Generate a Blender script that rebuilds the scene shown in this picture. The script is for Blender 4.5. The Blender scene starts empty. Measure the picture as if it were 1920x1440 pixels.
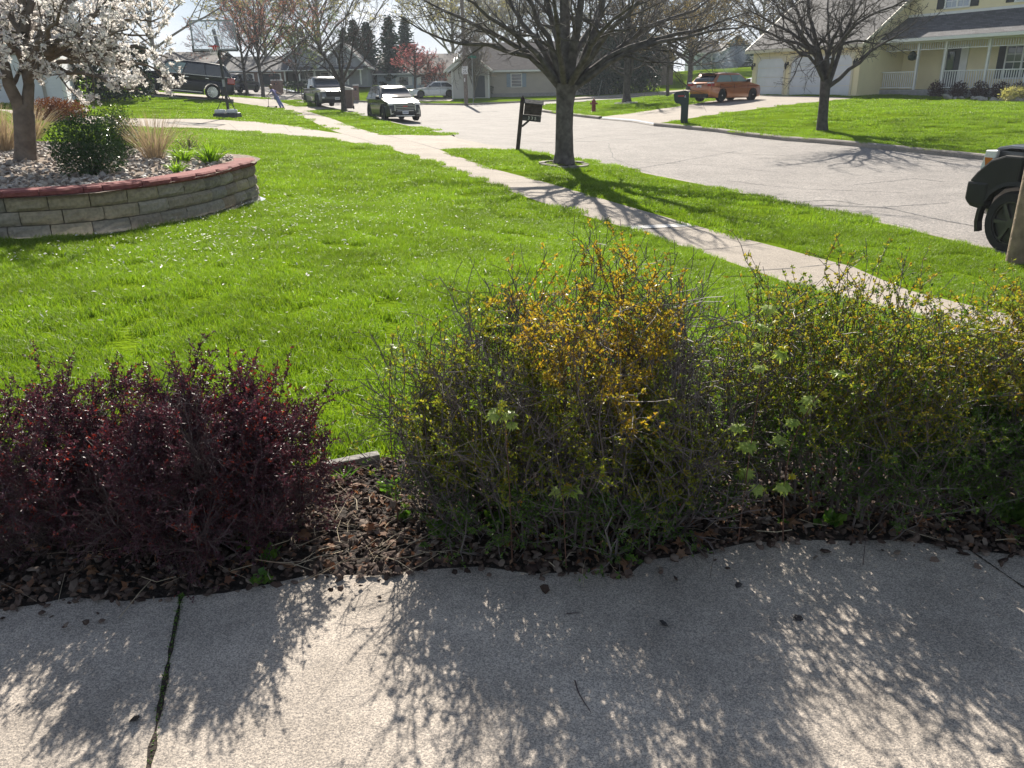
import bpy, bmesh, math, random
import numpy as np
from mathutils import Vector, Matrix
from mathutils.geometry import delaunay_2d_cdt
R = math.radians
SC = bpy.context.scene
COL = SC.collection
rnd = random.Random(7)
# ------------------------------------------------------------------ camera
EYE = 1.6
FPX = 1500.0                       # focal length in pixels of a 1920 wide picture
PITCH = math.atan(560 / FPX)
ROLL = R(1.0)
fw = np.array([0, math.cos(PITCH), -math.sin(PITCH)])
up0 = np.array([0, math.sin(PITCH), math.cos(PITCH)])
rt0 = np.array([1.0, 0, 0])
rt = rt0 * math.cos(ROLL) - up0 * math.sin(ROLL)
up = up0 * math.cos(ROLL) + rt0 * math.sin(ROLL)
cam = bpy.data.cameras.new('camera')
camo = bpy.data.objects.new('camera', cam)
COL.objects.link(camo)
cam.sensor_width = 36
cam.lens = 36 * FPX / 1920
cam.clip_start = 0.05
cam.clip_end = 2000
camo.matrix_world = Matrix(((rt[0], up[0], -fw[0], 0), (rt[1], up[1], -fw[1], 0), (rt[2], up[2], -fw[2], EYE), (0, 0, 0, 1)))
SC.camera = camo
# ------------------------------------------------------------------ world and sun
SUN_EL, SUN_AZ = R(34), R(-6)      # azimuth from +Y, towards -X when negative
wd = bpy.data.worlds.new('World')
SC.world = wd
wd.use_nodes = True
nt = wd.node_tree
bg = nt.nodes['Background']
sky = nt.nodes.new('ShaderNodeTexSky')
sky.sky_type = 'NISHITA'
sky.sun_disc = False
sky.sun_elevation = SUN_EL
sky.sun_rotation = SUN_AZ
sky.dust_density = 1.0
tc = nt.nodes.new('ShaderNodeTexCoord')
mp = nt.nodes.new('ShaderNodeMapping')
mp.inputs['Scale'].default_value = (1.0, 1.0, 3.2)
nz = nt.nodes.new('ShaderNodeTexNoise')
nz.inputs['Scale'].default_value = 4.2
nz.inputs['Detail'].default_value = 7
nz.inputs['Roughness'].default_value = 0.55
cr = nt.nodes.new('ShaderNodeValToRGB')
cr.color_ramp.elements[0].position = 0.43
cr.color_ramp.elements[1].position = 0.66
mx = nt.nodes.new('ShaderNodeMixRGB')
mx.inputs['Color2'].default_value = (11.0, 11.3, 11.8, 1)
L = nt.links.new
L(tc.outputs['Generated'], mp.inputs['Vector'])
L(mp.outputs['Vector'], nz.inputs['Vector'])
L(nz.outputs['Fac'], cr.inputs['Fac'])
sz = nt.nodes.new('ShaderNodeSeparateXYZ')
mz = nt.nodes.new('ShaderNodeMapRange')     # the bank of cloud lies low, clear sky overhead
mz.inputs['From Min'].default_value = .22
mz.inputs['From Max'].default_value = .5
mz.inputs['To Min'].default_value = 1
mz.inputs['To Max'].default_value = .12
ml_ = nt.nodes.new('ShaderNodeMath')
ml_.operation = 'MULTIPLY'
L(tc.outputs['Generated'], sz.inputs[0])
L(sz.outputs['Z'], mz.inputs['Value'])
L(cr.outputs['Color'], ml_.inputs[0])
L(mz.outputs['Result'], ml_.inputs[1])
hzn = nt.nodes.new('ShaderNodeMapRange')    # pale haze along the horizon
hzn.inputs['From Min'].default_value = .0
hzn.inputs['From Max'].default_value = .075
hzn.inputs['To Min'].default_value = .95
hzn.inputs['To Max'].default_value = 0
mxx = nt.nodes.new('ShaderNodeMath')
mxx.operation = 'MAXIMUM'
L(sz.outputs['Z'], hzn.inputs['Value'])
L(hzn.outputs['Result'], mxx.inputs[0])
L(ml_.outputs[0], mxx.inputs[1])
L(mxx.outputs[0], mx.inputs['Fac'])
blu = nt.nodes.new('ShaderNodeMixRGB')      # pale blue of the low sky
blu.inputs['Color2'].default_value = (5.2, 6.7, 8.6, 1)
blf = nt.nodes.new('ShaderNodeMath')
blf.operation = 'MULTIPLY'
blf.inputs[1].default_value = .8
L(sky.outputs['Color'], blu.inputs['Color1'])
L(blf.outputs[0], blu.inputs['Fac'])
L(blu.outputs['Color'], mx.inputs['Color1'])
L(mz.outputs['Result'], blf.inputs[0])
L(mx.outputs['Color'], bg.inputs['Color'])
bg.inputs['Strength'].default_value = 0.047
sl = bpy.data.lights.new('sun', 'SUN')
sl.energy = 5.0
sl.angle = R(0.53)
sl.color = (1.0, 0.93, 0.82)
so = bpy.data.objects.new('sun', sl)
COL.objects.link(so)
SUNDIR = Vector((math.sin(SUN_AZ) * math.cos(SUN_EL), math.cos(SUN_AZ) * math.cos(SUN_EL), math.sin(SUN_EL)))
so.rotation_euler = SUNDIR.to_track_quat('Z', 'Y').to_euler()
so.location = (0, 20, 40)
SC.view_settings.view_transform = 'Standard'
SC.view_settings.look = 'None'
SC.view_settings.gamma = 1
SC.view_settings.exposure = 1.14
SC.cycles.max_bounces = 6
SC.cycles.diffuse_bounces = 3
SC.cycles.glossy_bounces = 3
SC.cycles.transmission_bounces = 4
SC.cycles.transparent_max_bounces = 8
SC.cycles.use_denoising = True
SC.cycles.volume_bounces = 0
SC.cycles.volume_step_rate = 2
# ------------------------------------------------------------------ picture rays
def ray(x, y):
    return fw + rt * ((x - 960) / FPX) - up * ((y - 720) / FPX)
def gp(x, y, z=0.0):
    d = ray(x, y)
    t = (z - EYE) / d[2]
    return np.array([d[0] * t, d[1] * t, z])
def at(x, y, Y):                   # the point of a picture ray at distance Y
    d = ray(x, y)
    return np.array([0, 0, EYE]) + d * (Y / d[1])
# ------------------------------------------------------------------ naming helpers
def tag(o, label=None, cat=None, group=None, kind=None):
    if label: o['label'] = label
    if cat: o['category'] = cat
    if group: o['group'] = group
    if kind: o['kind'] = kind
    return o
def empty(name, loc=(0, 0, 0), rz=0.0, label=None, cat=None, group=None):
    o = bpy.data.objects.new(name, None)
    COL.objects.link(o)
    o.location = loc
    o.rotation_euler = (0, 0, rz)
    o.empty_display_size = 0.2
    return tag(o, label, cat, group)
def copy_tree(o, parent=None):
    c = o.copy()
    COL.objects.link(c)
    if parent: c.parent = parent
    for ch in list(o.children):
        copy_tree(ch, c)
    return c
# ------------------------------------------------------------------ mesh builder
class MB:
    def __init__(s):
        s.v, s.f, s.m = [], [], []
        s.nv = 0
        s.chunks = []              # (verts Nx3, faces MxK, mat)
    def add(s, vs, fs, mat=0):
        b = s.nv
        s.v += [tuple(q) for q in vs]
        s.nv += len(vs)
        s.f += [tuple(b + i for i in f) for f in fs]
        s.m += [mat] * len(fs)
        return s
    def arr(s, V, F, mat=0):
        s.chunks.append((np.asarray(V, float).reshape(-1, 3), np.asarray(F, int), mat))
        return s
    def box(s, c, d, mat=0, rz=0.0, M=None, taper=1.0):
        x, y, z = d[0] / 2, d[1] / 2, d[2] / 2
        P = [(-x, -y, -z), (x, -y, -z), (x, y, -z), (-x, y, -z), (-x * taper, -y * taper, z), (x * taper, -y * taper, z), (x * taper, y * taper, z), (-x * taper, y * taper, z)]
        if M is None:
            cs, sn = math.cos(rz), math.sin(rz)
            P = [(c[0] + a * cs - b * sn, c[1] + a * sn + b * cs, c[2] + e) for a, b, e in P]
        else:
            P = [tuple(Vector(c) + M @ Vector(q)) for q in P]
        return s.add(P, [(0, 3, 2, 1), (4, 5, 6, 7), (0, 1, 5, 4), (1, 2, 6, 5), (2, 3, 7, 6), (3, 0, 4, 7)], mat)
    def bar(s, a, b, w, h, mat=0, upv=(0, 0, 1)):      # a beam from a to b
        a, b = Vector(a), Vector(b)
        d = (b - a)
        ln = d.length
        d.normalize()
        u = Vector(upv)
        if abs(d.dot(u)) > .98: u = Vector((0, 1, 0))
        sd = d.cross(u).normalized()
        u = sd.cross(d)
        return s.box((a + b) / 2, (ln, w, h), mat, M=Matrix((d, sd, u)).transposed())
    def prism(s, poly, y0, y1, mat=0, axis='y'):       # polygon in xz (axis y), xy (axis z) or yz (axis x)
        n = len(poly)
        def pt(p, t):
            return (p[0], t, p[1]) if axis == 'y' else ((p[0], p[1], t) if axis == 'z' else (t, p[0], p[1]))
        V = [pt(p, y0) for p in poly] + [pt(p, y1) for p in poly]
        F = [tuple(range(n)), tuple(range(2 * n - 1, n - 1, -1))] + [(i, (i + 1) % n, n + (i + 1) % n, n + i) for i in range(n)]
        return s.add(V, F, mat)
    def lathe(s, prof, n=16, c=(0, 0, 0), mat=0, axis='z'):   # profile of (radius, height)
        V = []
        for r, h in prof:
            for k in range(n):
                a = 2 * math.pi * k / n
                x, y = r * math.cos(a), r * math.sin(a)
                q = (x, y, h) if axis == 'z' else ((x, h, y) if axis == 'y' else (h, x, y))
                V.append((c[0] + q[0], c[1] + q[1], c[2] + q[2]))
        F = []
        for i in range(len(prof) - 1):
            for k in range(n):
                a, b = i * n + k, i * n + (k + 1) % n
                F.append((a, b, b + n, a + n))
        F.append(tuple(range(n - 1, -1, -1)))
        F.append(tuple(range((len(prof) - 1) * n, len(prof) * n)))
        return s.add(V, F, mat)
    def tube(s, pts, rad, n=8, mat=0):
        P = np.array(pts, float)[None]
        rr = np.array(rad if hasattr(rad, '__len__') else [rad] * len(pts), float)[None]
        return tubes(s, P, rr, n, mat)
    def build(s, name, mats, parent=None, smooth=False, tri=False):
        V = [np.array(s.v, float).reshape(-1, 3)]
        loops, starts, tot, mi = [], [], [], []
        pos = 0
        if s.f:
            ln = np.array([len(f) for f in s.f])
            loops.append(np.fromiter((i for f in s.f for i in f), int))
            starts.append(np.concatenate(([0], np.cumsum(ln)[:-1])))
            tot.append(ln)
            mi.append(np.array(s.m))
            pos = int(ln.sum())
        nb = s.nv
        for cv, cf, cm in s.chunks:
            if len(cf) == 0: continue
            V.append(cv)
            loops.append((cf + nb).ravel())
            k = cf.shape[1]
            starts.append(pos + np.arange(len(cf)) * k)
            tot.append(np.full(len(cf), k))
            mi.append(np.full(len(cf), cm))
            pos += cf.size
            nb += len(cv)
        V = np.concatenate(V)
        me = bpy.data.meshes.new(name)
        me.vertices.add(len(V))
        me.vertices.foreach_set('co', V.ravel())
        loops = np.concatenate(loops)
        me.loops.add(len(loops))
        me.loops.foreach_set('vertex_index', loops.astype(np.int32))
        st = np.concatenate(starts).astype(np.int32)
        me.polygons.add(len(st))
        me.polygons.foreach_set('loop_start', st)
        try: me.polygons.foreach_set('loop_total', np.concatenate(tot).astype(np.int32))
        except Exception: pass
        me.polygons.foreach_set('material_index', np.concatenate(mi).astype(np.int32))
        me.polygons.foreach_set('use_smooth', np.full(len(st), smooth))
        for m in (mats if isinstance(mats, (list, tuple)) else [mats]):
            me.materials.append(m)
        me.update(calc_edges=True)
        me.validate()
        o = bpy.data.objects.new(name, me)
        COL.objects.link(o)
        if parent: o.parent = parent
        return o
def bevel(o, w, seg=2, ang=35):
    bm = bmesh.new()
    bm.from_mesh(o.data)
    bmesh.ops.remove_doubles(bm, verts=bm.verts, dist=1e-5)
    ed = [e for e in bm.edges if len(e.link_faces) == 2 and e.calc_face_angle(0) > R(ang)]
    bmesh.ops.bevel(bm, geom=ed, offset=w, segments=seg, profile=.6, affect='EDGES', clamp_overlap=True)
    bm.to_mesh(o.data)
    bm.free()
    return o
# ------------------------------------------------------------------ branches, vectorised
def nrm(a):
    return a / np.maximum(np.linalg.norm(a, axis=-1, keepdims=True), 1e-9)
def tubes(mb, P, Rr, S=5, mat=0):
    B, K, _ = P.shape
    T = np.empty_like(P)
    T[:, 1:-1] = P[:, 2:] - P[:, :-2]
    T[:, 0] = P[:, 1] - P[:, 0]
    T[:, -1] = P[:, -1] - P[:, -2]
    T = nrm(T)
    mT = nrm(P[:, -1] - P[:, 0])
    ref = np.where(np.abs(mT[:, 2:3]) < .8, np.array([[0, 0, 1.0]]), np.array([[1.0, 0.13, 0]]))[:, None, :]
    U = nrm(np.cross(T, np.broadcast_to(ref, T.shape)))
    W_ = np.cross(T, U)
    a = np.arange(S) * 2 * math.pi / S
    V = P[:, :, None, :] + Rr[:, :, None, None] * (np.cos(a)[None, None, :, None] * U[:, :, None, :] + np.sin(a)[None, None, :, None] * W_[:, :, None, :])
    base = (np.arange(B) * K * S)[:, None, None]
    k = (np.arange(K - 1) * S)[None, :, None]
    j = np.arange(S)[None, None, :]
    j2 = (j + 1) % S
    F = np.stack([base + k + j, base + k + j2, base + k + S + j2, base + k + S + j], -1).reshape(-1, 4)
    mb.arr(V.reshape(-1, 3), F, mat)
    return mb
def resample(pts, K):
    P = np.array(pts, float)
    d = np.concatenate(([0], np.cumsum(np.linalg.norm(np.diff(P, axis=0), axis=1))))
    t = np.linspace(0, d[-1], K)
    out = np.stack([np.interp(t, d, P[:, i]) for i in range(3)], 1)
    for _ in range(2):
        out[1:-1] = .5 * out[1:-1] + .25 * (out[:-2] + out[2:])
    return out
def spawn(P, Rr, n, g, t0=.25, t1=1.0, ang=(45, 12), ln=(.5, .2), K=4, wander=.15, trop=(0, 0, .1), rr=.6, rtip=.002, abs_len=False, fall=.5):
    B, Kp, _ = P.shape
    idx = np.repeat(np.arange(B), n)
    t = (np.tile(np.arange(n), B) + g.random(B * n)) / n * (t1 - t0) + t0
    f = np.clip(t * (Kp - 1), 0, Kp - 1 - 1e-6)
    i = f.astype(int)
    u = (f - i)[:, None]
    p0, p1 = P[idx, i], P[idx, i + 1]
    S = p0 * (1 - u) + p1 * u
    T = nrm(p1 - p0)
    r0 = (Rr[idx, i] * (1 - u[:, 0]) + Rr[idx, i + 1] * u[:, 0]) * rr
    pl = np.linalg.norm(P[:, 1:] - P[:, :-1], axis=2).sum(1)[idx]
    q = nrm(np.cross(T, nrm(g.normal(size=T.shape))))
    a = np.radians(g.normal(ang[0], ang[1], len(idx)))[:, None]
    D = np.cos(a) * T + np.sin(a) * q
    ll = np.abs(g.normal(ln[0], ln[1], len(idx))) * (1 if abs_len else pl) * (1 - fall * t)
    ll = np.maximum(ll, .02 if not abs_len else ln[0] * .25)
    out = np.empty((len(idx), K, 3))
    out[:, 0] = S
    tr = np.array(trop)[None]
    for k in range(1, K):
        D = nrm(D + g.normal(size=D.shape) * wander + tr)
        out[:, k] = out[:, k - 1] + D * (ll / (K - 1))[:, None]
    s = np.linspace(0, 1, K)[None]
    r0 = np.maximum(r0, rtip)
    return out, r0[:, None] * (1 - s) + rtip * s
def leafs(mb, pos, dirs, ln, wd_, g, mat=0, nrmv=None, fold=0.0):     # kite shaped leaves
    N = len(pos)
    d = nrm(dirs)
    rv = nrm(g.normal(size=(N, 3))) if nrmv is None else nrm(nrmv + g.normal(size=(N, 3)) * .35)
    sd = nrm(np.cross(d, rv))
    nn = np.cross(sd, d)
    ln = np.broadcast_to(ln, (N,))[:, None]
    w = np.broadcast_to(wd_, (N,))[:, None]
    A = pos
    Bv = pos + d * ln * .5 + sd * w * .5 + nn * w * fold
    C = pos + d * ln
    E_ = pos + d * ln * .5 - sd * w * .5 + nn * w * fold
    V = np.stack([A, Bv, C, E_], 1).reshape(-1, 3)
    F = np.arange(N * 4).reshape(N, 4)
    mb.arr(V, F, mat)
def along(P, g, step, jitter=.3, t0=0.0):          # points and tangents every step metres along the branches
    seg = P[:, 1:] - P[:, :-1]
    l = np.linalg.norm(seg, axis=2)
    if t0 > 0:
        k0 = int(t0 * seg.shape[1])
        seg, l, base = seg[:, k0:], l[:, k0:], P[:, k0:-1]
    else:
        base = P[:, :-1]
    sf, lf, bf = seg.reshape(-1, 3), l.ravel(), base.reshape(-1, 3)
    n = np.floor(lf / step + g.random(len(lf))).astype(int)
    idx = np.repeat(np.arange(len(lf)), n)
    u = g.random(len(idx))[:, None]
    return bf[idx] + sf[idx] * u, nrm(sf[idx])
# ------------------------------------------------------------------ materials
def newmat(name):
    m = bpy.data.materials.new(name)
    m.use_nodes = True
    return m, m.node_tree, m.node_tree.nodes['Principled BSDF']
def setp(b, **k):
    for n, v in k.items():
        n = n.replace('_', ' ')
        if n in b.inputs: b.inputs[n].default_value = v
def c4(c): return (c[0], c[1], c[2], 1)
def mat(name, col, rough=.7, metal=0., spec=.4, var=.12, vs=6., bump=0., bs=40., col2=None, coat=0., detail=4):
    m, t, b = newmat(name)
    setp(b, Roughness=rough, Metallic=metal, Coat_Weight=coat, Coat_Roughness=.04)
    b.inputs['Specular IOR Level'].default_value = spec
    tc = t.nodes.new('ShaderNodeTexCoord')
    n = t.nodes.new('ShaderNodeTexNoise')
    n.inputs['Scale'].default_value = vs
    n.inputs['Detail'].default_value = detail
    t.links.new(tc.outputs['Object'], n.inputs['Vector'])
    r = t.nodes.new('ShaderNodeValToRGB')
    a = [max(0, q * (1 - var)) for q in col]
    z = [min(1, q * (1 + var)) for q in (col2 or col)]
    r.color_ramp.elements[0].color = c4(a)
    r.color_ramp.elements[1].color = c4(z)
    r.color_ramp.elements[0].position = .32
    r.color_ramp.elements[1].position = .68
    t.links.new(n.outputs['Fac'], r.inputs['Fac'])
    t.links.new(r.outputs['Color'], b.inputs['Base Color'])
    if bump:
        n2 = t.nodes.new('ShaderNodeTexNoise')
        n2.inputs['Scale'].default_value = bs
        n2.inputs['Detail'].default_value = 5
        t.links.new(tc.outputs['Object'], n2.inputs['Vector'])
        bp = t.nodes.new('ShaderNodeBump')
        bp.inputs['Strength'].default_value = bump
        bp.inputs['Distance'].default_value = .02
        t.links.new(n2.outputs['Fac'], bp.inputs['Height'])
        t.links.new(bp.outputs['Normal'], b.inputs['Normal'])
    return m
def leafmat(name, cols, trans=.35, rough=.45, spec=.3, tcol=None, world_var=0., wscale=.4, tint=(1.25, 1.3, .6)):
    m, t, b = newmat(name)
    g = t.nodes.new('ShaderNodeNewGeometry')
    r = t.nodes.new('ShaderNodeValToRGB')
    e = r.color_ramp.elements
    while len(e) < len(cols): e.new(.5)
    for i, c in enumerate(cols):
        e[i].position = i / max(1, len(cols) - 1)
        e[i].color = c4(c)
    t.links.new(g.outputs['Random Per Island'], r.inputs['Fac'])
    out = r.outputs['Color']
    if world_var:
        n = t.nodes.new('ShaderNodeTexNoise')
        n.inputs['Scale'].default_value = wscale
        n.inputs['Detail'].default_value = 6
        t.links.new(g.outputs['Position'], n.inputs['Vector'])
        mr = t.nodes.new('ShaderNodeMapRange')
        mr.inputs['From Min'].default_value = .3
        mr.inputs['From Max'].default_value = .7
        mr.inputs['To Min'].default_value = 1 - world_var
        mr.inputs['To Max'].default_value = 1 + world_var
        t.links.new(n.outputs['Fac'], mr.inputs['Value'])
        mm = t.nodes.new('ShaderNodeMixRGB')
        mm.blend_type = 'MULTIPLY'
        mm.inputs['Fac'].default_value = 1
        t.links.new(out, mm.inputs['Color1'])
        t.links.new(mr.outputs['Result'], mm.inputs['Color2'])
        out = mm.outputs['Color']
    t.links.new(out, b.inputs['Base Color'])
    setp(b, Roughness=rough)
    b.inputs['Specular IOR Level'].default_value = spec
    if trans:
        tr = t.nodes.new('ShaderNodeBsdfTranslucent')
        tm = t.nodes.new('ShaderNodeMixRGB')
        tm.blend_type = 'MULTIPLY'
        tm.inputs['Fac'].default_value = 1
        tm.inputs['Color2'].default_value = c4(tint)
        t.links.new(out, tm.inputs['Color1'])
        t.links.new(tm.outputs['Color'], tr.inputs['Color'])
        ms = t.nodes.new('ShaderNodeMixShader')
        ms.inputs['Fac'].default_value = trans
        t.links.new(b.outputs[0], ms.inputs[1])
        t.links.new(tr.outputs[0], ms.inputs[2])
        t.links.new(ms.outputs[0], t.nodes['Material Output'].inputs['Surface'])
    return m
def lapmat(name, col, pitch=.11, rough=.55, depth=.6, var=.05):        # lap siding
    m = mat(name, col, rough, var=var, vs=1.5)
    t = m.node_tree
    b = t.nodes['Principled BSDF']
    tc = t.nodes.new('ShaderNodeTexCoord')
    sx = t.nodes.new('ShaderNodeSeparateXYZ')
    t.links.new(tc.outputs['Object'], sx.inputs[0])
    dv = t.nodes.new('ShaderNodeMath'); dv.operation = 'DIVIDE'
    dv.inputs[1].default_value = pitch
    fr = t.nodes.new('ShaderNodeMath'); fr.operation = 'FRACT'
    t.links.new(sx.outputs['Z'], dv.inputs[0])
    t.links.new(dv.outputs[0], fr.inputs[0])
    bp = t.nodes.new('ShaderNodeBump')
    bp.inputs['Strength'].default_value = depth
    bp.inputs['Distance'].default_value = .03
    bp.invert = True
    t.links.new(fr.outputs[0], bp.inputs['Height'])
    t.links.new(bp.outputs['Normal'], b.inputs['Normal'])
    return m
def shinglemat(name, col, var=.25):
    m, t, b = newmat(name)
    tc = t.nodes.new('ShaderNodeTexCoord')
    br = t.nodes.new('ShaderNodeTexBrick')
    sx = t.nodes.new('ShaderNodeSeparateXYZ')
    cx = t.nodes.new('ShaderNodeCombineXYZ')
    ad = t.nodes.new('ShaderNodeMath'); ad.operation = 'ADD'
    t.links.new(tc.outputs['Object'], sx.inputs[0])
    t.links.new(sx.outputs['X'], ad.inputs[0])
    t.links.new(sx.outputs['Y'], ad.inputs[1])
    t.links.new(ad.outputs[0], cx.inputs['X'])
    t.links.new(sx.outputs['Z'], cx.inputs['Y'])
    t.links.new(cx.outputs[0], br.inputs['Vector'])
    br.inputs['Scale'].default_value = 1
    br.inputs['Brick Width'].default_value = .3
    br.inputs['Row Height'].default_value = .085
    br.inputs['Mortar Size'].default_value = .006
    br.inputs['Color1'].default_value = c4([q * (1 - var) for q in col])
    br.inputs['Color2'].default_value = c4([q * (1 + var) for q in col])
    br.inputs['Mortar'].default_value = c4([q * .45 for q in col])
    t.links.new(br.outputs['Color'], b.inputs['Base Color'])
    setp(b, Roughness=.9)
    return m
def glassmat(name, col=(.02, .025, .03), rough=.04):
    m, t, b = newmat(name)
    setp(b, Base_Color=c4(col), Roughness=rough)
    b.inputs['Specular IOR Level'].default_value = .9
    n = t.nodes.new('ShaderNodeTexNoise')
    n.inputs['Scale'].default_value = 1.3
    bp = t.nodes.new('ShaderNodeBump')
    bp.inputs['Strength'].default_value = .04
    t.links.new(n.outputs['Fac'], bp.inputs['Height'])
    t.links.new(bp.outputs['Normal'], b.inputs['Normal'])
    return m
# ------------------------------------------------------------------ terrain heights
CPX = [  # picture points whose ground height is known from the size of what stands there
    (0, 448, .12), (200, 440, .12), (330, 418, .10), (440, 395, .08), (482, 372, .05), (700, 500, 0.), (600, 300, .02), (760, 420, -.05), (400, 620, .02), (1000, 480, -.3),
    (643, 251, .0), (760, 290, -.15), (990, 365, -.5), (1240, 447, -.75), (1400, 500, -.82), (1540, 545, -.85), (1057, 308, -.42), (970, 282, -.2), (1885, 476, -.72), (1640, 415, -.68),
    (1860, 292, -.45), (1500, 258, -.28), (1235, 231, -.1), (1540, 245, -.18), (1330, 193, .5), (1112, 209, .1), (1128, 219, .0),
    (735, 228, .0), (845, 253, -.08), (660, 203, .28), (590, 195, .4), (520, 203, .48), (570, 220, .3), (425, 220, .37), (250, 222, .55), (147, 217, .8), (360, 243, .25),
    (345, 184, 1.2), (530, 186, 1.0), (871, 194, .2), (973, 190, .3), (786, 193, .25), (1080, 190, .4), (1303, 172, .75), (1640, 215, .35), (1800, 240, .0)]
CW = [(0, 0, 0), (-3, 0, 0), (3, 0, 0), (0, 2.6, 0), (-3, 2.6, .02), (2.6, 2.6, -.02), (0, -6, 0), (-8, -6, .1), (8, -6, -.2), (-2, 4.5, .01), (0, 4.2, -.02), (-5, 5, .08), (-14, 4, .4), (10, 5, -.95), (-30, 10, 1.4),
      (20, 5, -1.0), (30, 15, -.4), (-40, 50, 3.5), (-22, 22, 1.5), (-60, 90, 5), (0, 100, 1.2), (-20, 85, 1.5), (30, 110, 3.2), (60, 110, 4.5), (60, 40, 2.0), (16.05, 56, .74), (19.8, 48, .70), (24, 40, .5), (27, 34, .5), (23, 44, .62), (30, 30, .6), (22, 62, 1.0), (0, 180, 2), (120, 180, 6), (-120, 180, 6), (-120, 0, 4), (120, 0, 2), (0, -80, 0), (0, 320, 3), (-250, 320, 6), (250, 320, 6), (250, -60, 2), (-250, -60, 4)]
_cp = np.array([[*gp(x, y, z)] for x, y, z in CPX] + [list(map(float, q)) for q in CW])
def _phi(d): return d
def _solve():
    X = _cp[:, :2]
    n = len(X)
    D = np.linalg.norm(X[:, None] - X[None], axis=2)
    A = np.zeros((n + 3, n + 3))
    A[:n, :n] = np.sqrt(D * D + 4.0) + np.eye(n) * -.5
    A[:n, n] = 1; A[:n, n + 1:] = X
    A[n, :n] = 1; A[n + 1:, :n] = X.T
    b = np.concatenate((_cp[:, 2], np.zeros(3)))
    return np.linalg.solve(A, b)
_w = _solve()
def hz(x, y):
    x = np.asarray(x, float); y = np.asarray(y, float)
    q = np.stack([x.ravel(), y.ravel()], 1)
    D2 = ((q[:, None] - _cp[None, :, :2]) ** 2).sum(2)
    n = len(_cp)
    z = np.sqrt(D2 + 4.0) @ _w[:n] + _w[n] + q @ _w[n + 1:]
    # flat concrete and bed in front of the camera
    f = np.clip((q[:, 1] - 2.7) / 2.2, 0, 1)
    f = np.maximum(f, np.clip((np.abs(q[:, 0]) - 3.2) / 2.5, 0, 1))
    f = f * f * (3 - 2 * f)
    z = z * f
    return z.reshape(x.shape)
def h1(x, y): return float(hz([x], [y])[0])
_ts = np.concatenate((np.geomspace(1.0, 400, 900),))
def T(px, py):                     # picture point -> ground point
    d = ray(px, py)
    dh = d / math.hypot(d[0], d[1])
    P = np.array([0, 0, EYE])[None] + dh[None] * _ts[:, None]
    e = P[:, 2] - hz(P[:, 0], P[:, 1])
    k = np.argmax(e < 0)
    if e[k] >= 0: k = len(e) - 1
    a, b = e[k - 1], e[k]
    u = a / (a - b) if a != b else 0
    q = P[k - 1] * (1 - u) + P[k] * u
    return np.array([q[0], q[1], h1(q[0], q[1])])
def TP(l): return [tuple(T(x, y)[:2]) for x, y in l]
# ------------------------------------------------------------------ ground regions
BEDF = [gp(x, y)[:2] for x, y in [(0, 1142), (60, 1135), (130, 1120), (230, 1127), (340, 1118), (420, 1112), (520, 1092), (590, 1076), (700, 1080), (800, 1068), (900, 1062), (1000, 1076), (1100, 1072), (1180, 1078), (1210, 1050), (1300, 1040), (1400, 1018), (1500, 1012), (1600, 1014), (1700, 1012), (1800, 1030), (1920, 1042)]]
BEDF = [(-6, 2.25), (-3, 2.24)] + [tuple(p) for p in BEDF] + [(2.6, 2.44), (4.2, 2.5), (6, 2.5)]
BEDB = [(-6, 3.22), (-3, 3.2), (-1.4, 3.18), (-.84, 3.24), (-.62, 3.32), (.2, 3.36), (1, 3.4), (2, 3.42), (3, 3.4), (4.2, 3.2), (6, 3.0)]
sdir = np.array([.27, -.963])
def ext(p, d, l): return (p[0] + d[0] * l, p[1] + d[1] * l)
SWL = TP([(1540, 545), (1473, 528), (1393, 500), (1329, 477), (1181, 429), (1040, 388), (923, 346), (820, 309), (760, 288), (720, 275), (643, 251), (570, 220), (529, 205), (508, 194), (497, 186)])
SWR = TP([(1703, 544), (1599, 500), (1473, 467), (1308, 424), (1157, 381), (1047, 348), (923, 316), (838, 286), (823, 280), (719, 253), (614, 220), (576, 207), (545, 197), (526, 192), (512, 186)])
SWL = [ext(SWL[0], (.3, -.954), 22), ext(SWL[0], (.3, -.954), 6)] + SWL
SWR = [ext(SWR[0], (.3, -.954), 22), ext(SWR[0], (.3, -.954), 6)] + SWR
NEAR = TP([(1886, 476), (1850, 466), (1640, 415), (1480, 380), (1300, 343), (1100, 300), (1020, 287), (961, 280.5), (900, 268), (857, 259), (845, 253), (786, 240), (715, 224), (640, 207), (612, 200.5), (592, 195)])
NEAR = [ext(NEAR[0], (.3, -.954), 25), ext(NEAR[0], (.3, -.954), 8)] + NEAR
FARC = TP([(1920, 298.5), (1860, 292), (1700, 276), (1476, 257), (1350, 242), (1231, 231)])
FARC = [ext(FARC[0], (.2, -.98), 30), ext(FARC[0], (.2, -.98), 8)] + FARC
GAP = TP([(1231, 231), (1190, 224), (1128, 219)])
COR = TP([(1128, 219), (1021, 206.5), (1012, 201), (1022, 196.5), (1080, 191.7), (1150, 187), (1303, 175)])
SFAR = TP([(1303, 169.5), (1220, 175.8), (1083, 184.7), (1043, 187.2), (973, 190), (871, 194.6), (786, 193.5), (700, 190), (657, 188), (620, 186.5)])
eN = ext(COR[-1], (.62, .78), 60)
eF = ext(SFAR[0], (.62, .78), 60)
wN = ext(NEAR[-1], (-.6, .8), 40)
wF = ext(SFAR[-1], (-.6, .8), 40)
ROAD = NEAR + [wN, wF] + SFAR[::-1] + [eF, eN] + COR[::-1] + GAP[::-1][1:] + FARC[::-1][1:]
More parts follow.
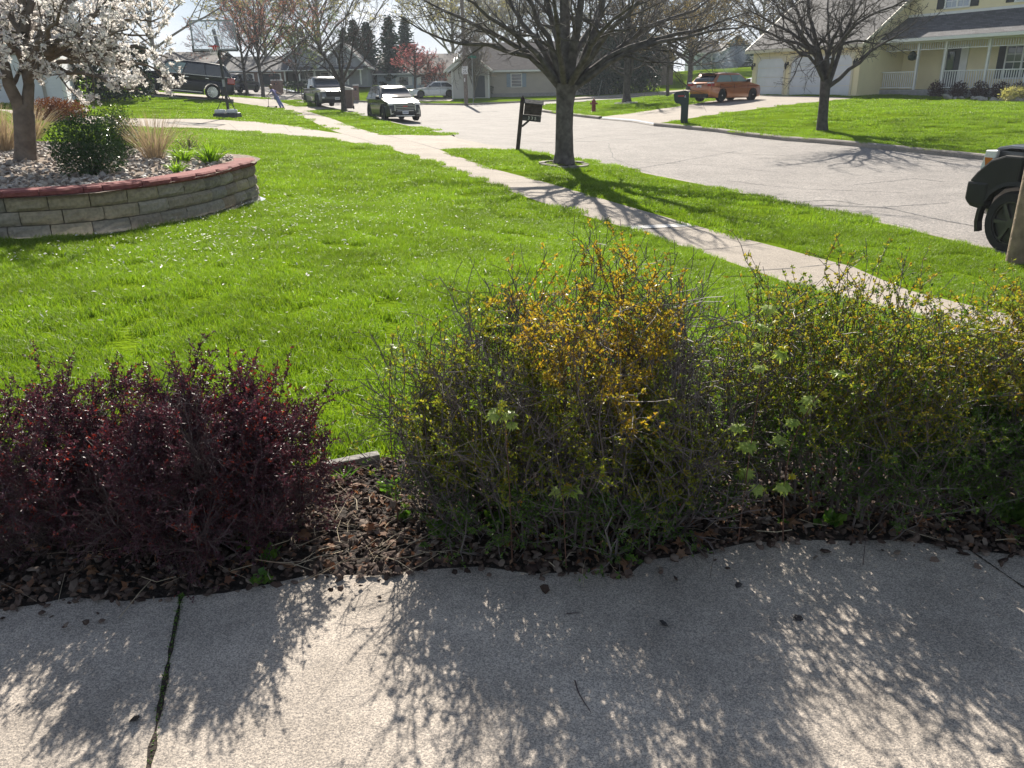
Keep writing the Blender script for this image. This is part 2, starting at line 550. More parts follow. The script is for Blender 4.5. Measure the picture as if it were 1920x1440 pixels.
DRIVE = TP([(719, 253), (845, 253), (857, 259), (900, 268), (961, 280.5), (859, 278), (823, 280), (720, 275), (554, 256), (480, 249), (360, 242), (250, 239), (200, 236), (100, 226), (130, 206), (147, 216), (230, 221), (370, 222.5), (480, 228), (556, 237), (643, 251)])
DRIVE[13:15] = [(-15, 27.5), (-20.5, 31.5), (-18.2, 37.4)][:2]
HDRIVE = TP([(1128, 219), (1190, 211), (1300, 195), (1345, 187), (1407, 178.3), (1606, 183.5), (1540, 190), (1476, 197), (1380, 209), (1288, 222.5), (1247, 229), (1231, 231), (1190, 224)])
NDRIVE = TP([(529, 205), (498, 200), (425, 189.5), (300, 181.5), (240, 176), (240, 168), (430, 181), (512, 188), (545, 197), (576, 207)])
NAPRON = TP([(576, 207), (621, 203.5), (612, 200.5), (554, 199.7)])
WDRIVE = TP([(770, 190), (850, 189), (850, 183.5), (800, 183), (770, 184.5)])
PDRIVE = TP([(523, 187), (600, 189.5), (600, 184), (590, 179), (540, 182.5)])
SWALK = TP([(1066, 186), (1220, 175.3), (1303, 169.0), (1303, 166.3), (1220, 172.8), (1066, 183.2)])
PLAN = [tuple(T(x, y)[:2]) for x, y in [(0, 448), (100, 446), (200, 440), (330, 418), (400, 404), (440, 393), (470, 378)]]
PLAN = [(-9.5, 8.2), (-7.2, 8.35)] + PLAN + [(-3.63, 11.85), (-3.72, 12.5), (-4.1, 13.1), (-4.8, 13.7), (-6.2, 14.6), (-8.0, 15.8), (-10.5, 17.4), (-14, 19.5), (-16, 14), (-12, 9)]
REG = [('patio', [(-6, -7), (6, -7)] + BEDF[::-1]), ('bed', BEDF + BEDB[::-1]), ('planter', PLAN), ('sidewalk', SWL + SWR[::-1]), ('drive', DRIVE), ('ndrive', NDRIVE), ('napron', NAPRON), ('hdrive', HDRIVE), ('wdrive', WDRIVE), ('swalk', SWALK), ('pdrive', PDRIVE), ('road', ROAD)]
def inpoly(P, poly):
    x, y = P[:, 0], P[:, 1]
    c = np.zeros(len(P), bool)
    q = np.array(poly)
    x2, y2 = q[:, 0], q[:, 1]
    j = len(q) - 1
    for i in range(len(q)):
        m = ((y2[i] > y) != (y2[j] > y))
        if m.any():
            xi = (x2[j] - x2[i]) * (y - y2[i]) / (y2[j] - y2[i] + 1e-12) + x2[i]
            c ^= m & (x < xi)
        j = i
    return c
def region(P):
    out = np.full(len(P), -1)
    for i, (n, poly) in enumerate(REG):
        out[(out < 0) & inpoly(P, poly)] = i
    return out
def dens(poly, closed=True):
    out = []
    n = len(poly)
    for i in range(n if closed else n - 1):
        a, b = np.array(poly[i]), np.array(poly[(i + 1) % n])
        l = np.linalg.norm(b - a)
        k = max(1, int(l / max(.15, .05 * np.linalg.norm((a + b) / 2))))
        for t in range(k): out.append(tuple(a + (b - a) * t / k))
    if not closed: out.append(tuple(poly[-1]))
    return out
vs, es = [], []
for n, poly in REG:
    q = dens(poly)
    b = len(vs)
    vs += q
    es += [(b + i, b + (i + 1) % len(q)) for i in range(len(q))]
g0 = np.random.default_rng(3)
for rr_ in np.geomspace(.8, 900, 105):
    fine = rr_ < 160
    for a in np.arange(-180, 180, 3.0 if fine else 8):
        if abs(a) > 48 and (rr_ > 3) and a % 12: continue
        a2 = R(a + g0.uniform(-.8, .8))
        r2 = rr_ * g0.uniform(.985, 1.015)
        vs.append((r2 * math.sin(a2), r2 * math.cos(a2)))
vs += [(-900, -900), (900, -900), (900, 900), (-900, 900)]
ov, oe, of, _a, _b, _c = delaunay_2d_cdt([Vector(v) for v in vs], es, [], 0, 1e-4)
OV = np.array([tuple(v) for v in ov])
OF = np.array([tuple(f) for f in of if len(f) == 3])
# make all faces look up
p_ = OV[OF]
ar = np.cross(p_[:, 1] - p_[:, 0], p_[:, 2] - p_[:, 0])
OF[ar < 0] = OF[ar < 0][:, ::-1]
cen = OV[OF].mean(1)
rid = region(cen)
HZ = np.concatenate([hz(OV[i:i + 2000, 0], OV[i:i + 2000, 1]) for i in range(0, len(OV), 2000)])
HZ += np.where(np.hypot(OV[:, 0], OV[:, 1]) > 350, -.004 * (np.hypot(OV[:, 0], OV[:, 1]) - 350), 0)
ROADDROP = .11
def ground_mesh(name, ids, m, dz=0.0, label=None, kind='structure'):
    F = OF[np.isin(rid, ids)]
    u, inv = np.unique(F, return_inverse=True)
    V = np.stack([OV[u, 0], OV[u, 1], HZ[u] + dz], 1)
    mb = MB()
    mb.arr(V, inv.reshape(-1, 3))
    o = mb.build(name, m, smooth=True)
    o['kind'] = kind
    return o
IDX = {n: i for i, (n, _) in enumerate(REG)}
def concrete(name, col, agg=0., var=.1, aggscale=160, stain=.16):
    m = mat(name, col, .9, var=var, vs=.9, bump=.25, bs=120, spec=.25, detail=8)
    t = m.node_tree
    b = t.nodes['Principled BSDF']
    src = b.inputs['Base Color'].links[0].from_socket
    tc = t.nodes.new('ShaderNodeTexCoord')
    v = t.nodes.new('ShaderNodeTexVoronoi')
    v.inputs['Scale'].default_value = aggscale
    r = t.nodes.new('ShaderNodeValToRGB')
    e = r.color_ramp.elements
    e[0].color = (1 - agg, 1 - agg, 1 - agg * .95, 1); e[1].color = (1 + agg * .7, 1 + agg * .6, 1 + agg * .5, 1)
    e[0].position = .1; e[1].position = .9
    n = t.nodes.new('ShaderNodeTexNoise')
    n.inputs['Scale'].default_value = 3.2
    n.inputs['Detail'].default_value = 10
    n.inputs['Roughness'].default_value = .7
    mr = t.nodes.new('ShaderNodeMapRange')
    mr.inputs['From Min'].default_value = .3; mr.inputs['From Max'].default_value = .7
    mr.inputs['To Min'].default_value = 1 - stain; mr.inputs['To Max'].default_value = 1 + stain * .5
    t.links.new(tc.outputs['Object'], v.inputs['Vector'])
    t.links.new(tc.outputs['Object'], n.inputs['Vector'])
    sp = t.nodes.new('ShaderNodeSeparateXYZ')
    t.links.new(v.outputs['Color'], sp.inputs[0])
    t.links.new(sp.outputs['X'], r.inputs['Fac'])
    t.links.new(n.outputs['Fac'], mr.inputs['Value'])
    a = t.nodes.new('ShaderNodeMixRGB'); a.blend_type = 'MULTIPLY'; a.inputs['Fac'].default_value = 1
    c = t.nodes.new('ShaderNodeMixRGB'); c.blend_type = 'MULTIPLY'; c.inputs['Fac'].default_value = 1
    t.links.new(src, a.inputs['Color1']); t.links.new(r.outputs['Color'], a.inputs['Color2'])
    t.links.new(a.outputs['Color'], c.inputs['Color1']); t.links.new(mr.outputs['Result'], c.inputs['Color2'])
    t.links.new(c.outputs['Color'], b.inputs['Base Color'])
    return m
M_PATIO = concrete('exposed_concrete', (.43, .385, .335), .42, .14, 280, .34)
M_WALK = concrete('walk_concrete', (.335, .295, .25), .25, .08, 90, .16)
M_ROAD = concrete('old_asphalt', (.265, .248, .232), .35, .1, 45, .15)
M_CURB = concrete('curb_concrete', (.33, .30, .265), .25, .12, 60, .25)
M_SOIL = mat('dark_soil', (.026, .018, .014), .95, var=.5, vs=22, bump=.8, bs=60)
M_CRACK = mat('crack_filler', (.1, .098, .1), .9, var=.4, vs=8)
def lawnmat():
    m, t, b = newmat('lawn_surface')
    g = t.nodes.new('ShaderNodeNewGeometry')
    n1 = t.nodes.new('ShaderNodeTexNoise'); n1.inputs['Scale'].default_value = .5; n1.inputs['Detail'].default_value = 8
    n2 = t.nodes.new('ShaderNodeTexNoise'); n2.inputs['Scale'].default_value = 14; n2.inputs['Detail'].default_value = 6
    for n in (n1, n2): t.links.new(g.outputs['Position'], n.inputs['Vector'])
    r = t.nodes.new('ShaderNodeValToRGB')
    r.color_ramp.elements[0].position = .3; r.color_ramp.elements[0].color = (.09, .15, .008, 1)
    r.color_ramp.elements[1].position = .7; r.color_ramp.elements[1].color = (.14, .215, .011, 1)
    ad = t.nodes.new('ShaderNodeMixRGB'); ad.inputs['Fac'].default_value = .5
    t.links.new(n1.outputs['Fac'], ad.inputs['Color1']); t.links.new(n2.outputs['Fac'], ad.inputs['Color2'])
    t.links.new(ad.outputs['Color'], r.inputs['Fac'])
    t.links.new(r.outputs['Color'], b.inputs['Base Color'])
    setp(b, Roughness=.9)
    b.inputs['Specular IOR Level'].default_value = 0
    n3 = t.nodes.new('ShaderNodeTexNoise'); n3.inputs['Scale'].default_value = 25; n3.inputs['Detail'].default_value = 3
    t.links.new(g.outputs['Position'], n3.inputs['Vector'])
    bp = t.nodes.new('ShaderNodeBump'); bp.inputs['Strength'].default_value = .7; bp.inputs['Distance'].default_value = .06
    t.links.new(n3.outputs['Fac'], bp.inputs['Height'])
    t.links.new(bp.outputs['Normal'], b.inputs['Normal'])
    return m
M_LAWN = lawnmat()
ground_mesh('ground', [-1], M_LAWN)
ground_mesh('patio', [IDX['patio']], M_PATIO)
ground_mesh('bed_soil', [IDX['bed']], M_SOIL)
ground_mesh('sidewalk', [IDX['sidewalk']], M_WALK)
ground_mesh('driveway', [IDX['drive']], M_WALK)
ground_mesh('neighbor_driveway', [IDX['ndrive'], IDX['napron']], M_WALK)
ground_mesh('corner_driveway', [IDX['hdrive']], M_WALK)
ground_mesh('far_driveway', [IDX['wdrive'], IDX['pdrive']], M_WALK)
ground_mesh('side_street_path', [IDX['swalk']], M_WALK)
ground_mesh('road', [IDX['road']], M_ROAD, -ROADDROP)
def curb(poly, side, w=.16, lift=.0):
    q = np.array(dens(poly, False))
    t = nrm(np.gradient(q, axis=0))
    n = np.stack([-t[:, 1], t[:, 0]], 1) * side      # towards the road
    a, b, c = q - n * .02, q + n * (w - .04), q + n * w
    z = hz(q[:, 0], q[:, 1])
    rows = [np.column_stack([a, z - .2]), np.column_stack([a, z + lift]), np.column_stack([b, z + lift - .004]), np.column_stack([c, z + lift - .04]), np.column_stack([c, z - .3])]
    V = np.stack(rows, 1)
    N, K = len(q), 5
    i, j = np.meshgrid(np.arange(N - 1), np.arange(K - 1), indexing='ij')
    F = np.stack([i * K + j, (i + 1) * K + j, (i + 1) * K + j + 1, i * K + j + 1], -1).reshape(-1, 4)
    if side > 0: F = F[:, ::-1]
    return V.reshape(-1, 3), F
mb = MB()
for poly, sd, lf in ((NEAR[:10], -1, .0), (NEAR[9:13], -1, -.05), (NEAR[12:], -1, .0), (FARC, 1, .03), (GAP, 1, -.06), (COR, 1, .03), (SFAR, 1, .02)):
    mb.arr(*curb(poly, sd, lift=lf))
mb.build('curb', M_CURB)['kind'] = 'structure'
# joints and cracks, thin strips lying on the concrete
def strip(mb, pts, w, dz, mat=0):
    q = np.array(dens(pts, False))
    t = nrm(np.gradient(q, axis=0))
    n = np.stack([-t[:, 1], t[:, 0]], 1)
    ww = (w * (1 + .35 * g0.normal(size=len(q))))[:, None] / 2
    z = hz(q[:, 0], q[:, 1]) + dz
    V = np.concatenate([np.column_stack([q - n * ww, z]), np.column_stack([q + n * ww, z])])
    N = len(q)
    i = np.arange(N - 1)
    mb.arr(V, np.stack([i + N, i, i + 1, i + 1 + N], 1), mat)
mb = MB()
for k in range(0, 40):             # sidewalk joints
    t = k / 40
    a = resample([(x, y, 0) for x, y in SWL], 160)[min(159, 30 + k * 3)]
    b = np.array([(x, y, 0) for x, y in resample([(x, y, 0) for x, y in SWR], 400)[:, :2]])
    c = b[np.argmin(np.linalg.norm(b - a, axis=1))]
    strip(mb, [a[:2], c[:2]], .015, .004)
for pr in ([(419, 223), (450, 247)], [(530, 233), (556, 256)], [(250, 221), (262, 240)], [(340, 236), (554, 249)], [(643, 251), (720, 275)], [(719, 253), (823, 280)]):
    strip(mb, TP(pr), .02, .004)
mb.build('sidewalk_joint', M_CRACK)['kind'] = 'structure'
mb = MB()
def wob(pts, amp):
    q = resample([(x, y, 0) for x, y in TP(pts)], 40)[:, :2]
    return [tuple(p) for p in q + g0.normal(size=q.shape) * amp]
for pr, w in (([(1050, 258), (1120, 250), (1250, 246), (1330, 240)], .03), ([(1600, 338), (1720, 326), (1770, 332)], .03), ([(1420, 370), (1600, 377), (1660, 378), (1780, 370)], .035), ([(1660, 378), (1760, 400), (1840, 414)], .04),
              ([(1170, 312), (1260, 298), (1290, 292)], .03), ([(1290, 292), (1420, 270), (1640, 260)], .025), ([(1420, 373), (1560, 365), (1620, 374)], .03), ([(1120, 292), (1300, 300), (1500, 318)], .02), ([(1360, 330), (1500, 345), (1700, 352)], .022), ([(900, 232), (1000, 228), (1120, 231)], .03), ([(1500, 300), (1650, 290), (1800, 300)], .02), ([(1250, 268), (1400, 282), (1560, 288)], .018), ([(1140, 262), (1150, 290), (1230, 320)], .018)):
    strip(mb, wob(pr, .02), w, -ROADDROP + .004)
mb.build('road_crack', M_CRACK)['kind'] = 'structure'
mb = MB()
M_WHITEPATCH = concrete('pale_repair', (.62, .60, .57), .15, .06, 90, .2)
for pr, w in (([(790, 222), (860, 219.5), (1080, 214)], .08), ([(975, 262), (1050, 260.5), (1200, 254)], .07), ([(1000, 256), (1060, 254)], .07)):
    strip(mb, TP(pr), w, -ROADDROP + .005)
q = TP([(1181, 430), (1308, 424), (1290, 419), (1168, 424.5)])
mb.arr([(x, y, h1(x, y) + .004) for x, y in q], [[0, 1, 2, 3]])
mb.build('pale_concrete_patch', M_WHITEPATCH)['kind'] = 'structure'
# ------------------------------------------------------------------ grass
M_GRASS = leafmat('grass_blade', [(.105, .17, .018), (.145, .22, .022), (.19, .265, .028), (.25, .295, .045)], trans=.5, rough=.45, spec=.25, world_var=.28, wscale=.9, tint=(1.2, 1.4, .5))
def clump_mesh(name, rad, n, h, w, seed):
    g = np.random.default_rng(seed)
    a = g.random(n) * 6.283
    r = rad * np.sqrt(g.random(n))
    p = np.column_stack([r * np.cos(a), r * np.sin(a), np.full(n, -.012)])
    hh = h * g.uniform(.55, 1.15, n)
    lean = g.normal(size=(n, 2)) * .30
    yaw = g.random(n) * 6.283
    s = np.column_stack([np.cos(yaw), np.sin(yaw), np.zeros(n)]) * (w * g.uniform(.7, 1.2, n))[:, None] / 2
    m = p + np.column_stack([lean * hh[:, None] * .45, hh * .6])
    t = p + np.column_stack([lean * hh[:, None] * 1.5, hh * (1 - .25 * (lean ** 2).sum(1) * 2)])
    V = np.stack([p - s, p + s, m + s * .85, m - s * .85, t], 1).reshape(-1, 3)
    b = np.arange(n)[:, None] * 5
    mb = MB()
    mb.v = []
    mb.arr(V, b + np.array([[0, 1, 2, 3]]))
    F3 = b + np.array([[3, 2, 4]])
    mb.chunks.append((np.zeros((0, 3)), F3 - len(V) * 0, 0))
    # triangles share the first chunk's vertices: merge by hand
    me = bpy.data.meshes.new(name)
    faces = [tuple(f) for f in (b + np.array([[0, 1, 2, 3]]))] + [tuple(f) for f in F3]
    me.from_pydata([tuple(v) for v in V], [], faces)
    me.materials.append(M_GRASS)
    return bpy.data.objects.new(name, me)
def scatter(name, protos, P, scl, kind='stuff'):
    c = bpy.data.collections.new(name + '_pieces')
    for o in protos: c.objects.link(o)
    g = np.random.default_rng(len(P))
    me = bpy.data.meshes.new(name)
    me.from_pydata([tuple(p) for p in P], [], [])
    a1 = me.attributes.new('rz', 'FLOAT', 'POINT'); a1.data.foreach_set('value', (g.random(len(P)) * 6.283).astype(np.float32))
    a2 = me.attributes.new('sc', 'FLOAT_VECTOR', 'POINT'); a2.data.foreach_set('vector', scl.astype(np.float32).ravel())
    o = bpy.data.objects.new(name, me)
    COL.objects.link(o)
    gt = bpy.data.node_groups.new(name, 'GeometryNodeTree')
    gt.interface.new_socket('Geometry', in_out='INPUT', socket_type='NodeSocketGeometry')
    gt.interface.new_socket('Geometry', in_out='OUTPUT', socket_type='NodeSocketGeometry')
    N = gt.nodes.new
    gi, go = N('NodeGroupInput'), N('NodeGroupOutput')
    ip = N('GeometryNodeInstanceOnPoints')
    ci = N('GeometryNodeCollectionInfo')
    ci.inputs['Collection'].default_value = c
    ci.inputs['Separate Children'].default_value = True
    ci.inputs['Reset Children'].default_value = True
    ip.inputs['Pick Instance'].default_value = True
    n1 = N('GeometryNodeInputNamedAttribute'); n1.data_type = 'FLOAT'; n1.inputs['Name'].default_value = 'rz'
    n2 = N('GeometryNodeInputNamedAttribute'); n2.data_type = 'FLOAT_VECTOR'; n2.inputs['Name'].default_value = 'sc'
    cx = N('ShaderNodeCombineXYZ')
    rv = N('FunctionNodeRandomValue'); rv.data_type = 'INT'
    rv.inputs['Min'].default_value = 0; rv.inputs['Max'].default_value = len(protos) - 1
    for s in rv.inputs:
        if s.name == 'Max' and s.type == 'INT': s.default_value = len(protos) - 1
        if s.name == 'Min' and s.type == 'INT': s.default_value = 0
    lk = gt.links.new
    lk(gi.outputs[0], ip.inputs['Points'])
    lk(ci.outputs[0], ip.inputs['Instance'])
    lk(n1.outputs['Attribute'], cx.inputs['Z'])
    lk(cx.outputs[0], ip.inputs['Rotation'])
    lk(n2.outputs['Attribute'], ip.inputs['Scale'])
    iv = [s for s in rv.outputs if s.type == 'INT'][0]
    lk(iv, ip.inputs['Instance Index'])
    lk(ip.outputs[0], go.inputs[0])
    md = o.modifiers.new('scatter', 'NODES')
    md.node_group = gt
    o['kind'] = kind
    return o
def vnoise(P, s, seed):                    # cheap smooth noise
    g = np.random.default_rng(seed)
    z = np.zeros(len(P))
    for k in range(10):
        a = g.random() * 6.283
        f = s * g.uniform(.6, 1.9)
        z += np.sin((P[:, 0] * math.cos(a) + P[:, 1] * math.sin(a)) * f + g.random() * 6.283)
    return z / 4.5
def lawn_points(y0, y1, sp, rad, seed, half=.70, xlim=None):
    g = np.random.default_rng(seed)
    W2 = y1 * half + 1.5
    n = int((y1 - y0) * 2 * W2 / sp ** 2)
    P = np.column_stack([g.uniform(-W2, W2, n), g.uniform(y0, y1, n)])
    P = P[np.abs(P[:, 0]) < P[:, 1] * half + 1.2]
    ok = region(P) < 0
    for a in range(6):
        q = P + rad * (.75 if y1 < 20 else .35) * np.array([[math.cos(a * 1.047), math.sin(a * 1.047)]])
        ok &= region(q) < 0
    P = P[ok]
    z = np.concatenate([hz(P[i:i + 4000, 0], P[i:i + 4000, 1]) for i in range(0, max(1, len(P)), 4000)])
    return np.column_stack([P, z])
def scl_of(P, seed, amp=.2):
    v = vnoise(P, 2.2, seed)
    v2 = vnoise(P, .7, seed + 5)
    s = 1 + amp * np.clip(v, -1.4, 1.4) * .7 + amp * .5 * np.clip(v2, -1, 1)
    return np.column_stack([np.ones(len(P)), np.ones(len(P)), np.clip(s, .7, 1.55)])
near_c = [clump_mesh('blade_clump', .16, 260, .075, .0046, 10 + i) for i in range(6)]
P = lawn_points(3.2, 13.5, .165, .16, 1)
scatter('lawn_grass', near_c, P, scl_of(P, 3))
mid_c = [clump_mesh('blade_clump', .38, 420, .08, .009, 30 + i) for i in range(5)]
P = lawn_points(13, 31, .36, .34, 2)
scatter('lawn_grass', mid_c, P, scl_of(P, 4))
far_c = [clump_mesh('blade_clump', .8, 420, .08, .02, 50 + i) for i in range(4)]
P = lawn_points(30, 72, .85, .7, 3)
scatter('lawn_grass', far_c, P, scl_of(P, 6, .2))
# fallen petals
g = np.random.default_rng(21)
n = 900
c = np.array([-3.3, 11.0])
P = np.column_stack([c[0] + np.abs(g.normal(size=n)) * 2.2 - .6, c[1] + g.normal(size=n) * 2.4 - .6])
P2 = np.column_stack([g.uniform(-4.5, 1.5, 60), g.uniform(4, 12, 60)])
P3 = np.column_stack([g.uniform(-4.9, -2.6, 160), g.uniform(7.2, 9.4, 160)])
P = np.concatenate([P, P2, P3])
P = P[region(P) < 0]
z = hz(P[:, 0], P[:, 1]) + g.uniform(.03, .075, len(P))
mb = MB()
leafs(mb, np.column_stack([P, z]), np.column_stack([g.normal(size=(len(P), 2)), g.normal(size=len(P)) * .35]), g.uniform(.02, .055, len(P)), g.uniform(.01, .022, len(P)), g, nrmv=np.tile([0, 0, 1.0], (len(P), 1)), fold=.15)
M_PETAL = leafmat('petal', [(.72, .70, .66), (.82, .80, .76), (.78, .74, .70)], trans=.35, rough=.5, tint=(1, 1, .95))
o = mb.build('fallen_petals', M_PETAL)
o['kind'] = 'stuff'
# ------------------------------------------------------------------ front bed: mulch, litter, shrubs
M_CHIP = leafmat('wood_chip', [(.026, .016, .013), (.07, .046, .037), (.14, .10, .08), (.04, .025, .021), (.24, .19, .155)], trans=0, rough=.85, spec=.2)
M_DRY = leafmat('dry_leaf', [(.16, .075, .04), (.24, .13, .07), (.12, .055, .035), (.3, .19, .12)], trans=.3, rough=.7, tint=(1.2, .9, .7))
M_STRAW = leafmat('straw', [(.32, .25, .17), (.45, .38, .27), (.2, .14, .1)], trans=0, rough=.6)
def stones(mb, P, size, g, flat=.6, mat=0):      # irregular lumps, octahedron with cut corners
    N = len(P)
    base = np.array([(1, 0, 0), (.5, .87, 0), (-.5, .87, 0), (-1, 0, 0), (-.5, -.87, 0), (.5, -.87, 0), (.5, .2, .8), (-.45, .35, .8), (-.1, -.5, .8), (0, 0, -.8)], float)
    F = np.array([(0, 1, 6), (1, 2, 7), (1, 7, 6), (2, 3, 7), (3, 4, 8), (3, 8, 7), (4, 5, 8), (5, 0, 6), (5, 6, 8), (6, 7, 8), (1, 0, 9), (2, 1, 9), (3, 2, 9), (4, 3, 9), (5, 4, 9), (0, 5, 9)])
    V = base[None] * (1 + g.normal(size=(N, 10, 3)) * .18)
    V[:, :, 2] *= flat
    V[:, :, 0] *= g.uniform(.8, 1.7, N)[:, None]
    s = np.broadcast_to(size, (N,))[:, None, None]
    V = V * s
    # random rotation
    q = g.normal(size=(N, 4)) * np.array([[1, .28, .28, 1]])
    q /= np.linalg.norm(q, axis=1, keepdims=True)
    w, x, y, z = q.T
    Rm = np.stack([1 - 2 * (y * y + z * z), 2 * (x * y - z * w), 2 * (x * z + y * w), 2 * (x * y + z * w), 1 - 2 * (x * x + z * z), 2 * (y * z - x * w), 2 * (x * z - y * w), 2 * (y * z + x * w), 1 - 2 * (x * x + y * y)], -1).reshape(N, 3, 3)
    V = np.einsum('nij,nkj->nki', Rm, V) + P[:, None]
    mb.arr(V.reshape(-1, 3), (F[None] + (np.arange(N) * 10)[:, None, None]).reshape(-1, 3), mat)
g = np.random.default_rng(5)
P = np.column_stack([g.uniform(-2.6, 3.0, 15000), g.uniform(2.1, 3.45, 15000)])
rg = region(P)
edge = region(P + np.array([[0, .035]])) == IDX['bed']
far_ = (region(P + np.array([[0, .17]])) == IDX['bed']) & (g.random(len(P)) < .035)
P = P[(rg == IDX['bed']) | (edge & (g.random(len(P)) < .55)) | far_]
mb = MB()
stones(mb, np.column_stack([P, g.uniform(0, .022, len(P))]), g.uniform(.006, .017, len(P)), g, .55)
mb.build('mulch', M_CHIP)['kind'] = 'stuff'
def palmate(mb, pos, d, n, size, g, mat=0, curl=.15):      # a lobed leaf
    d = Vector(d).normalized(); n = Vector(n)
    s = d.cross(n).normalized(); n = s.cross(d)
    out = [(0, 0), (.22, -.10), (.48, .02), (.36, .18), (.62, .48), (.34, .46), (.26, .62), (.14, .6), (0, 1.05), (-.14, .6), (-.26, .62), (-.34, .46), (-.62, .48), (-.36, .18), (-.48, .02), (-.22, -.10)]
    V = [Vector(pos) + (s * x * g.uniform(.9, 1.1) + d * y) * size + n * (-curl * (x * x + .6 * (y - .3) ** 2) * size * 2) for x, y in out]
    cpt = Vector(pos) + d * .32 * size
    b = [tuple(cpt)] + [tuple(v) for v in V]
    mb.add(b, [(0, i + 1, (i + 1) % 16 + 1) for i in range(16)], mat)
mb = MB()
for k in range(330):
    x = g.uniform(-2.2, 2.6); y = g.uniform(2.3, 3.3)
    if region(np.array([[x, y]]))[0] != IDX['bed']: continue
    a = g.random() * 6.283
    palmate(mb, (x, y, g.uniform(.012, .05)), (math.cos(a), math.sin(a), g.normal() * .4), (g.normal() * .4, g.normal() * .4, 1), g.uniform(.02, .055), g, curl=g.uniform(-.5, .7))
N = 2600
P = np.column_stack([g.uniform(-2.4, 2.8, N), g.uniform(2.25, 3.35, N)])
P = P[region(P) == IDX['bed']]
leafs(mb, np.column_stack([P, g.uniform(.01, .035, len(P))]), np.column_stack([g.normal(size=(len(P), 2)), g.normal(size=len(P)) * .3]), g.uniform(.015, .04, len(P)), g.uniform(.008, .018, len(P)), g, nrmv=np.tile([0, 0, 1.0], (len(P), 1)), fold=.3)
mb.build('leaf_litter', M_DRY)['kind'] = 'stuff'
mb = MB()
N = 420
P0 = np.column_stack([g.uniform(-2.2, 2.6, N), g.uniform(2.3, 3.3, N)])
P0[:140] = np.column_stack([g.uniform(-1.0, -.25, 140), g.uniform(2.35, 3.25, 140)])
P0 = P0[region(P0) == IDX['bed']]
N = len(P0)
a = g.random(N) * 6.283
l = g.uniform(.04, .2, N)
D = np.column_stack([np.cos(a), np.sin(a), g.normal(size=N) * .12])
base = np.column_stack([P0, g.uniform(.02, .045, N)])
Pt = np.stack([base, base + D * l[:, None] * .5 + g.normal(size=(N, 3)) * .008, base + D * l[:, None]], 1)
tubes(mb, Pt, np.repeat(g.uniform(.0006, .0018, N)[:, None], 3, 1), 3)
mb.build('dead_stalks', M_STRAW)['kind'] = 'stuff'

M_TWIG = leafmat('barberry_twig', [(.055, .043, .042), (.095, .078, .076), (.15, .128, .12), (.075, .052, .05)], trans=0, rough=.6, spec=.45)
M_TWIGP = leafmat('purple_twig', [(.05, .03, .032), (.085, .055, .055), (.03, .018, .02)], trans=0, rough=.6, spec=.4)
M_GOLD = leafmat('golden_leaf', [(.30, .25, .03), (.38, .31, .04), (.34, .19, .03), (.25, .25, .035), (.42, .34, .06), (.22, .22, .03)], trans=.55, rough=.4, tint=(1.25, 1.1, .5))
M_OLIVE = leafmat('olive_leaf', [(.165, .20, .028), (.23, .27, .04), (.12, .18, .026), (.29, .29, .05), (.19, .16, .03)], trans=.55, rough=.38, tint=(1.25, 1.2, .5))
M_GREEN = leafmat('green_leaf', [(.045, .10, .02), (.075, .15, .025), (.12, .20, .032), (.03, .07, .016)], trans=.4, rough=.38)
M_PURPLE = leafmat('purple_leaf', [(.058, .022, .032), (.08, .029, .042), (.042, .018, .029), (.11, .032, .042), (.08, .037, .052), (.055, .025, .042)], trans=.3, rough=.42, spec=.4, tint=(1.25, .75, .8))
M_RED = leafmat('red_leaf', [(.17, .03, .028), (.24, .055, .03), (.13, .022, .03)], trans=.45, rough=.4, tint=(1.4, .7, .6))
def bush_axes(g, c, r, h, n0, n1, n2, up=.0, w=.17, prof=None, spread=.35, box=2.4, tw=(.0011, .0009), l1=.30, t0_=.12):
    # stems rise from a small base to a domed surface, then branch twice
    a = g.random(n0) * 6.283
    rad = np.sqrt(g.random(n0))
    tx, ty = rad * np.cos(a) * r[0], rad * np.sin(a) * r[1]
    top = h * np.sqrt(np.clip(1 - (rad * .93) ** box, .05, 1)) * (1 - .38 * g.random(n0) ** 1.5)
    if prof is not None: top *= prof(tx / r[0])
    B = np.column_stack([c[0] + tx * spread + g.normal(size=n0) * .02, c[1] + ty * spread + g.normal(size=n0) * .02, np.full(n0, c[2] - .01)])
    E = np.column_stack([c[0] + tx, c[1] + ty, c[2] + top])
    s = np.linspace(0, 1, 6)[None, :, None]
    bow = np.column_stack([tx * .12, ty * .12, -top * .0])[:, None, :] * np.sin(s * math.pi)
    P0 = B[:, None] * (1 - s) + E[:, None] * s + bow + g.normal(size=(n0, 6, 3)) * np.array([.0, .012, .014, .016, .016, .012])[None, :, None]
    r0 = g.uniform(.0028, .006, n0)[:, None] * (1 - .75 * np.linspace(0, 1, 6))[None]
    P1, r1 = spawn(P0, r0, n1, g, t0_, 1.0, (44, 17), (l1 * h, .09 * h), 5, w, (0, 0, .05 + up), .55, tw[0], abs_len=True, fall=.25)
    P2, r2 = spawn(P1, r1, n2, g, .1, 1.0, (42, 15), (.13 * h, .05 * h), 4, w, (0, 0, .05 + up), .7, tw[1], abs_len=True, fall=.2)
    for q in (P1, P2): q[:, :, 2] = np.maximum(q[:, :, 2], c[2] + .015)
    return (P0, r0), (P1, r1), (P2, r2)
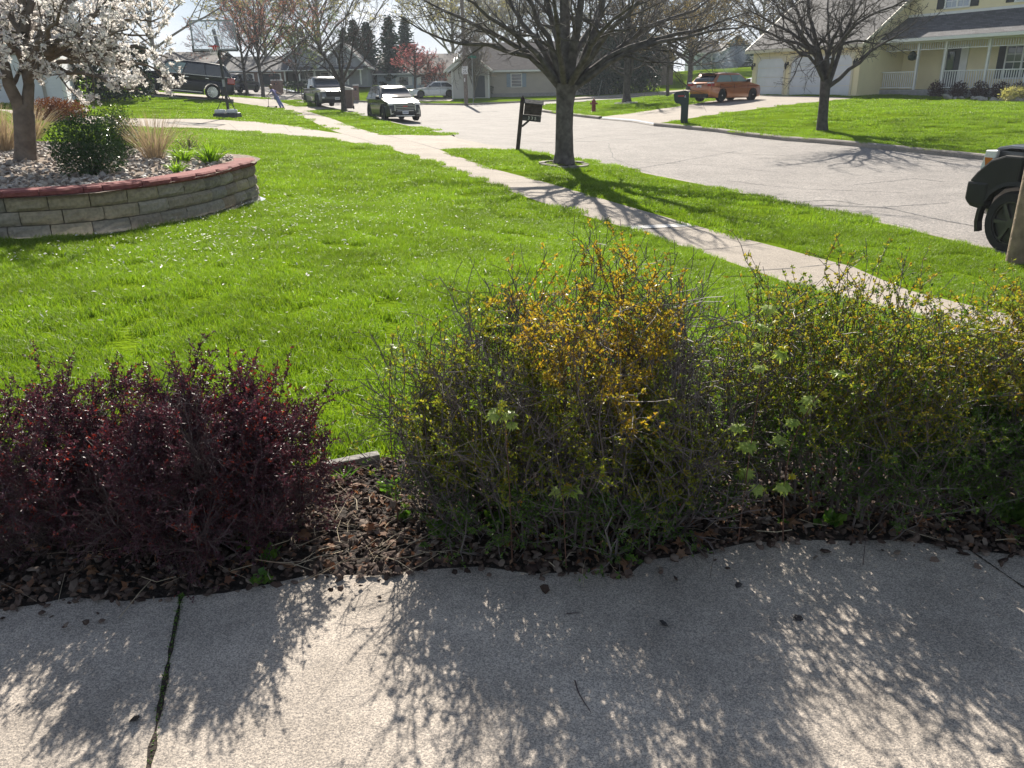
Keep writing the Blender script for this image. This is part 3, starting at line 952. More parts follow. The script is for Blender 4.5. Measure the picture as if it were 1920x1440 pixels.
def rosettes(mb, pos, tan, k, ln, w, g, mat, updir=.5):
    n = len(pos)
    pos = np.repeat(pos, k, 0) + g.normal(size=(n * k, 3)) * .002
    tan = np.repeat(tan, k, 0)
    d = nrm(tan * .45 + nrm(g.normal(size=(n * k, 3))) * 1.0 + np.array([[0, 0, updir * .6]]))
    m = len(pos)
    leafs(mb, pos, d, g.uniform(.7, 1.3, m) * ln, g.uniform(.8, 1.2, m) * w, g, mat, fold=.12)
def barberry(name, c, r, h, seed, n, label, mask, mats, group, twig, leafln=(.0125, .0075), step=.02, k=4, up=0., wander=.17, prof=None, cat='shrub', spread=.35, box=2.4, tw=(.0013, .001), l1=.30, patch=0., pf=26, skirt=0):
    g = np.random.default_rng(seed)
    root = empty(name, c, 0, label, cat, group)
    A = bush_axes(g, (0, 0, 0), r, h, *n, up=up, w=wander, prof=prof, spread=spread, box=box, tw=tw, l1=l1)
    mb = MB()
    tubes(mb, *A[0], 5); tubes(mb, *A[1], 4); tubes(mb, *A[2], 3)
    mb.build('stems', twig, root)
    mb = MB()
    for q in (A[1][0], A[2][0]):
        pos, tan = along(q, g, step)
        which, keep = mask(pos, g, h, r)
        if patch:
            q3 = np.column_stack([pos[:, 0] + .7 * pos[:, 1], pos[:, 2] - .6 * pos[:, 1]])
            keep &= vnoise(q3, pf, seed + 3) + .5 * vnoise(q3, pf * 2.1, seed + 4) > patch
        for i in range(len(mats)):
            s = keep & (which == i)
            if s.any(): rosettes(mb, pos[s], tan[s], k, leafln[0], leafln[1], g, i)
    if skirt:
        A2 = bush_axes(g, (0, -.03, 0), (r[0] * 1.02, r[1] * .95), h * .52, skirt, 8, 5, up=-.02, w=.24, spread=.85, box=3, tw=tw, l1=.34)
        for q in (A2[1][0], A2[2][0]):
            pos, tan = along(q, g, step)
            which, keep = mask(pos, g, h, r)
            if patch: keep = g.random(len(pos)) < .55
            for i in range(len(mats)):
                s = keep & (np.maximum(which, 1) == i)
                if s.any(): rosettes(mb, pos[s], tan[s], k, leafln[0], leafln[1], g, i)
        m2 = MB()
        tubes(m2, *A2[0], 4); tubes(m2, *A2[1], 4); tubes(m2, *A2[2], 3)
        m2.build('low_stems', twig, root)
    mb.build('leaves', mats, root)
    return root
BUSH = 'barberry shrubs in the front bed'
def mask_purple(pos, g, h, r):
    n = len(pos)
    wh = np.where(g.random(n) < .03, 1, 0)
    red = (vnoise(pos[:, [0, 2]], 9, 4) > .55)
    wh = np.where(red & (g.random(n) < .16), 1, wh)
    keep = g.random(n) < np.clip(.45 + pos[:, 2] / h * .5, .3, .95)
    return wh, keep
def hgt(px, py, Y): return at(px, py, Y)[2]
Yp = 2.78
x = at(425, 900, Yp)[0]
barberry('purple_barberry', (x - .02, Yp - .06, 0), (.42, .46), hgt(420, 672, Yp - .05) * .91, 101, (100, 12, 7), 'dense dark purple barberry dome between the mulch gap and the thinner purple bush', mask_purple, [M_PURPLE, M_RED], BUSH, M_TWIGP, (.0112, .006), .0115, 4, l1=.17, wander=.16, box=2.6, patch=-.5, up=-.035, pf=13)
x = at(120, 900, Yp)[0]
barberry('purple_barberry', (x, Yp - .02, 0), (.44, .46), hgt(160, 690, Yp) * .88, 102, (78, 12, 6), 'thinner purple barberry with bare twig tips at the left end of the bed', mask_purple, [M_PURPLE, M_RED], BUSH, M_TWIGP, (.0112, .006), .0135, 4, l1=.19, wander=.16, box=2.7, patch=-.4, up=-.03, pf=13)
barberry('purple_barberry', (x - .75, Yp, 0), (.4, .42), .6, 106, (60, 9, 6), 'purple barberry cut off by the left edge of the photo', mask_purple, [M_PURPLE, M_RED], BUSH, M_TWIGP, (.0115, .0062), .017, 4)
def mask_mid(pos, g, h, r):
    n = len(pos)
    u = pos[:, 0] / r[0]
    hh = pos[:, 2] / h + .12 * vnoise(pos[:, [0, 2]], 6, 8)
    gold = hh + .05 + .35 * np.exp(-((u - .27) / .14) ** 2) + .12 * np.exp(-((u - .0) / .3) ** 2)
    wh = np.where(gold > .93, 0, np.where(hh > .27, 1, 2))
    wh = np.where(g.random(n) < .12, np.clip(wh + g.integers(-1, 2, n), 0, 2), wh)
    bare = np.clip((u - .42) / .2, 0, 1) * .88            # the right third stands bare
    clump = (np.abs(u - .27) < .12) & (pos[:, 2] > .45 * h)
    bare = np.where(clump, .0, bare)
    bare = np.maximum(bare, np.clip((-u - .84) / .12, 0, 1) * .8)
    bare = np.maximum(bare, ((hh > .92) & (u < -.25)) * .7)   # bare tips on the upper left
    keep = g.random(n) < np.clip(.62 - bare * .62 + .30 * np.exp(-((u - .27) / .14) ** 2) * (hh > .5), .03, 1)
    return wh, keep
def prof_mid(u): return np.interp(u, [-1, -.7, -.45, -.1, .1, .35, .6, 1], [.86, .9, .9, .94, 1.0, 1.0, .93, .88])
Ym = 2.80
xm = at(1072, 800, Ym)[0]
barberry('golden_barberry', (xm, Ym, 0), (.66, .40), hgt(1110, 462, Ym) * .90, 103, (112, 11, 6), 'tall golden leaved barberry with bare grey twigs in the middle of the bed', mask_mid, [M_GOLD, M_OLIVE, M_GREEN], BUSH, M_TWIG, (.0135, .0085), .0155, 4, up=.02, prof=prof_mid, spread=.8, box=6, tw=(.0016, .0012), l1=.24, patch=.05, pf=19, wander=.27, skirt=70)
def mask_right(pos, g, h, r):
    n = len(pos)
    hh = pos[:, 2] / h + .1 * vnoise(pos[:, [0, 2]], 7, 9)
    wh = np.where(hh > .5, 1, 2)
    wh = np.where((hh > .6) & (g.random(n) < .18), 0, wh)
    wh = np.where((hh > .5) & (g.random(n) < .2), 2, wh)
    u = pos[:, 0] / r[0]
    keep = g.random(n) < np.clip(.62 - np.clip((.45 - hh) / .3, 0, 1) * .25 - np.clip((-u - .35) / .5, 0, 1) * .25, .12, 1)
    return wh, keep
Yr = 2.90
x = at(1590, 800, Yr)[0]
barberry('olive_barberry', (x, Yr, 0), (.50, .40), hgt(1600, 520, Yr) * .94, 104, (72, 10, 5), 'olive leaved barberry with arching open sprays beside the golden barberry', mask_right, [M_GOLD, M_OLIVE, M_GREEN], BUSH, M_TWIG, (.013, .008), .0175, 4, up=.02, wander=.24, spread=.75, box=5, tw=(.0015, .0012), patch=.0, pf=18, skirt=16)
def mask_far(pos, g, h, r):
    n = len(pos)
    hh = pos[:, 2] / h + .12 * vnoise(pos[:, [0, 2]], 7, 9)
    wh = np.where(hh > .62, 1, 2)
    wh = np.where((hh > .6) & (g.random(n) < .2), 0, wh)
    return wh, g.random(n) < .72
x = at(1950, 800, Yr)[0]
barberry('green_barberry', (x, Yr - .02, 0), (.46, .40), hgt(1900, 548, Yr) * .93, 105, (80, 10, 7), 'leafy green barberry with yellow top at the right end of the bed', mask_far, [M_GOLD, M_OLIVE, M_GREEN], BUSH, M_TWIG, (.0135, .0085), .0165, 4, wander=.2, spread=.7, box=4, patch=-.35, pf=16, skirt=30)

# maple seedlings grown up through the shrubs
M_MAPLE = leafmat('maple_leaf', [(.34, .44, .10), (.44, .52, .16), (.25, .36, .07)], trans=.5, rough=.4, tint=(1.2, 1.2, .45))
M_MAPLEY = leafmat('young_maple_leaf', [(.6, .52, .05), (.52, .52, .08), (.46, .5, .1)], trans=.5, rough=.4, tint=(1.2, 1.1, .4))
M_SAPSTEM = mat('sapling_stem', (.12, .06, .04), .6)
def seedling(stemsp, leaves, label, seed, Y=2.42, base=None):
    g = np.random.default_rng(seed)
    b = at(*stemsp[0][:2], Y)
    root = empty('maple_seedling', (b[0], Y, 0.0), 0, label, 'seedling', 'maple seedlings among the shrubs')
    o0 = np.array([b[0], Y, 0.0])
    mb = MB()
    pts = [at(p[0], p[1], Y + g.normal() * .015) - o0 for p in stemsp if p[1] < 960 or p is stemsp[0]]
    pts[0][2] = 0.0
    pp = resample(pts, 9)
    mb.tube(pp, np.linspace(.0028, .0012, 9), 5)
    ml = MB()
    for px, py, sz, yng in leaves:
        q = at(px, py, Y + g.normal() * .02) - o0
        i = np.argmin(np.linalg.norm(pp - q, axis=1))
        mb.tube([pp[i], (pp[i] + q) / 2 + np.array([0, 0, .008]), q], [.0011, .001, .0008], 4)
        nl = 7 if yng else 6
        for k in range(nl):
            a = g.random() * 6.283
            d = Vector((math.cos(a), math.sin(a) * .6 - .15, .75 if yng else -.15 + g.normal() * .25))
            palmate(ml, q, d, Vector((d.x * -.4 + g.normal() * .3, -.7, .9)), sz * .98 * g.uniform(.7, 1.15) * (.6 if yng else 1), g, 1 if yng else 0, curl=.45)
    mb.build('stem', M_SAPSTEM, root)
    ml.build('leaves', [M_MAPLE, M_MAPLEY], root)
    return root
seedling([(1385, 1000), (1405, 850), (1425, 720), (1442, 560)], [(1442, 552, .035, 1), (1440, 578, .04, 0), (1432, 612, .035, 0), (1450, 606, .03, 1), (1425, 650, .036, 0), (1470, 662, .042, 0), (1468, 655, .034, 1), (1424, 690, .03, 0), (1385, 800, .04, 0), (1400, 835, .045, 0), (1395, 885, .05, 0), (1420, 915, .04, 0)], 'tallest maple seedling with yellow tip standing between golden and olive barberries', 1, 2.55)
seedling([(1470, 1000), (1470, 860), (1500, 780), (1540, 730), (1588, 676)], [(1588, 676, .034, 1), (1572, 698, .034, 0), (1545, 740, .034, 1), (1520, 748, .042, 0), (1512, 765, .036, 0), (1488, 790, .036, 0), (1462, 825, .042, 0), (1485, 895, .04, 1), (1470, 912, .045, 0)], 'maple seedling leaning right across the olive barberry', 2, 2.56)
seedling([(960, 1020), (955, 900), (945, 772)], [(942, 760, .036, 1), (938, 770, .05, 0), (952, 774, .045, 0), (930, 775, .04, 0), (960, 795, .03, 0)], 'single bright leaf cluster of a maple seedling in front of the golden barberry', 3, 2.43)
seedling([(1062, 1030), (1058, 960), (1055, 915)], [(1050, 918, .05, 0), (1070, 916, .045, 0)], 'low maple seedling with dark green leaves at the foot of the golden barberry', 4, 2.42)
seedling([(745, 960), (730, 800), (728, 700), (737, 632)], [(737, 630, .03, 1), (735, 650, .032, 0), (728, 690, .03, 0), (735, 745, .026, 1), (712, 742, .026, 0)], 'thin maple seedling at the left rim of the golden barberry', 5, 2.75)
# low green weeds in the mulch
M_WEED = leafmat('weed_leaf', [(.05, .12, .02), (.09, .19, .03), (.15, .25, .035)], trans=.4, rough=.45)
def weed(px, py, s, label, seed, n=26, grassy=False):
    g = np.random.default_rng(seed)
    q = gp(px, py, 0)
    root_ = MB()
    d = np.column_stack([g.normal(size=(n, 2)) * .8, np.abs(g.normal(size=n)) * .6 + .35])
    base = g.normal(size=(n, 3)) * s * .18
    base[:, 2] = np.abs(base[:, 2]) * (1.2 if not grassy else .1)
    leafs(root_, base, d, s * g.uniform(.5, 1.0, n) * (1.5 if grassy else .8), s * (.08 if grassy else .42), g, fold=.15)
    o = root_.build('weed', M_WEED)
    o.location = q
    tag(o, label, 'weed', 'weeds in the mulch')
weed(505, 1052, .07, 'broad leaved green weed at the foot of the dense purple barberry', 1)
weed(492, 1092, .06, 'green weed on the concrete edge below the dense purple barberry', 2)
weed(465, 1032, .05, 'small weed hidden in the shade of the dense purple barberry', 9)
weed(640, 900, .09, 'pale grassy tuft in front of the grey edging block', 3, 22, True)
weed(735, 925, .07, 'yellow green sprig in the open mulch gap', 4)
weed(760, 975, .06, 'small sprig in the middle of the mulch gap', 5)
weed(830, 1010, .09, 'leafy weed at the lower left of the golden barberry', 6, 40)
weed(945, 985, .10, 'dense green weed under the golden barberry', 7, 50)
weed(1185, 1058, .05, 'small weed at the concrete edge under the golden barberry', 8)
weed(1560, 985, .08, 'dark green weed below the olive barberry', 10, 30)
weed(1465, 985, .04, 'tiny light green weed between the golden and olive barberries', 11, 14)
weed(1890, 980, .11, 'dark green leafy weed under the green barberry', 12, 50)
# grey edging block of the bed
M_EDGE = mat('grey_block', (.22, .205, .19), .9, var=.25, vs=14, bump=.5, bs=40)
mb = MB()
a, b = gp(606, 888, .0), gp(712, 868, .0)
mb.bar((a[0], a[1], .012), (b[0], b[1], .016), .05, .075)
o = bevel(mb.build('edging_block', M_EDGE), .006, 2)
tag(o, 'weathered grey edging block between mulch gap and lawn', 'edging')
# the open joint in the patio with dirt and moss
mb = MB()
for pl in ([(340, 1118), (322, 1210), (300, 1330), (278, 1445)], [(1815, 1030), (1870, 1068), (1925, 1106)]):
    q = [tuple(gp(*p)[:2]) for p in pl]
    strip(mb, [tuple(p) for p in resample([(x, y, 0) for x, y in q], 30)[:, :2]], .013 if pl[0][0] < 900 else .006, .003)
o = mb.build('patio_joint', M_SOIL); o['kind'] = 'structure'
g = np.random.default_rng(77)
q = resample([gp(*p) for p in [(340, 1118), (322, 1210), (300, 1330), (278, 1445)]], 60)
k = (60 * g.random(260) ** 2.2).astype(int)
mb = MB()
leafs(mb, q[k] + np.column_stack([g.normal(size=(260, 2)) * .005, np.full(260, .004)]), np.column_stack([g.normal(size=(260, 2)), g.uniform(.1, .8, 260)]), g.uniform(.003, .009, 260), .0045, g, 0)
mb.build('moss', M_WEED)['kind'] = 'stuff'
# litter on the patio
M_DARKSTONE = mat('dark_stone', (.04, .035, .035), .8, var=.4, vs=60)
for (px, py, s, lb) in ((1245, 1171, .011, 'dark lava pebble on the patio near the middle'), (1496, 1161, .013, 'dark lava pebble on the patio below the olive barberry'), (253, 1350, .012, 'dark chip beside the mossy patio joint'), (1384, 1098, .012, 'dark lava pebble at the upper edge of the patio')):
    mb = MB()
    stones(mb, np.array([[0, 0, .004]]), s, np.random.default_rng(px), .7)
    o = mb.build('pebble', M_DARKSTONE); o.location = gp(px, py, .002)
    tag(o, lb, 'pebble', 'dark pebbles lying on the patio')
def stick(pts, r, label, lift=.004):
    mb = MB()
    p0 = gp(*pts[0][:2])
    P = [gp(x, y) - p0 + np.array([0, 0, z]) for x, y, z in pts]
    mb.tube(resample(P, 9), np.linspace(r, r * .5, 9), 5)
    o = mb.build('stick', M_TWIGP); o.location = p0
    tag(o, label, 'stick', 'sticks lying on the patio')
stick([(1078, 1278, .004), (1085, 1305, .006), (1095, 1318, .004), (1108, 1337, .003)], .0022, 'bent dark stick lying on the shaded patio')
stick([(1062, 1152, .003), (1083, 1150, .003), (1088, 1151, .003)], .0018, 'short dark stick on the patio under the golden barberry')
stick([(1618, 1060, .002), (1620, 1020, .06), (1628, 980, .14), (1636, 960, .22)], .0015, 'thin bare stalk leaning out of the mulch over the patio')
# ------------------------------------------------------------------ retaining wall and planting bed on the left
PZ = .60
F = OF[rid == IDX['planter']]
u, inv = np.unique(F, return_inverse=True)
mb = MB()
zz = np.maximum(PZ - .03 + .05 * vnoise(OV[u], 1.3, 3) * .3 + .022 * np.clip(OV[u, 1] - 10, 0, 9), HZ[u] + .01)
mb.arr(np.stack([OV[u, 0], OV[u, 1], zz], 1), inv.reshape(-1, 3))
M_BEDSOIL = mat('bed_gravel_soil', (.12, .085, .06), .95, var=.5, vs=16, bump=.6, bs=50, col2=(.2, .15, .11))
mb.build('planter_soil', M_BEDSOIL, smooth=True)['kind'] = 'structure'
def pz(x, y):
    return max(PZ - .03 + .05 * float(vnoise(np.array([[x, y]]), 1.3, 3)[0]) * .3 + .022 * min(9, max(0, y - 10)), h1(x, y) + .01)
M_BLOCK = leafmat('wall_block', [(.26, .22, .16), (.34, .285, .20), (.20, .18, .145), (.29, .26, .21), (.24, .19, .135), (.22, .205, .18)], trans=0, rough=.95, spec=.15, world_var=.22, wscale=26)
M_CAP = leafmat('wall_cap', [(.20, .062, .058), (.23, .078, .07), (.17, .055, .052)], trans=0, rough=.9, spec=.2, world_var=.2, wscale=22)
root = empty('retaining_wall', (PLAN[4][0], PLAN[4][1], .1), 0, 'curved low wall of grey brown split blocks with a red capstone rim around the magnolia bed', 'wall')
ro = np.array([PLAN[4][0], PLAN[4][1], .1])
WL = resample([(x, y, 0) for x, y in PLAN[:17]], 400)[:, :2]
for _ in range(120): WL[1:-1] = .5 * WL[1:-1] + .25 * (WL[:-2] + WL[2:])
sd_ = np.concatenate(([0], np.cumsum(np.linalg.norm(np.diff(WL, axis=0), axis=1))))
def wp(s):
    p = np.array([np.interp(s, sd_, WL[:, 0]), np.interp(s, sd_, WL[:, 1])])
    q = np.array([np.interp(s + .02, sd_, WL[:, 0]), np.interp(s + .02, sd_, WL[:, 1])])
    t = (q - p) / max(1e-6, np.linalg.norm(q - p))
    return p, t
g = np.random.default_rng(9)
def wall_piece(mb, s0, s1, z0, z1, inset, dep, rough, taper):
    p0, t0 = wp(s0); p1, t1 = wp(s1)
    n0 = np.array([-t0[1], t0[0]]); n1 = np.array([-t1[1], t1[0]])      # inwards
    nu, nz_ = 6, 4
    V = []
    for k in range(nz_ + 1):
        for i in range(nu + 1):
            a, b = i / nu, k / nz_
            p = p0 * (1 - a) + p1 * a
            n = n0 * (1 - a) + n1 * a
            edge = min(a, 1 - a) * (s1 - s0) / .02
            edz = min(b, 1 - b) * (z1 - z0) / .018
            rnd_ = (1 - min(1, edge)) ** 2 * .022 + (1 - min(1, edz)) ** 2 * .016
            o_ = inset + rnd_ + g.normal() * rough - .014 * min(1, edge) * min(1, edz)
            q = p + n * o_
            V.append((q[0], q[1], z0 + (z1 - z0) * b))
    w = nu + 1
    Fq = [(k * w + i, k * w + i + 1, (k + 1) * w + i + 1, (k + 1) * w + i) for k in range(nz_) for i in range(nu)]
    b = len(V)
    for k in (0, nz_):
        for i in (0, nu):
            a = i / nu
            p = p0 * (1 - a) + p1 * a; n = n0 * (1 - a) + n1 * a
            q = p + n * (inset + dep)
            V.append((q[0], q[1], z0 + (z1 - z0) * k / nz_))
    top = tuple(nz_ * w + i for i in range(nu + 1))
    Fq.append(top + (b + 3, b + 2))
    Fq.append(tuple(i for i in range(nu, -1, -1)) + (b, b + 1))
    Fq.append(tuple(k * w for k in range(nz_, -1, -1)) + (b, b + 2))
    Fq.append(tuple(k * w + nu for k in range(nz_ + 1)) + (b + 3, b + 1))
    mb.add([tuple(np.array(v) - ro) for v in V], Fq)
mb = MB()
tot = sd_[-1]
CH = .152
for c in range(4):
    s = g.uniform(.0, .3) + (.22 if c % 2 else 0)
    z0 = .555 - (c + 1) * CH
    while s < tot - .5:
        t0_, t1_ = wp(s)[1], wp(min(tot - .05, s + .43))[1]
        l = .43 if t0_ @ t1_ > .86 else .2
        wall_piece(mb, s + .005, s + l - .005, z0 + .004, z0 + CH - .003, -.008 * c + .03, .22, .006, 1)
        s += l
mb.build('blocks', M_BLOCK, root)
mb = MB()
s = .1
while s < tot - .6:
    l = g.choice([.40, .44, .48]) if wp(s)[1] @ wp(min(tot - .05, s + .45))[1] > .95 else .2
    wall_piece(mb, s + .004, s + l - .004, .557, .632, -.005, .31, .0025, 1)
    s += l
mb.build('capstones', M_CAP, root)
# stones in the bed
M_RIVER = leafmat('river_stone', [(.42, .36, .29), (.28, .23, .19), (.5, .45, .39), (.2, .17, .15), (.35, .27, .2)], trans=0, rough=.7, spec=.3)
N = 5200
P = np.column_stack([g.uniform(-10, -3.4, N), g.uniform(8.2, 16, N)])
inn = np.array(PLAN)
ok = inpoly(P, inn) & inpoly(P + [[.3, -.3]], inn) & inpoly(P + [[-.1, -.38]], inn) & inpoly(P + [[.3, 0.1]], inn)
P = P[ok]
mb = MB()
stones(mb, np.column_stack([P, [pz(*q) + .008 for q in P]]), g.uniform(.018, .045, len(P)), g, .7)
mb.build('river_stones', M_RIVER)['kind'] = 'stuff'
def on_bed(px, py):
    q = gp(px, py, PZ)
    for _ in range(3): q = gp(px, py, pz(q[0], q[1]))
    return q
# evergreen shrubs in the bed
M_BOX = leafmat('boxwood_leaf', [(.018, .05, .012), (.03, .075, .016), (.05, .10, .02), (.022, .06, .02)], trans=.25, rough=.28, spec=.6)
M_BOXY = leafmat('boxwood_tip', [(.16, .22, .03), (.10, .17, .025), (.22, .25, .04)], trans=.4, rough=.35)
def leafball(name, base, r, h, n, lsize, mats, label, cat, seed, group=None, tipf=0., twig=None, squash=2.2, lump=.15):
    g = np.random.default_rng(seed)
    root = empty(name, base, 0, label, cat, group)
    d = nrm(g.normal(size=(n, 3)))
    d[:, 2] = d[:, 2] * np.where(d[:, 2] < 0, .85, 1.1)
    d = nrm(d)
    lum = 1 + lump * vnoise(np.column_stack([np.arctan2(d[:, 1], d[:, 0]) * 2, d[:, 2] * 3]), 2.2, seed)
    rad = (g.random(n) ** .45) * lum
    pos = d * rad[:, None] * np.array([[r[0], r[1], h * .55]]) + np.array([[0, 0, h * .42]])
    pos[:, 2] = np.maximum(pos[:, 2], .01)
    mb = MB()
    dd = nrm(d * .8 + g.normal(size=(n, 3)) * .8)
    tip = (rad > .8) & (pos[:, 2] > h * .55) & (g.random(n) < tipf)
    for i, s in enumerate((~tip, tip)):
        if s.any() and (i < len(mats)): leafs(mb, pos[s], dd[s], lsize * g.uniform(.7, 1.3, s.sum()), lsize * .5, g, i, fold=.15)
    mb.build('foliage', mats, root)
    mb = MB()
    m = 26
    e = nrm(g.normal(size=(m, 3)) * [[1, 1, .5]] + [[0, 0, .9]]) * np.array([[r[0], r[1], h * .8]]) * .8
    s = np.linspace(0, 1, 4)[None, :, None]
    P0 = e[:, None] * s + g.normal(size=(m, 4, 3)) * .02 * s
    R0 = np.tile(np.linspace(.008, .002, 4), (m, 1))
    tubes(mb, P0, R0, 4)
    mb.build('stems', twig or M_TWIG, root)
    return root
b = on_bed(152, 332)
leafball('boxwood_shrub', b + [0, .30, 0], (.47, .42), .80, 9000, .034, [M_BOX, M_BOXY], 'round dark glossy boxwood in front of the magnolia trunk', 'shrub', 3, 'boxwood shrubs in the magnolia bed', .10)
b = on_bed(212, 296)
leafball('boxwood_shrub', b + [0, .3, 0], (.32, .32), .86, 5000, .034, [M_BOX, M_BOXY], 'boxwood with yellow green tips between the dark boxwood and the grass tuft', 'shrub', 4, 'boxwood shrubs in the magnolia bed', .45)
M_JUN = leafmat('russet_needle', [(.16, .05, .025), (.22, .075, .035), (.11, .035, .02)], trans=.2, rough=.6)
b = T(110, 228)
leafball('juniper_mound', b, (1.0, .8), .75, 6000, .07, [M_JUN], 'low russet brown juniper mound in front of the white garage door', 'shrub', 5)
# ornamental grasses
M_DRYG = leafmat('dry_grass', [(.42, .34, .24), (.33, .26, .18), (.52, .44, .33), (.25, .19, .13)], trans=.3, rough=.6, tint=(1.1, 1, .8))
M_LILY = leafmat('daylily_leaf', [(.16, .28, .03), (.22, .36, .04), (.11, .22, .03)], trans=.5, rough=.4, tint=(1.2, 1.2, .45))
def tuft(name, base, n, h, spread, w, m, label, cat, seed, group=None, arch=.3, lean=(0, 0)):
    g = np.random.default_rng(seed)
    root = empty(name, base, 0, label, cat, group)
    a = g.random(n) * 6.283
    o = np.sqrt(g.random(n)) * spread
    hh = h * g.uniform(.5, 1.05, n)
    D = np.column_stack([np.cos(a), np.sin(a)])
    B = np.column_stack([D * (o * .28)[:, None], np.zeros(n)])
    K = 5
    s = np.linspace(0, 1, K)
    V = []
    sd = np.column_stack([-D[:, 1], D[:, 0], np.zeros(n)])
    sd = nrm(sd + g.normal(size=sd.shape) * .5)
    P = np.stack([np.column_stack([B[:, 0] + D[:, 0] * o * (t ** 1.3) + lean[0] * t * hh, B[:, 1] + D[:, 1] * o * (t ** 1.3) + lean[1] * t * hh, hh * (t - arch * (o / spread) * t ** 2.2)]) for t in s], 1)
    P += g.normal(size=P.shape) * np.array([0, .004, .008, .012, .016])[None, :, None]
    ww = np.array([.7, 1, .9, .6, .1])[None, :, None] * (w * g.uniform(.6, 1.3, n))[:, None, None] / 2
    A, Bq = P - sd[:, None] * ww, P + sd[:, None] * ww
    V = np.stack([A, Bq], 2).reshape(n, K * 2, 3)
    f = np.array([[2 * i, 2 * i + 1, 2 * i + 3, 2 * i + 2] for i in range(K - 1)])
    mb = MB()
    mb.arr(V.reshape(-1, 3), (f[None] + (np.arange(n) * K * 2)[:, None, None]).reshape(-1, 4))
    o_ = mb.build('blades', m, root)
    return root
b = on_bed(290, 298)
tuft('ornamental_grass', b, 330, .78, .48, .007, M_DRYG, 'dry straw coloured ornamental grass with open stalks near the wall end', 'ornamental grass', 1, 'dry ornamental grasses in the bed', .12)
b = on_bed(8, 285)
tuft('ornamental_grass', b, 420, .95, .5, .009, M_DRYG, 'dry straw grass clump left of the magnolia trunk', 'ornamental grass', 2, 'dry ornamental grasses in the bed', .3)
b = on_bed(62, 262)
tuft('ornamental_grass', b, 300, .85, .55, .009, M_DRYG, 'dry straw grass clump just behind the magnolia trunk', 'ornamental grass', 3, 'dry ornamental grasses in the bed', .35, (.25, 0))
b = on_bed(345, 303)
tuft('daylily', b, 120, .30, .24, .016, M_LILY, 'daylily clump with bright new leaves beside the straw grass', 'daylily', 4, 'daylilies near the wall rim', .45)
b = on_bed(395, 306)
tuft('daylily', b, 170, .36, .30, .018, M_LILY, 'largest daylily clump at the right end of the bed', 'daylily', 5, 'daylilies near the wall rim', .45)
b = on_bed(332, 323)
tuft('daylily', b, 60, .2, .16, .014, M_LILY, 'smallest daylily clump right behind the red capstones', 'daylily', 6, 'daylilies near the wall rim', .4)
b = on_bed(345, 285)
leafball('seed_head_shrub', b + [0, .2, 0], (.34, .3), .42, 700, .022, [M_DRYG], 'brownish dried plant with seed heads behind the daylilies', 'plant', 15)
# ------------------------------------------------------------------ trees
def barkmat(name, col, var=.4):
    return mat(name, col, .9, var=var, vs=7, bump=.9, bs=30, spec=.2, detail=8)
M_BARK = barkmat('grey_bark', (.105, .094, .088))
M_BARKD = barkmat('dark_bark', (.075, .066, .062))
M_MAGB = barkmat('magnolia_bark', (.15, .125, .105), .3)
M_FARB = mat('far_twigs', (.20, .175, .155), .9, var=.25, vs=1)
M_BLOSS = leafmat('magnolia_petal', [(.80, .79, .78), (.84, .83, .82), (.78, .74, .73), (.82, .80, .79)], trans=.45, rough=.45, tint=(1.05, 1.02, .98))
def flare(root, base, r, m, seed):
    pass
def build_tree(name, base, trunk, limbs, sub, seed, bark, label, cat='tree', group=None, S=(10, 8, 5, 4, 3), leaf=None, leafparts='leaves', leaffn=None, keep=None):
    """trunk: (pts, radii); limbs: list of (pts, r0, r1); sub: list of spawn keyword dicts applied in turn to all limbs"""
    g = np.random.default_rng(seed)
    root = empty(name, base, 0, label, cat, group)
    bo = np.array(base)
    mb = MB()
    tp = np.array(trunk[0]) - bo
    mb.tube(tp, trunk[1], 14)
    tr = mb.build('trunk', bark, root, smooth=True)
    K = 9
    P = np.stack([resample(np.array(l[0]) - bo, K) for l in limbs])
    Rr = np.stack([np.linspace(l[1], l[2], K) for l in limbs])
    P[:, 2:-1] += g.normal(size=P[:, 2:-1].shape) * (np.linalg.norm(P[:, -1] - P[:, 0], axis=1) * .012)[:, None, None]
    mb = MB()
    tubes(mb, P, Rr, 8)
    levels = [(P, Rr)]
    cur = (P, Rr)
    for i, kw in enumerate(sub):
        kw = dict(kw)
        cum = kw.pop('cum', False)
        src = cur
        if cum:                     # also from the parent level
            pass
        cur = spawn(src[0], src[1], g=g, **kw)
        levels.append(cur)
        tubes(mb, cur[0], cur[1], 5 if i == 0 else (4 if i == 1 else 3))
    mb.build('branches', bark, root, smooth=True)
    if leaffn:
        mb = MB()
        leaffn(mb, levels, g)
        mb.build(leafparts, leaf, root)
    return root
def px_limbs(spec, Y0):
    # spec rows: (points in the picture, depth offset at the tip, start radius, end radius)
    out = []
    for pts, dy, r0, r1 in spec:
        n = len(pts)
        out.append(([at(x, y, Y0 + dy * (i / (n - 1)) ** 1.2) for i, (x, y) in enumerate(pts)], r0, r1))
    return out
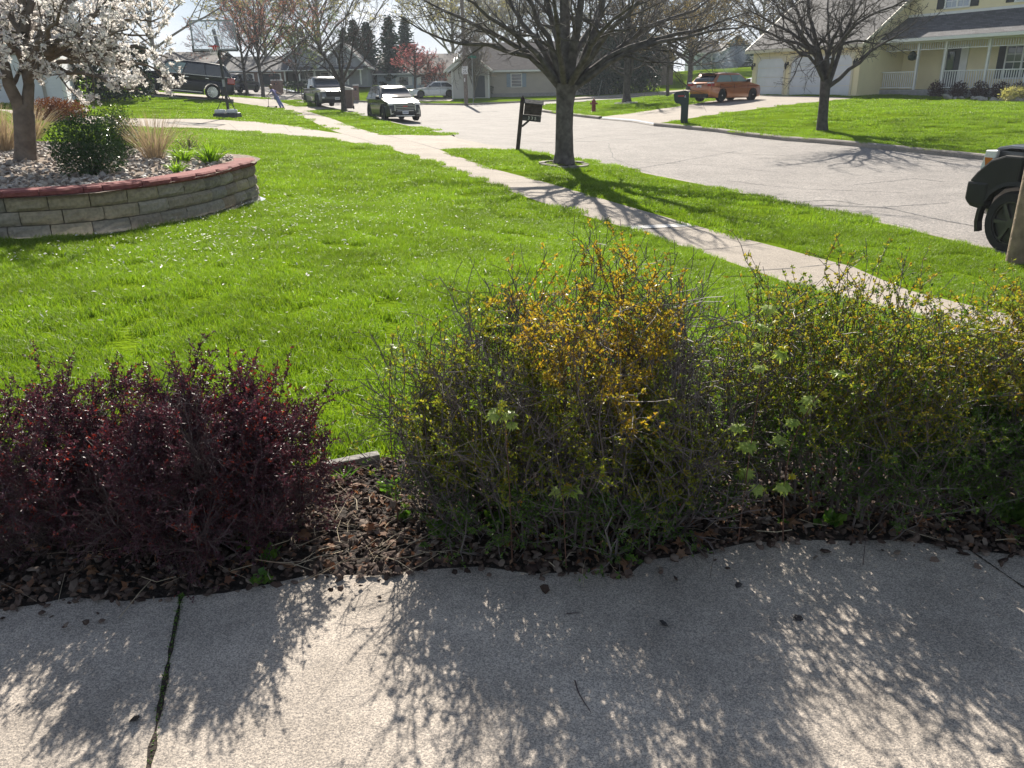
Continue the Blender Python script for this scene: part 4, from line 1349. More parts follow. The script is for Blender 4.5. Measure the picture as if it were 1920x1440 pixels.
# --- the big bare street tree
b = T(1057, 309)
Y0 = b[1]
trunk = ([b + [0, 0, -.1], b + [0, 0, .05], at(1058, 285, Y0), at(1058, 240, Y0), at(1059, 200, Y0), at(1061, 175, Y0), at(1063, 158, Y0)], [.36, .30, .245, .225, .225, .25, .30])
spec = [
    ([(1052, 168), (1012, 108), (962, 93), (900, 82), (842, 83), (792, 66), (748, 30)], -1.2, .085, .012),
    ([(1050, 165), (1008, 98), (940, 60), (870, 34), (800, 8), (745, -30)], .8, .085, .012),
    ([(1052, 165), (1000, 84), (935, 42), (880, 10), (820, -35)], -1.8, .09, .012),
    ([(1054, 162), (1012, 90), (978, 40), (948, -10), (915, -80)], 1.2, .09, .015),
    ([(1056, 160), (1036, 92), (1006, 40), (986, -5), (962, -80)], -.6, .10, .015),
    ([(1058, 160), (1036, 70), (1030, 10), (1020, -70), (1005, -150)], 1.0, .11, .02),
    ([(1062, 162), (1055, 90), (1058, 10), (1062, -90), (1060, -200)], .3, .19, .03),
    ([(1066, 162), (1074, 92), (1086, 20), (1092, -60), (1105, -170)], -.8, .15, .02),
    ([(1072, 165), (1108, 85), (1124, 30), (1146, -40), (1175, -130)], .9, .12, .02),
    ([(1072, 168), (1112, 118), (1166, 88), (1250, 66), (1320, 57), (1405, 22)], -1.0, .10, .012),
    ([(1070, 168), (1120, 110), (1190, 62), (1290, 14), (1380, -12)], 1.0, .10, .012),
    ([(1070, 170), (1122, 128), (1200, 95), (1290, 62), (1375, 60), (1432, 46)], -1.6, .085, .01),
    ([(1066, 165), (1108, 92), (1150, 45), (1215, -5), (1270, -60)], -1.9, .11, .015),
    ([(1062, 165), (1070, 110), (1100, 60), (1130, 0), (1150, -70)], 3.2, .11, .015),
    ([(1058, 165), (1030, 100), (990, 55), (940, -10)], 3.4, .10, .015),
    ([(1060, 168), (1050, 110), (1045, 40), (1030, -60)], -3.2, .10, .015),
    ([(1064, 168), (1090, 118), (1130, 60), (1190, -10)], -3.4, .10, .015)]
subs = [dict(n=8, t0=.28, t1=1, ang=(36, 11), ln=(.36, .1), K=5, wander=.13, trop=(0, 0, .03), rr=.5, rtip=.006),
        dict(n=6, t0=.2, t1=1, ang=(40, 14), ln=(.5, .15), K=4, wander=.16, trop=(0, 0, .02), rr=.6, rtip=.004),
        dict(n=5, t0=.15, t1=1, ang=(42, 15), ln=(.5, .15), K=4, wander=.2, trop=(0, 0, .02), rr=.7, rtip=.0035)]
build_tree('bare_tree', b, trunk, px_limbs(spec, Y0), subs, 11, M_BARK, 'large bare tree with many fanned limbs on the grass strip by the mailbox', 'tree', 'bare street trees')
# --- bare tree on the lawn of the yellow house
b = T(1541, 247)
Y0 = b[1]
trunk = ([b + [0, 0, -.1], b + [0, 0, .05], at(1542, 225, Y0), at(1545, 190, Y0), at(1547, 165, Y0), at(1549, 148, Y0)], [.27, .22, .185, .17, .18, .2])
spec = [
    ([(1546, 158), (1534, 104), (1500, 60), (1472, 25), (1430, -10)], -.8, .10, .012),
    ([(1548, 150), (1536, 100), (1524, 50), (1515, 0), (1500, -60)], .6, .11, .012),
    ([(1550, 150), (1545, 105), (1560, 70), (1578, 40), (1605, -5)], -.5, .11, .012),
    ([(1553, 158), (1570, 118), (1575, 80), (1600, 25), (1640, -40)], .8, .10, .012),
    ([(1554, 162), (1580, 148), (1600, 122), (1640, 95), (1680, 62), (1722, 38)], -1.0, .08, .01),
    ([(1536, 102), (1500, 82), (1440, 60), (1390, 40), (1350, 36)], -1.2, .07, .01),
    ([(1534, 95), (1490, 70), (1430, 30), (1380, 5)], 1.2, .07, .01),
    ([(1576, 85), (1610, 70), (1650, 88), (1680, 70)], 1.2, .05, .008),
    ([(1575, 78), (1620, 30), (1680, 10), (1740, -30)], -1.4, .06, .01),
    ([(1550, 150), (1555, 100), (1550, 40), (1560, -30)], 2.4, .09, .01),
    ([(1548, 152), (1540, 110), (1510, 60), (1470, -20)], 2.4, .09, .01),
    ([(1550, 152), (1560, 110), (1590, 50), (1650, 0)], -2.6, .08, .01),
    ([(1546, 155), (1530, 120), (1490, 90), (1430, 70)], -2.6, .07, .01)]
subs2 = [dict(n=9, t0=.2, t1=1, ang=(48, 15), ln=(.42, .12), K=5, wander=.2, trop=(0, 0, .04), rr=.55, rtip=.006),
         dict(n=7, t0=.15, t1=1, ang=(48, 16), ln=(.5, .15), K=4, wander=.24, trop=(0, 0, .02), rr=.6, rtip=.005),
         dict(n=5, t0=.1, t1=1, ang=(50, 18), ln=(.5, .15), K=4, wander=.28, trop=(0, 0, 0), rr=.7, rtip=.0045)]
build_tree('bare_tree', b, trunk, px_limbs(spec, Y0), subs2, 12, M_BARKD, 'twisted bare tree standing on the lawn in front of the yellow garage', 'tree', 'bare street trees')
# --- small vase shaped tree in front of the parked cars
b = T(645, 208)
Y0 = b[1]
trunk = ([b + [0, 0, -.1], b + [0, 0, .05], at(644, 190, Y0), at(642, 165, Y0), at(641, 150, Y0)], [.22, .18, .155, .15, .17])
spec = [
    ([(640, 158), (618, 128), (606, 105), (585, 70), (560, 40), (530, 15)], -.6, .08, .012),
    ([(641, 152), (636, 120), (625, 95), (608, 60), (590, 20)], .6, .08, .012),
    ([(642, 152), (652, 128), (660, 100), (665, 60), (690, 20)], -.4, .08, .012),
    ([(643, 156), (660, 135), (678, 122), (684, 105), (700, 85), (735, 40)], .6, .07, .01),
    ([(640, 156), (622, 138), (600, 120), (570, 105), (545, 98)], .9, .06, .01),
    ([(641, 153), (640, 120), (645, 80), (640, 30)], 1.2, .07, .01),
    ([(641, 153), (634, 110), (640, 70), (650, 30), (655, 5)], -1.2, .07, .01),
    ([(642, 154), (655, 110), (690, 70), (715, 30)], -1.2, .06, .01),
    ([(640, 155), (615, 110), (570, 75), (540, 60)], -1.2, .06, .01)]
build_tree('bare_tree', b, trunk, px_limbs(spec, Y0), [dict(s, rtip=.008, n=max(5, s['n'] - 1)) for s in subs2], 13, M_BARKD, 'small bare tree rising in front of the parked pickup', 'tree', 'bare street trees')
# --- dark tree on the corner beyond the hydrant
b = T(1175, 193.5)
Y0 = b[1]
trunk = ([b + [0, 0, -.1], b + [0, 0, .05], at(1175, 180, Y0), at(1176, 150, Y0), at(1177, 125, Y0), at(1178, 60, Y0), at(1180, 0, Y0)], [.42, .34, .24, .22, .23, .15, .06])
spec = [
    ([(1174, 143), (1155, 135), (1142, 122), (1125, 110), (1095, 95)], -.8, .10, .02), ([(1179, 145), (1186, 132), (1189, 110), (1195, 60), (1210, 10)], -.5, .14, .02),
    ([(1174, 132), (1160, 128), (1140, 118), (1110, 112)], .8, .07, .015), ([(1180, 133), (1200, 128), (1215, 118), (1245, 90)], -.8, .06, .015),
    ([(1176, 120), (1160, 80), (1130, 40), (1100, 0)], .5, .11, .02), ([(1177, 110), (1180, 60), (1165, 0), (1150, -60)], -.6, .12, .02),
    ([(1178, 110), (1205, 70), (1240, 40), (1280, 10)], .9, .10, .02), ([(1178, 100), (1190, 50), (1215, 0), (1230, -50)], .7, .10, .02),
    ([(1177, 115), (1150, 95), (1120, 85), (1085, 70)], -1.8, .08, .015), ([(1178, 115), (1210, 95), (1245, 85), (1280, 80)], -1.8, .08, .015), ([(1177, 90), (1160, 40), (1150, -20)], 2.2, .1, .02), ([(1178, 90), (1220, 50), (1250, -20)], 2.2, .1, .02)]
build_tree('bare_tree', b, trunk, px_limbs(spec, Y0), [dict(s, rtip=.009) for s in subs2], 14, M_BARKD, 'stout dark tree with a pale stone ring beside the red hydrant', 'tree', 'bare street trees')
# --- tree rings
M_RING = mat('ring_stone', (.27, .25, .22), .95, var=.35, vs=8, bump=.5)
M_RINGW = mat('pale_ring_stone', (.55, .53, .5), .95, var=.3, vs=8, bump=.5)
def ring(px, py, r, label, m, seed, h=.07):
    b = T(px, py)
    g = np.random.default_rng(seed)
    mb = MB()
    n = 13
    for k in range(n):
        a0, a1 = 6.283 * k / n + .03, 6.283 * (k + 1) / n - .03
        pts = []
        for rr_ in (r, r - .13):
            for a in ((a0, a1) if rr_ == r else (a1, a0)):
                pts.append((rr_ * math.cos(a), rr_ * math.sin(a)))
        z = np.mean([h1(b[0] + q[0], b[1] + q[1]) for q in pts]) - b[2]
        mb.prism(pts, z - .05, z + h * g.uniform(.8, 1.2), axis='z')
    o = bevel(mb.build('tree_ring', m), .012, 1)
    o.location = b
    tag(o, label, 'tree ring', 'stone rings around street trees')
    mb = MB()
    k = np.random.default_rng(seed + 1)
    P = k.normal(size=(260, 3)) * [[r * .36, r * .36, 0]]
    P = P[np.hypot(P[:, 0], P[:, 1]) < r - .1]
    P[:, 2] = [h1(b[0] + q[0], b[1] + q[1]) + .015 for q in P]
    P[:, :2] += b[:2]
    stones(mb, P, k.uniform(.025, .06, len(P)), k, .6)
    mb.build('tree_ring_mulch', M_CHIP)['kind'] = 'stuff'
ring(1057, 311, .66, 'grey stone ring at the foot of the large bare tree', M_RING, 1)
ring(1174, 195, .75, 'pale stone ring at the foot of the dark corner tree', M_RINGW, 2, .1)
# --- magnolia in the bed
b = on_bed(49, 300)
Y0 = b[1]
def mflowers(mb, levels, g):
    for lv, step, p in ((2, .25, .6), (3, .105, .9), (4, .10, .6)):
        if lv >= len(levels): continue
        pos, tan = along(levels[lv][0], g, step)
        keep = g.random(len(pos)) < p
        pos, tan = pos[keep], tan[keep]
        n = len(pos)
        k = 10
        up_ = nrm(tan * .6 + g.normal(size=(n, 3)) * .6 + [[0, 0, .3]])
        pp = np.repeat(pos, k, 0)
        dd = nrm(np.repeat(up_, k, 0) * .55 + nrm(g.normal(size=(n * k, 3))))
        sc = np.repeat(g.uniform(.55, 1.15, n), k)
        leafs(mb, pp, dd, .062 * sc * g.uniform(.8, 1.2, n * k), .027 * sc, g, 0, fold=.25)
mag_tr = ([b + [0, 0, -.1], b + [0, 0, .04], at(48, 275, Y0), at(46, 240, Y0), at(45, 215, Y0), at(45, 196, Y0)], [.20, .165, .15, .145, .15, .10])
mspec = [
    ([(42, 226), (36, 190), (18, 150), (8, 115), (-10, 70), (-40, 10), (-70, -60)], -.4, .11, .02),
    ([(50, 226), (53, 190), (52, 150), (50, 110), (46, 60), (42, 0), (38, -80)], .2, .10, .02),
    ([(52, 150), (62, 118), (80, 97), (105, 95), (130, 83), (165, 50), (200, 0)], -.5, .075, .012),
    ([(55, 140), (75, 128), (110, 126), (150, 140), (190, 148), (235, 160), (262, 168)], -.9, .05, .007),
    ([(60, 122), (110, 100), (160, 90), (215, 85), (270, 92), (315, 108)], -.2, .06, .008),
    ([(60, 120), (100, 75), (150, 40), (210, 10), (270, -15), (320, -40)], .5, .06, .008),
    ([(50, 110), (80, 60), (120, 10), (160, -60), (200, -150), (220, -230)], .8, .07, .01), ([(45, 60), (70, -60), (90, -180), (100, -300)], .4, .07, .01), ([(120, 20), (190, -60), (270, -140), (300, -200)], .2, .05, .008), ([(44, 20), (20, -100), (0, -220)], -.3, .06, .01), ([(60, -20), (130, -120), (170, -260)], 1.2, .05, .008), ([(46, 70), (20, 30), (-20, -20)], .5, .06, .01),
    ([(105, 95), (150, 105), (200, 115), (260, 120), (325, 140)], .6, .045, .007),
    ([(80, 97), (130, 60), (200, 45), (260, 40), (310, 30)], 1.0, .05, .008),
    ([(50, 130), (30, 90), (-10, 60), (-50, 50)], -1.2, .06, .01), ([(50, 130), (70, 85), (100, 50), (120, 0)], -1.5, .06, .01),
    ([(52, 120), (100, 80), (170, 75), (240, 55)], -1.4, .055, .008), ([(48, 100), (60, 40), (70, -30)], 1.6, .06, .01), ([(52, 140), (100, 110), (160, 118), (215, 130)], 1.5, .05, .008),
    ([(18, 150), (0, 140), (-30, 150), (-60, 160)], -.6, .05, .01), ([(130, 83), (190, 60), (250, 70), (290, 60)], .2, .04, .007)]
msub = [dict(n=8, t0=.22, t1=1, ang=(50, 14), ln=(.36, .1), K=5, wander=.17, trop=(0, 0, .03), rr=.5, rtip=.004),
        dict(n=6, t0=.15, t1=1, ang=(50, 15), ln=(.5, .15), K=4, wander=.2, trop=(0, 0, .03), rr=.6, rtip=.003),
        dict(n=4, t0=.15, t1=1, ang=(50, 15), ln=(.5, .15), K=3, wander=.2, trop=(0, 0, .03), rr=.7, rtip=.0022)]
build_tree('magnolia_tree', b, mag_tr, px_limbs(mspec, Y0), msub, 15, M_MAGB, 'white blossoming magnolia with a twin trunk in the walled bed', 'tree', leaf=M_BLOSS, leafparts='blossoms', leaffn=mflowers)
# --- free trees further off
def free_tree(px, py, name, label, cat, group, height, tr, fork, nl, spread, seed, subs, bark, leaf=None, lstep=.3, lsize=.12, lw=.6, leafname='leaves', droop=.02, base=None, levels=(2, 3), updir=.35, wide=None):
    b = T(px, py) if base is None else np.array(base, float)
    g = np.random.default_rng(seed)
    top = b + [g.normal() * .1, g.normal() * .1, height]
    fz = b + [g.normal() * .04, 0, fork]
    trunk = ([b + [0, 0, -.15], b + [0, 0, .08], (b + fz) / 2 + [g.normal() * .04, 0, 0], fz, fz * .5 + top * .5, top * .97 + fz * .03], [tr * 1.35, tr * 1.05, tr * .9, tr * .85, tr * .45, tr * .1])
    limbs = []
    for k in range(nl):
        a = 2.4 * k + g.normal() * .3
        z0 = fork * .92 + (height - fork) * .55 * (k / nl) ** 1.1
        st = b + [0, 0, z0]
        f = 1 - .5 * k / nl
        el = R(spread + 18 * (k / nl) + g.normal() * 6)
        d = np.array([math.cos(a) * math.cos(el), math.sin(a) * math.cos(el), math.sin(el)])
        l = (height - z0) / max(.5, math.sin(el)) * g.uniform(.75, .98) if wide is None else wide * f * g.uniform(.8, 1.15)
        mid = st + d * l * .5 + [0, 0, -l * .04]
        limbs.append(([st, st + d * l * .2, mid, st + d * l + [0, 0, l * droop]], tr * .5 * f + .01, .012))
    def lf(mb, levels_, g):
        for lv in levels:
            if lv >= len(levels_): continue
            pos, tan = along(levels_[lv][0], g, lstep)
            n = len(pos)
            leafs(mb, pos + g.normal(size=pos.shape) * lsize * .3, nrm(g.normal(size=(n, 3)) + [[0, 0, updir]]), lsize * g.uniform(.6, 1.3, n), lsize * lw, g, 0, fold=.15)
    return build_tree(name, b, trunk, limbs, subs, seed, bark, label, cat, group, leaf=leaf, leafparts=leafname, leaffn=lf if leaf else None)
fsub = [dict(n=7, t0=.2, t1=1, ang=(42, 12), ln=(.45, .12), K=4, wander=.15, trop=(0, 0, .06), rr=.55, rtip=.012),
        dict(n=6, t0=.15, t1=1, ang=(42, 14), ln=(.5, .15), K=3, wander=.18, trop=(0, 0, .05), rr=.6, rtip=.010),
        dict(n=4, t0=.1, t1=1, ang=(42, 14), ln=(.55, .15), K=3, wander=.2, trop=(0, 0, .05), rr=.7, rtip=.008)]
M_REDB = leafmat('red_bud', [(.34, .16, .15), (.40, .21, .19), (.28, .13, .12)], trans=.5, rough=.6, tint=(1.2, .8, .8))
M_RUST = leafmat('rust_bud', [(.36, .17, .14), (.42, .23, .18), (.29, .13, .11)], trans=.5, rough=.6, tint=(1.2, .85, .7))
M_PINK = leafmat('pink_bud', [(.46, .2, .2), (.52, .26, .25), (.38, .16, .16)], trans=.5, rough=.6, tint=(1.2, .75, .75))
M_WILLOW = leafmat('willow_bud', [(.36, .31, .12), (.44, .39, .16), (.29, .24, .10)], trans=.4, rough=.6, tint=(1.1, 1.1, .6))
M_NEWG = leafmat('new_green', [(.14, .19, .06), (.19, .24, .08), (.10, .145, .05)], trans=.4, rough=.6)
M_TAN = leafmat('tan_leaf', [(.21, .15, .095), (.27, .2, .13), (.15, .10, .07)], trans=.3, rough=.7)
TG = 'trees along the far side'
free_tree(494, 183, 'maple_tree', 'red budded maple right behind the child on the pavement', 'tree', TG, 7.6, .16, 2.0, 13, 40, 21, fsub, M_BARKD, M_RUST, .22, .09)
free_tree(464, 177, 'maple_tree', 'rust budded maple beside the dark parked car and hoop', 'tree', TG, 6.0, .14, 1.9, 11, 36, 22, fsub, M_BARKD, M_RUST, .26, .09)
free_tree(781, 183, 'maple_tree', 'pink red budded maple behind the white sedan', 'tree', TG, 5.6, .14, 2.0, 16, 30, 23, fsub, M_BARKD, M_PINK, .13, .10, wide=2.7)
free_tree(560, 172, 'young_tree', 'small pale green leafing tree before the porch of the grey house', 'tree', TG, 6.2, .11, 1.6, 12, 48, 24, fsub, M_BARKD, M_NEWG, .12, .13)
free_tree(1252, 181, 'crabapple_tree', 'slim crabapple with brown spurs beside the far pavement', 'tree', TG, 6.6, .13, 2.5, 13, 28, 25, fsub, M_BARKD, M_TAN, .18, .12)
free_tree(1291, 168, 'crabapple_tree', 'spreading crabapple with forked trunk behind the orange car', 'tree', TG, 7.6, .26, 2.3, 15, 30, 26, fsub, M_BARKD, M_TAN, .2, .15)
free_tree(815, 181, 'bare_bush', 'round bare bush against the wall behind the white sedan', 'bush', None, 3.0, .05, .3, 16, 50, 27, fsub, M_BARKD, M_RUST, .22, .08)
free_tree(889, 186, 'ornamental_tree', 'upright reddish bare clump covering the garage gable of the beige house', 'tree', None, 6.0, .12, .6, 22, 66, 28, fsub, M_FARB, M_TAN, .3, .06)
# bare trees behind the houses
BG = 'bare trees rising behind the houses'
bg_spec = [(-46, 92, 12, 31, None, 'bare tree behind the black suv, left of the hoop'), (-39, 96, 11, 32, M_WILLOW, 'pale leafing tree seen through the hoop backboard'), (-30, 108, 13, 33, M_WILLOW, 'tall willow with yellow haze left of the spruces'),
           (-24, 112, 14, 34, M_WILLOW, 'yellow willow crown above the grey house roof'), (-52, 86, 10, 35, None, 'bare tree beyond the magnolia blossoms'), (-8, 130, 13, 36, M_WILLOW, 'yellowish tree right of the spruce pair'),
           (1, 128, 13, 37, None, 'bare tree over the ridge of the beige house'), (9, 124, 13, 38, None, 'bare tree behind the fanned limbs of the large tree'), (17, 118, 13, 39, M_TAN, 'bare brown tree above the dark hedge'),
           (25, 116, 12, 40, M_TAN, 'brown tree beyond the side street'), (33, 112, 13, 41, None, 'bare tree behind the crabapples'), (47, 108, 13, 42, None, 'bare tree above the yellow garage roof'), (-2, 140, 13, 43, M_WILLOW, 'far pale tree behind the utility pole'),
           (-62, 78, 11, 44, None, 'bare tree at the far left behind the blossoms'), (40, 120, 14, 45, M_TAN, 'far brown tree beside the blue spruce')]
protos = {}
for i, (x, y, h, sd, lf_, lab) in enumerate(bg_spec):
    key = lf_.name if lf_ else 'bare'
    if key in protos:
        o = copy_tree(protos[key])
        o.location = (x, y, h1(x, y))
        o.rotation_euler.z = sd * 1.7
        s = h / 13 * (1 + .1 * math.sin(sd * 3))
        o.scale = (s * 1.1, s * 1.1, s)
        o['label'] = lab
    else:
        protos[key] = free_tree(0, 0, 'background_tree', lab, 'tree', BG, 13, .26, 2.8, 14, 42, sd, [dict(s, rtip=.02, n=s['n']) for s in fsub], M_FARB, lf_, .36, .22, base=(x, y, h1(x, y)))
# conifers
M_NEEDLE = leafmat('spruce_needles', [(.026, .058, .038), (.04, .078, .052), (.055, .095, .07)], trans=.1, rough=.6, tint=(.9, 1.1, 1))
M_BLUEN = leafmat('blue_spruce_needles', [(.06, .10, .10), (.09, .14, .145), (.045, .08, .08)], trans=.1, rough=.6)
def spruce(base, h, r, label, seed, m, group='spruces behind the houses'):
    g = np.random.default_rng(seed)
    root = empty('spruce_tree', base, 0, label, 'tree', group)
    mb = MB()
    mb.tube([(0, 0, -.2), (0, 0, h * .5), (0, 0, h * .98)], [h * .018, h * .012, .02], 8)
    mb.build('trunk', M_BARKD, root)
    n = int(h * 24)
    t = np.linspace(.06, 1, n)
    a = np.arange(n) * 2.4 + g.normal(size=n) * .3
    L_ = r * (1 - t) ** .85 * g.uniform(.75, 1.1, n) + .12
    s = np.linspace(0, 1, 6)
    D = np.column_stack([np.cos(a), np.sin(a)])
    P = np.stack([np.column_stack([D * (L_ * q)[:, None], t * h - L_ * (.30 * q - .22 * q ** 3)]) for q in s], 1)
    mb = MB()
    tubes(mb, P, np.tile(np.linspace(.03, .01, 6), (n, 1)), 3)
    mb.build('branches', M_BARKD, root)
    pos, tan = along(P, g, .045, t0=.1)
    k = len(pos)
    mb = MB()
    side = np.cross(tan, [[0, 0, 1.0]])
    dd = nrm(tan * .7 + side * g.normal(size=(k, 1)) * .9 + [[0, 0, -.35]] * g.uniform(0, 1.4, (k, 1)))
    leafs(mb, pos, dd, .42 * g.uniform(.5, 1.2, k), .2, g, fold=.1)
    mb.build('needles', m, root)
    return root
for i, (px, py, Y, wpx, lab, m) in enumerate([(643, 52, 112, 50, 'shortest dark spruce at the left end of the row', M_NEEDLE), (661, 36, 108, 62, 'dark spruce second from the left in the row', M_NEEDLE), (685, 40, 104, 66, 'dark spruce directly above the ridge of the grey garage', M_NEEDLE), (727, 28, 100, 70, 'broad spruce standing apart right of the dark trio', M_NEEDLE), (757, 30, 114, 66, 'tall spruce partly behind the red maple', M_NEEDLE)]):
    q = at(px, py, Y)
    z = h1(q[0], Y)
    spruce((q[0], Y, z), q[2] - z, wpx / 1500 * Y * .5, lab, 60 + i, m)
q = at(1385, 66, 120); z = h1(q[0], 120)
spruce((q[0], 120, z), q[2] - z, 4.2, 'hazy blue spruce left of the yellow garage roof', 70, M_BLUEN)
q = at(1402, 84, 128); z = h1(q[0], 128)
spruce((q[0], 128, z), q[2] - z, 3.6, 'second blue spruce tight against the yellow garage roof', 71, M_BLUEN)
# dark clipped hedges
M_HEDGE = leafmat('hedge_leaf', [(.012, .03, .02), (.02, .042, .026), (.028, .052, .03)], trans=.1, rough=.5)
def hedge(p0, p1, h, d, label, seed, n=None, m=M_HEDGE, ls=.14, name='hedge', lump=.12, group=None):
    g = np.random.default_rng(seed)
    p0, p1 = np.array(p0), np.array(p1)
    l = np.linalg.norm((p1 - p0)[:2])
    n = n or int(l * h * 620)
    root = empty(name, tuple((p0 + p1) / 2), math.atan2(p1[1] - p0[1], p1[0] - p0[0]), label, 'hedge', group)
    u = g.uniform(-.5, .5, n); v = g.uniform(-1, 1, n); w = g.random(n) ** .8
    k = g.integers(0, 3, n)
    v = np.where(k == 0, np.sign(v) * g.uniform(.8, 1, n), v)
    w = np.where(k == 1, g.uniform(.88, 1, n), w)
    lum = 1 + lump * vnoise(np.column_stack([u * l, w * h]), 1.8, seed)
    rise = (p1[2] - p0[2]) * u
    pos = np.column_stack([u * l * 1.0, v * d / 2 * lum, w * h * (1 + .5 * lump * vnoise(np.column_stack([u * l, u]), 2.4, seed + 1)) + rise])
    mb = MB()
    leafs(mb, pos, g.normal(size=(n, 3)) + [[0, 0, .3]], ls * g.uniform(.6, 1.3, n), ls * .55, g, fold=.1)
    mb.build('foliage', m, root)
    mm = MB()
    mm.tube([(-.47 * l, 0, -.06 - (p1[2] - p0[2]) * .47), (.47 * l, 0, -.06 + (p1[2] - p0[2]) * .47)], .07, 5)
    for q in np.linspace(-.46, .46, max(3, int(l / .8))):
        mm.tube([(q * l, 0, (p1[2] - p0[2]) * q - .1), (q * l + g.normal() * .05, g.normal() * .05, h * .8 + (p1[2] - p0[2]) * q)], [.06, .02], 5)
    mm.build('stems', M_BARKD, root)
    return root
hedge(T(1098, 179), T(1222, 170), 5.2, 2.6, 'tall black green hedge along the side street', 1, ls=.3)
hedge(T(165, 190), T(262, 184), 2.6, 2.0, 'dark evergreen hedge behind the magnolia branches', 2, ls=.2)
hedge(T(850, 184), T(924, 182), 1.0, 1.0, 'low clipped hedge in front of the beige house', 3, ls=.12)
hedge(T(603, 172), T(535, 172), .9, .9, 'low dark hedge along the porch of the grey house', 4, ls=.12)
# ------------------------------------------------------------------ vehicles
M_TYRE = mat('tyre_rubber', (.018, .018, .019), .85, var=.2, vs=20)
M_RIM = mat('alloy_rim', (.62, .63, .65), .25, metal=.85, var=.05)
M_RIMD = mat('dark_rim', (.09, .09, .095), .35, metal=.6, var=.05)
M_TRIM = mat('black_plastic', (.012, .012, .013), .55, var=.15, vs=8)
M_CHROME = mat('chrome', (.5, .51, .53), .2, metal=1., var=.03)
M_WIN = glassmat('car_window')
M_PLATE = mat('licence_plate', (.72, .73, .75), .5, var=.05)
M_PLTXT = mat('plate_ink', (.05, .07, .16), .6, var=.05)
M_LAMP = mat('headlamp_glass', (.72, .73, .75), .2, metal=.0, var=.1, vs=30, spec=.9)
M_TAIL = mat('tail_lamp', (.35, .012, .02), .15, var=.2, vs=12, spec=.8, coat=.5)
M_AMBER = mat('amber_lens', (.55, .16, .03), .2, var=.1)
def paint(name, col, metal=.35, coat=1., spec=.6):
    return mat(name, col, .28, metal=metal, var=.06, vs=2, spec=spec, coat=coat)
def shell(mb, prof, w, yt, mat_=0, x0=-9, x1=9, inset=.03):
    # prof: closed side outline in xz; sections across the width, narrower at the ends of the car
    n = len(prof)
    P = np.array(prof)
    c = P.mean(0)
    xs = P[:, 0]
    xm, hl = (xs.max() + xs.min()) / 2, (xs.max() - xs.min()) / 2
    secs = [(-1, .93), (-.985, .975), (-.9, 1.0), (-.45, 1.0), (0, 1.0), (.45, 1.0), (.9, 1.0), (.985, .975), (1, .93)]
    rows = []
    for s, k in secs:
        q = c + (P - c) * np.array([1 - (1 - k) * .35, k])
        tz = (P[:, 1] - P[:, 1].min()) / max(1e-6, np.ptp(P[:, 1]))
        wid = w / 2 * (1 - yt * np.clip((np.abs(q[:, 0] - xm) / hl - .72) / .28, 0, 1) ** 2) * (1 - .045 * np.clip((tz - .55) / .45, 0, 1) ** 1.5 - .02 * np.clip((.3 - tz) / .3, 0, 1))
        bulge = .06 * (1 - s * s) * np.sign(q[:, 0] - xm) * np.clip((np.abs(q[:, 0] - xm) / hl - .8) / .2, 0, 1)
        rows.append(np.column_stack([q[:, 0] + bulge, s * wid, q[:, 1]]))
    V = np.concatenate(rows)
    F = []
    for r in range(len(secs) - 1):
        for i in range(n):
            j = (i + 1) % n
            F.append((r * n + i, r * n + j, (r + 1) * n + j, (r + 1) * n + i))
    mb.add(V, F, mat_)
    from mathutils.geometry import tessellate_polygon
    tri = tessellate_polygon([[Vector((p[0], p[1], 0)) for p in prof]])
    m = (len(secs) - 1) * n
    b = mb.nv - len(V)
    mb.f += [tuple(b + i for i in t) for t in tri] + [tuple(b + m + i for i in t) for t in tri]
    mb.m += [mat_] * (2 * len(tri))
def arc(cx, cz, r, a0, a1, n=9):
    return [(cx + r * math.cos(R(a0 + (a1 - a0) * k / (n - 1))), cz + r * math.sin(R(a0 + (a1 - a0) * k / (n - 1)))) for k in range(n)]
def fix_normals(o):
    bm = bmesh.new(); bm.from_mesh(o.data)
    bmesh.ops.remove_doubles(bm, verts=bm.verts, dist=1e-4)
    bmesh.ops.recalc_face_normals(bm, faces=bm.faces)
    bm.to_mesh(o.data); bm.free()
    return o
def smooth_by_angle(o, a=32):
    for p in o.data.polygons: p.use_smooth = True
    try: o.data.set_sharp_from_angle(angle=R(a))
    except Exception: pass
    return o
def wheel(par, x, y, r, w, rim, spokes, side, rimr=.68):
    mb = MB()
    mb.lathe([(r * rimr, -w / 2), (r * .93, -w / 2), (r, -w * .36), (r, w * .36), (r * .93, w / 2), (r * rimr, w / 2), (r * rimr, -w / 2)], 28, axis='y')
    o = mb.build('wheel', M_TYRE, par, smooth=False)
    smooth_by_angle(o, 40)
    o.location = (x, y, r)
    mb = MB()
    yy = side * w * .40
    mb.lathe([(r * rimr, yy - .02 * side), (r * rimr * .93, yy), (r * rimr * .93, yy - .05 * side), (.02, yy - .06 * side)], 24, axis='y', mat=1)
    mb.lathe([(r * rimr, yy - .02), (r * rimr, yy + .012), (r * rimr * .94, yy + .012), (r * rimr * .94, yy - .02)], 24, axis='y', mat=0)
    mb.lathe([(r * .13, yy - .03), (r * .13, yy + .014), (.005, yy + .014)], 10, axis='y', mat=0)
    for k in range(spokes):
        a = 6.283 * k / spokes
        d = Vector((math.cos(a), 0, math.sin(a)))
        mb.bar(Vector((0, yy + .002 * side, 0)) + d * r * .08, Vector((0, yy + .002 * side, 0)) + d * r * rimr * .92, r * .05 if spokes > 8 else r * .12, .02, 0, upv=(0, 1, 0))
    mb.build('rim', [rim, M_TRIM], o)
    return o
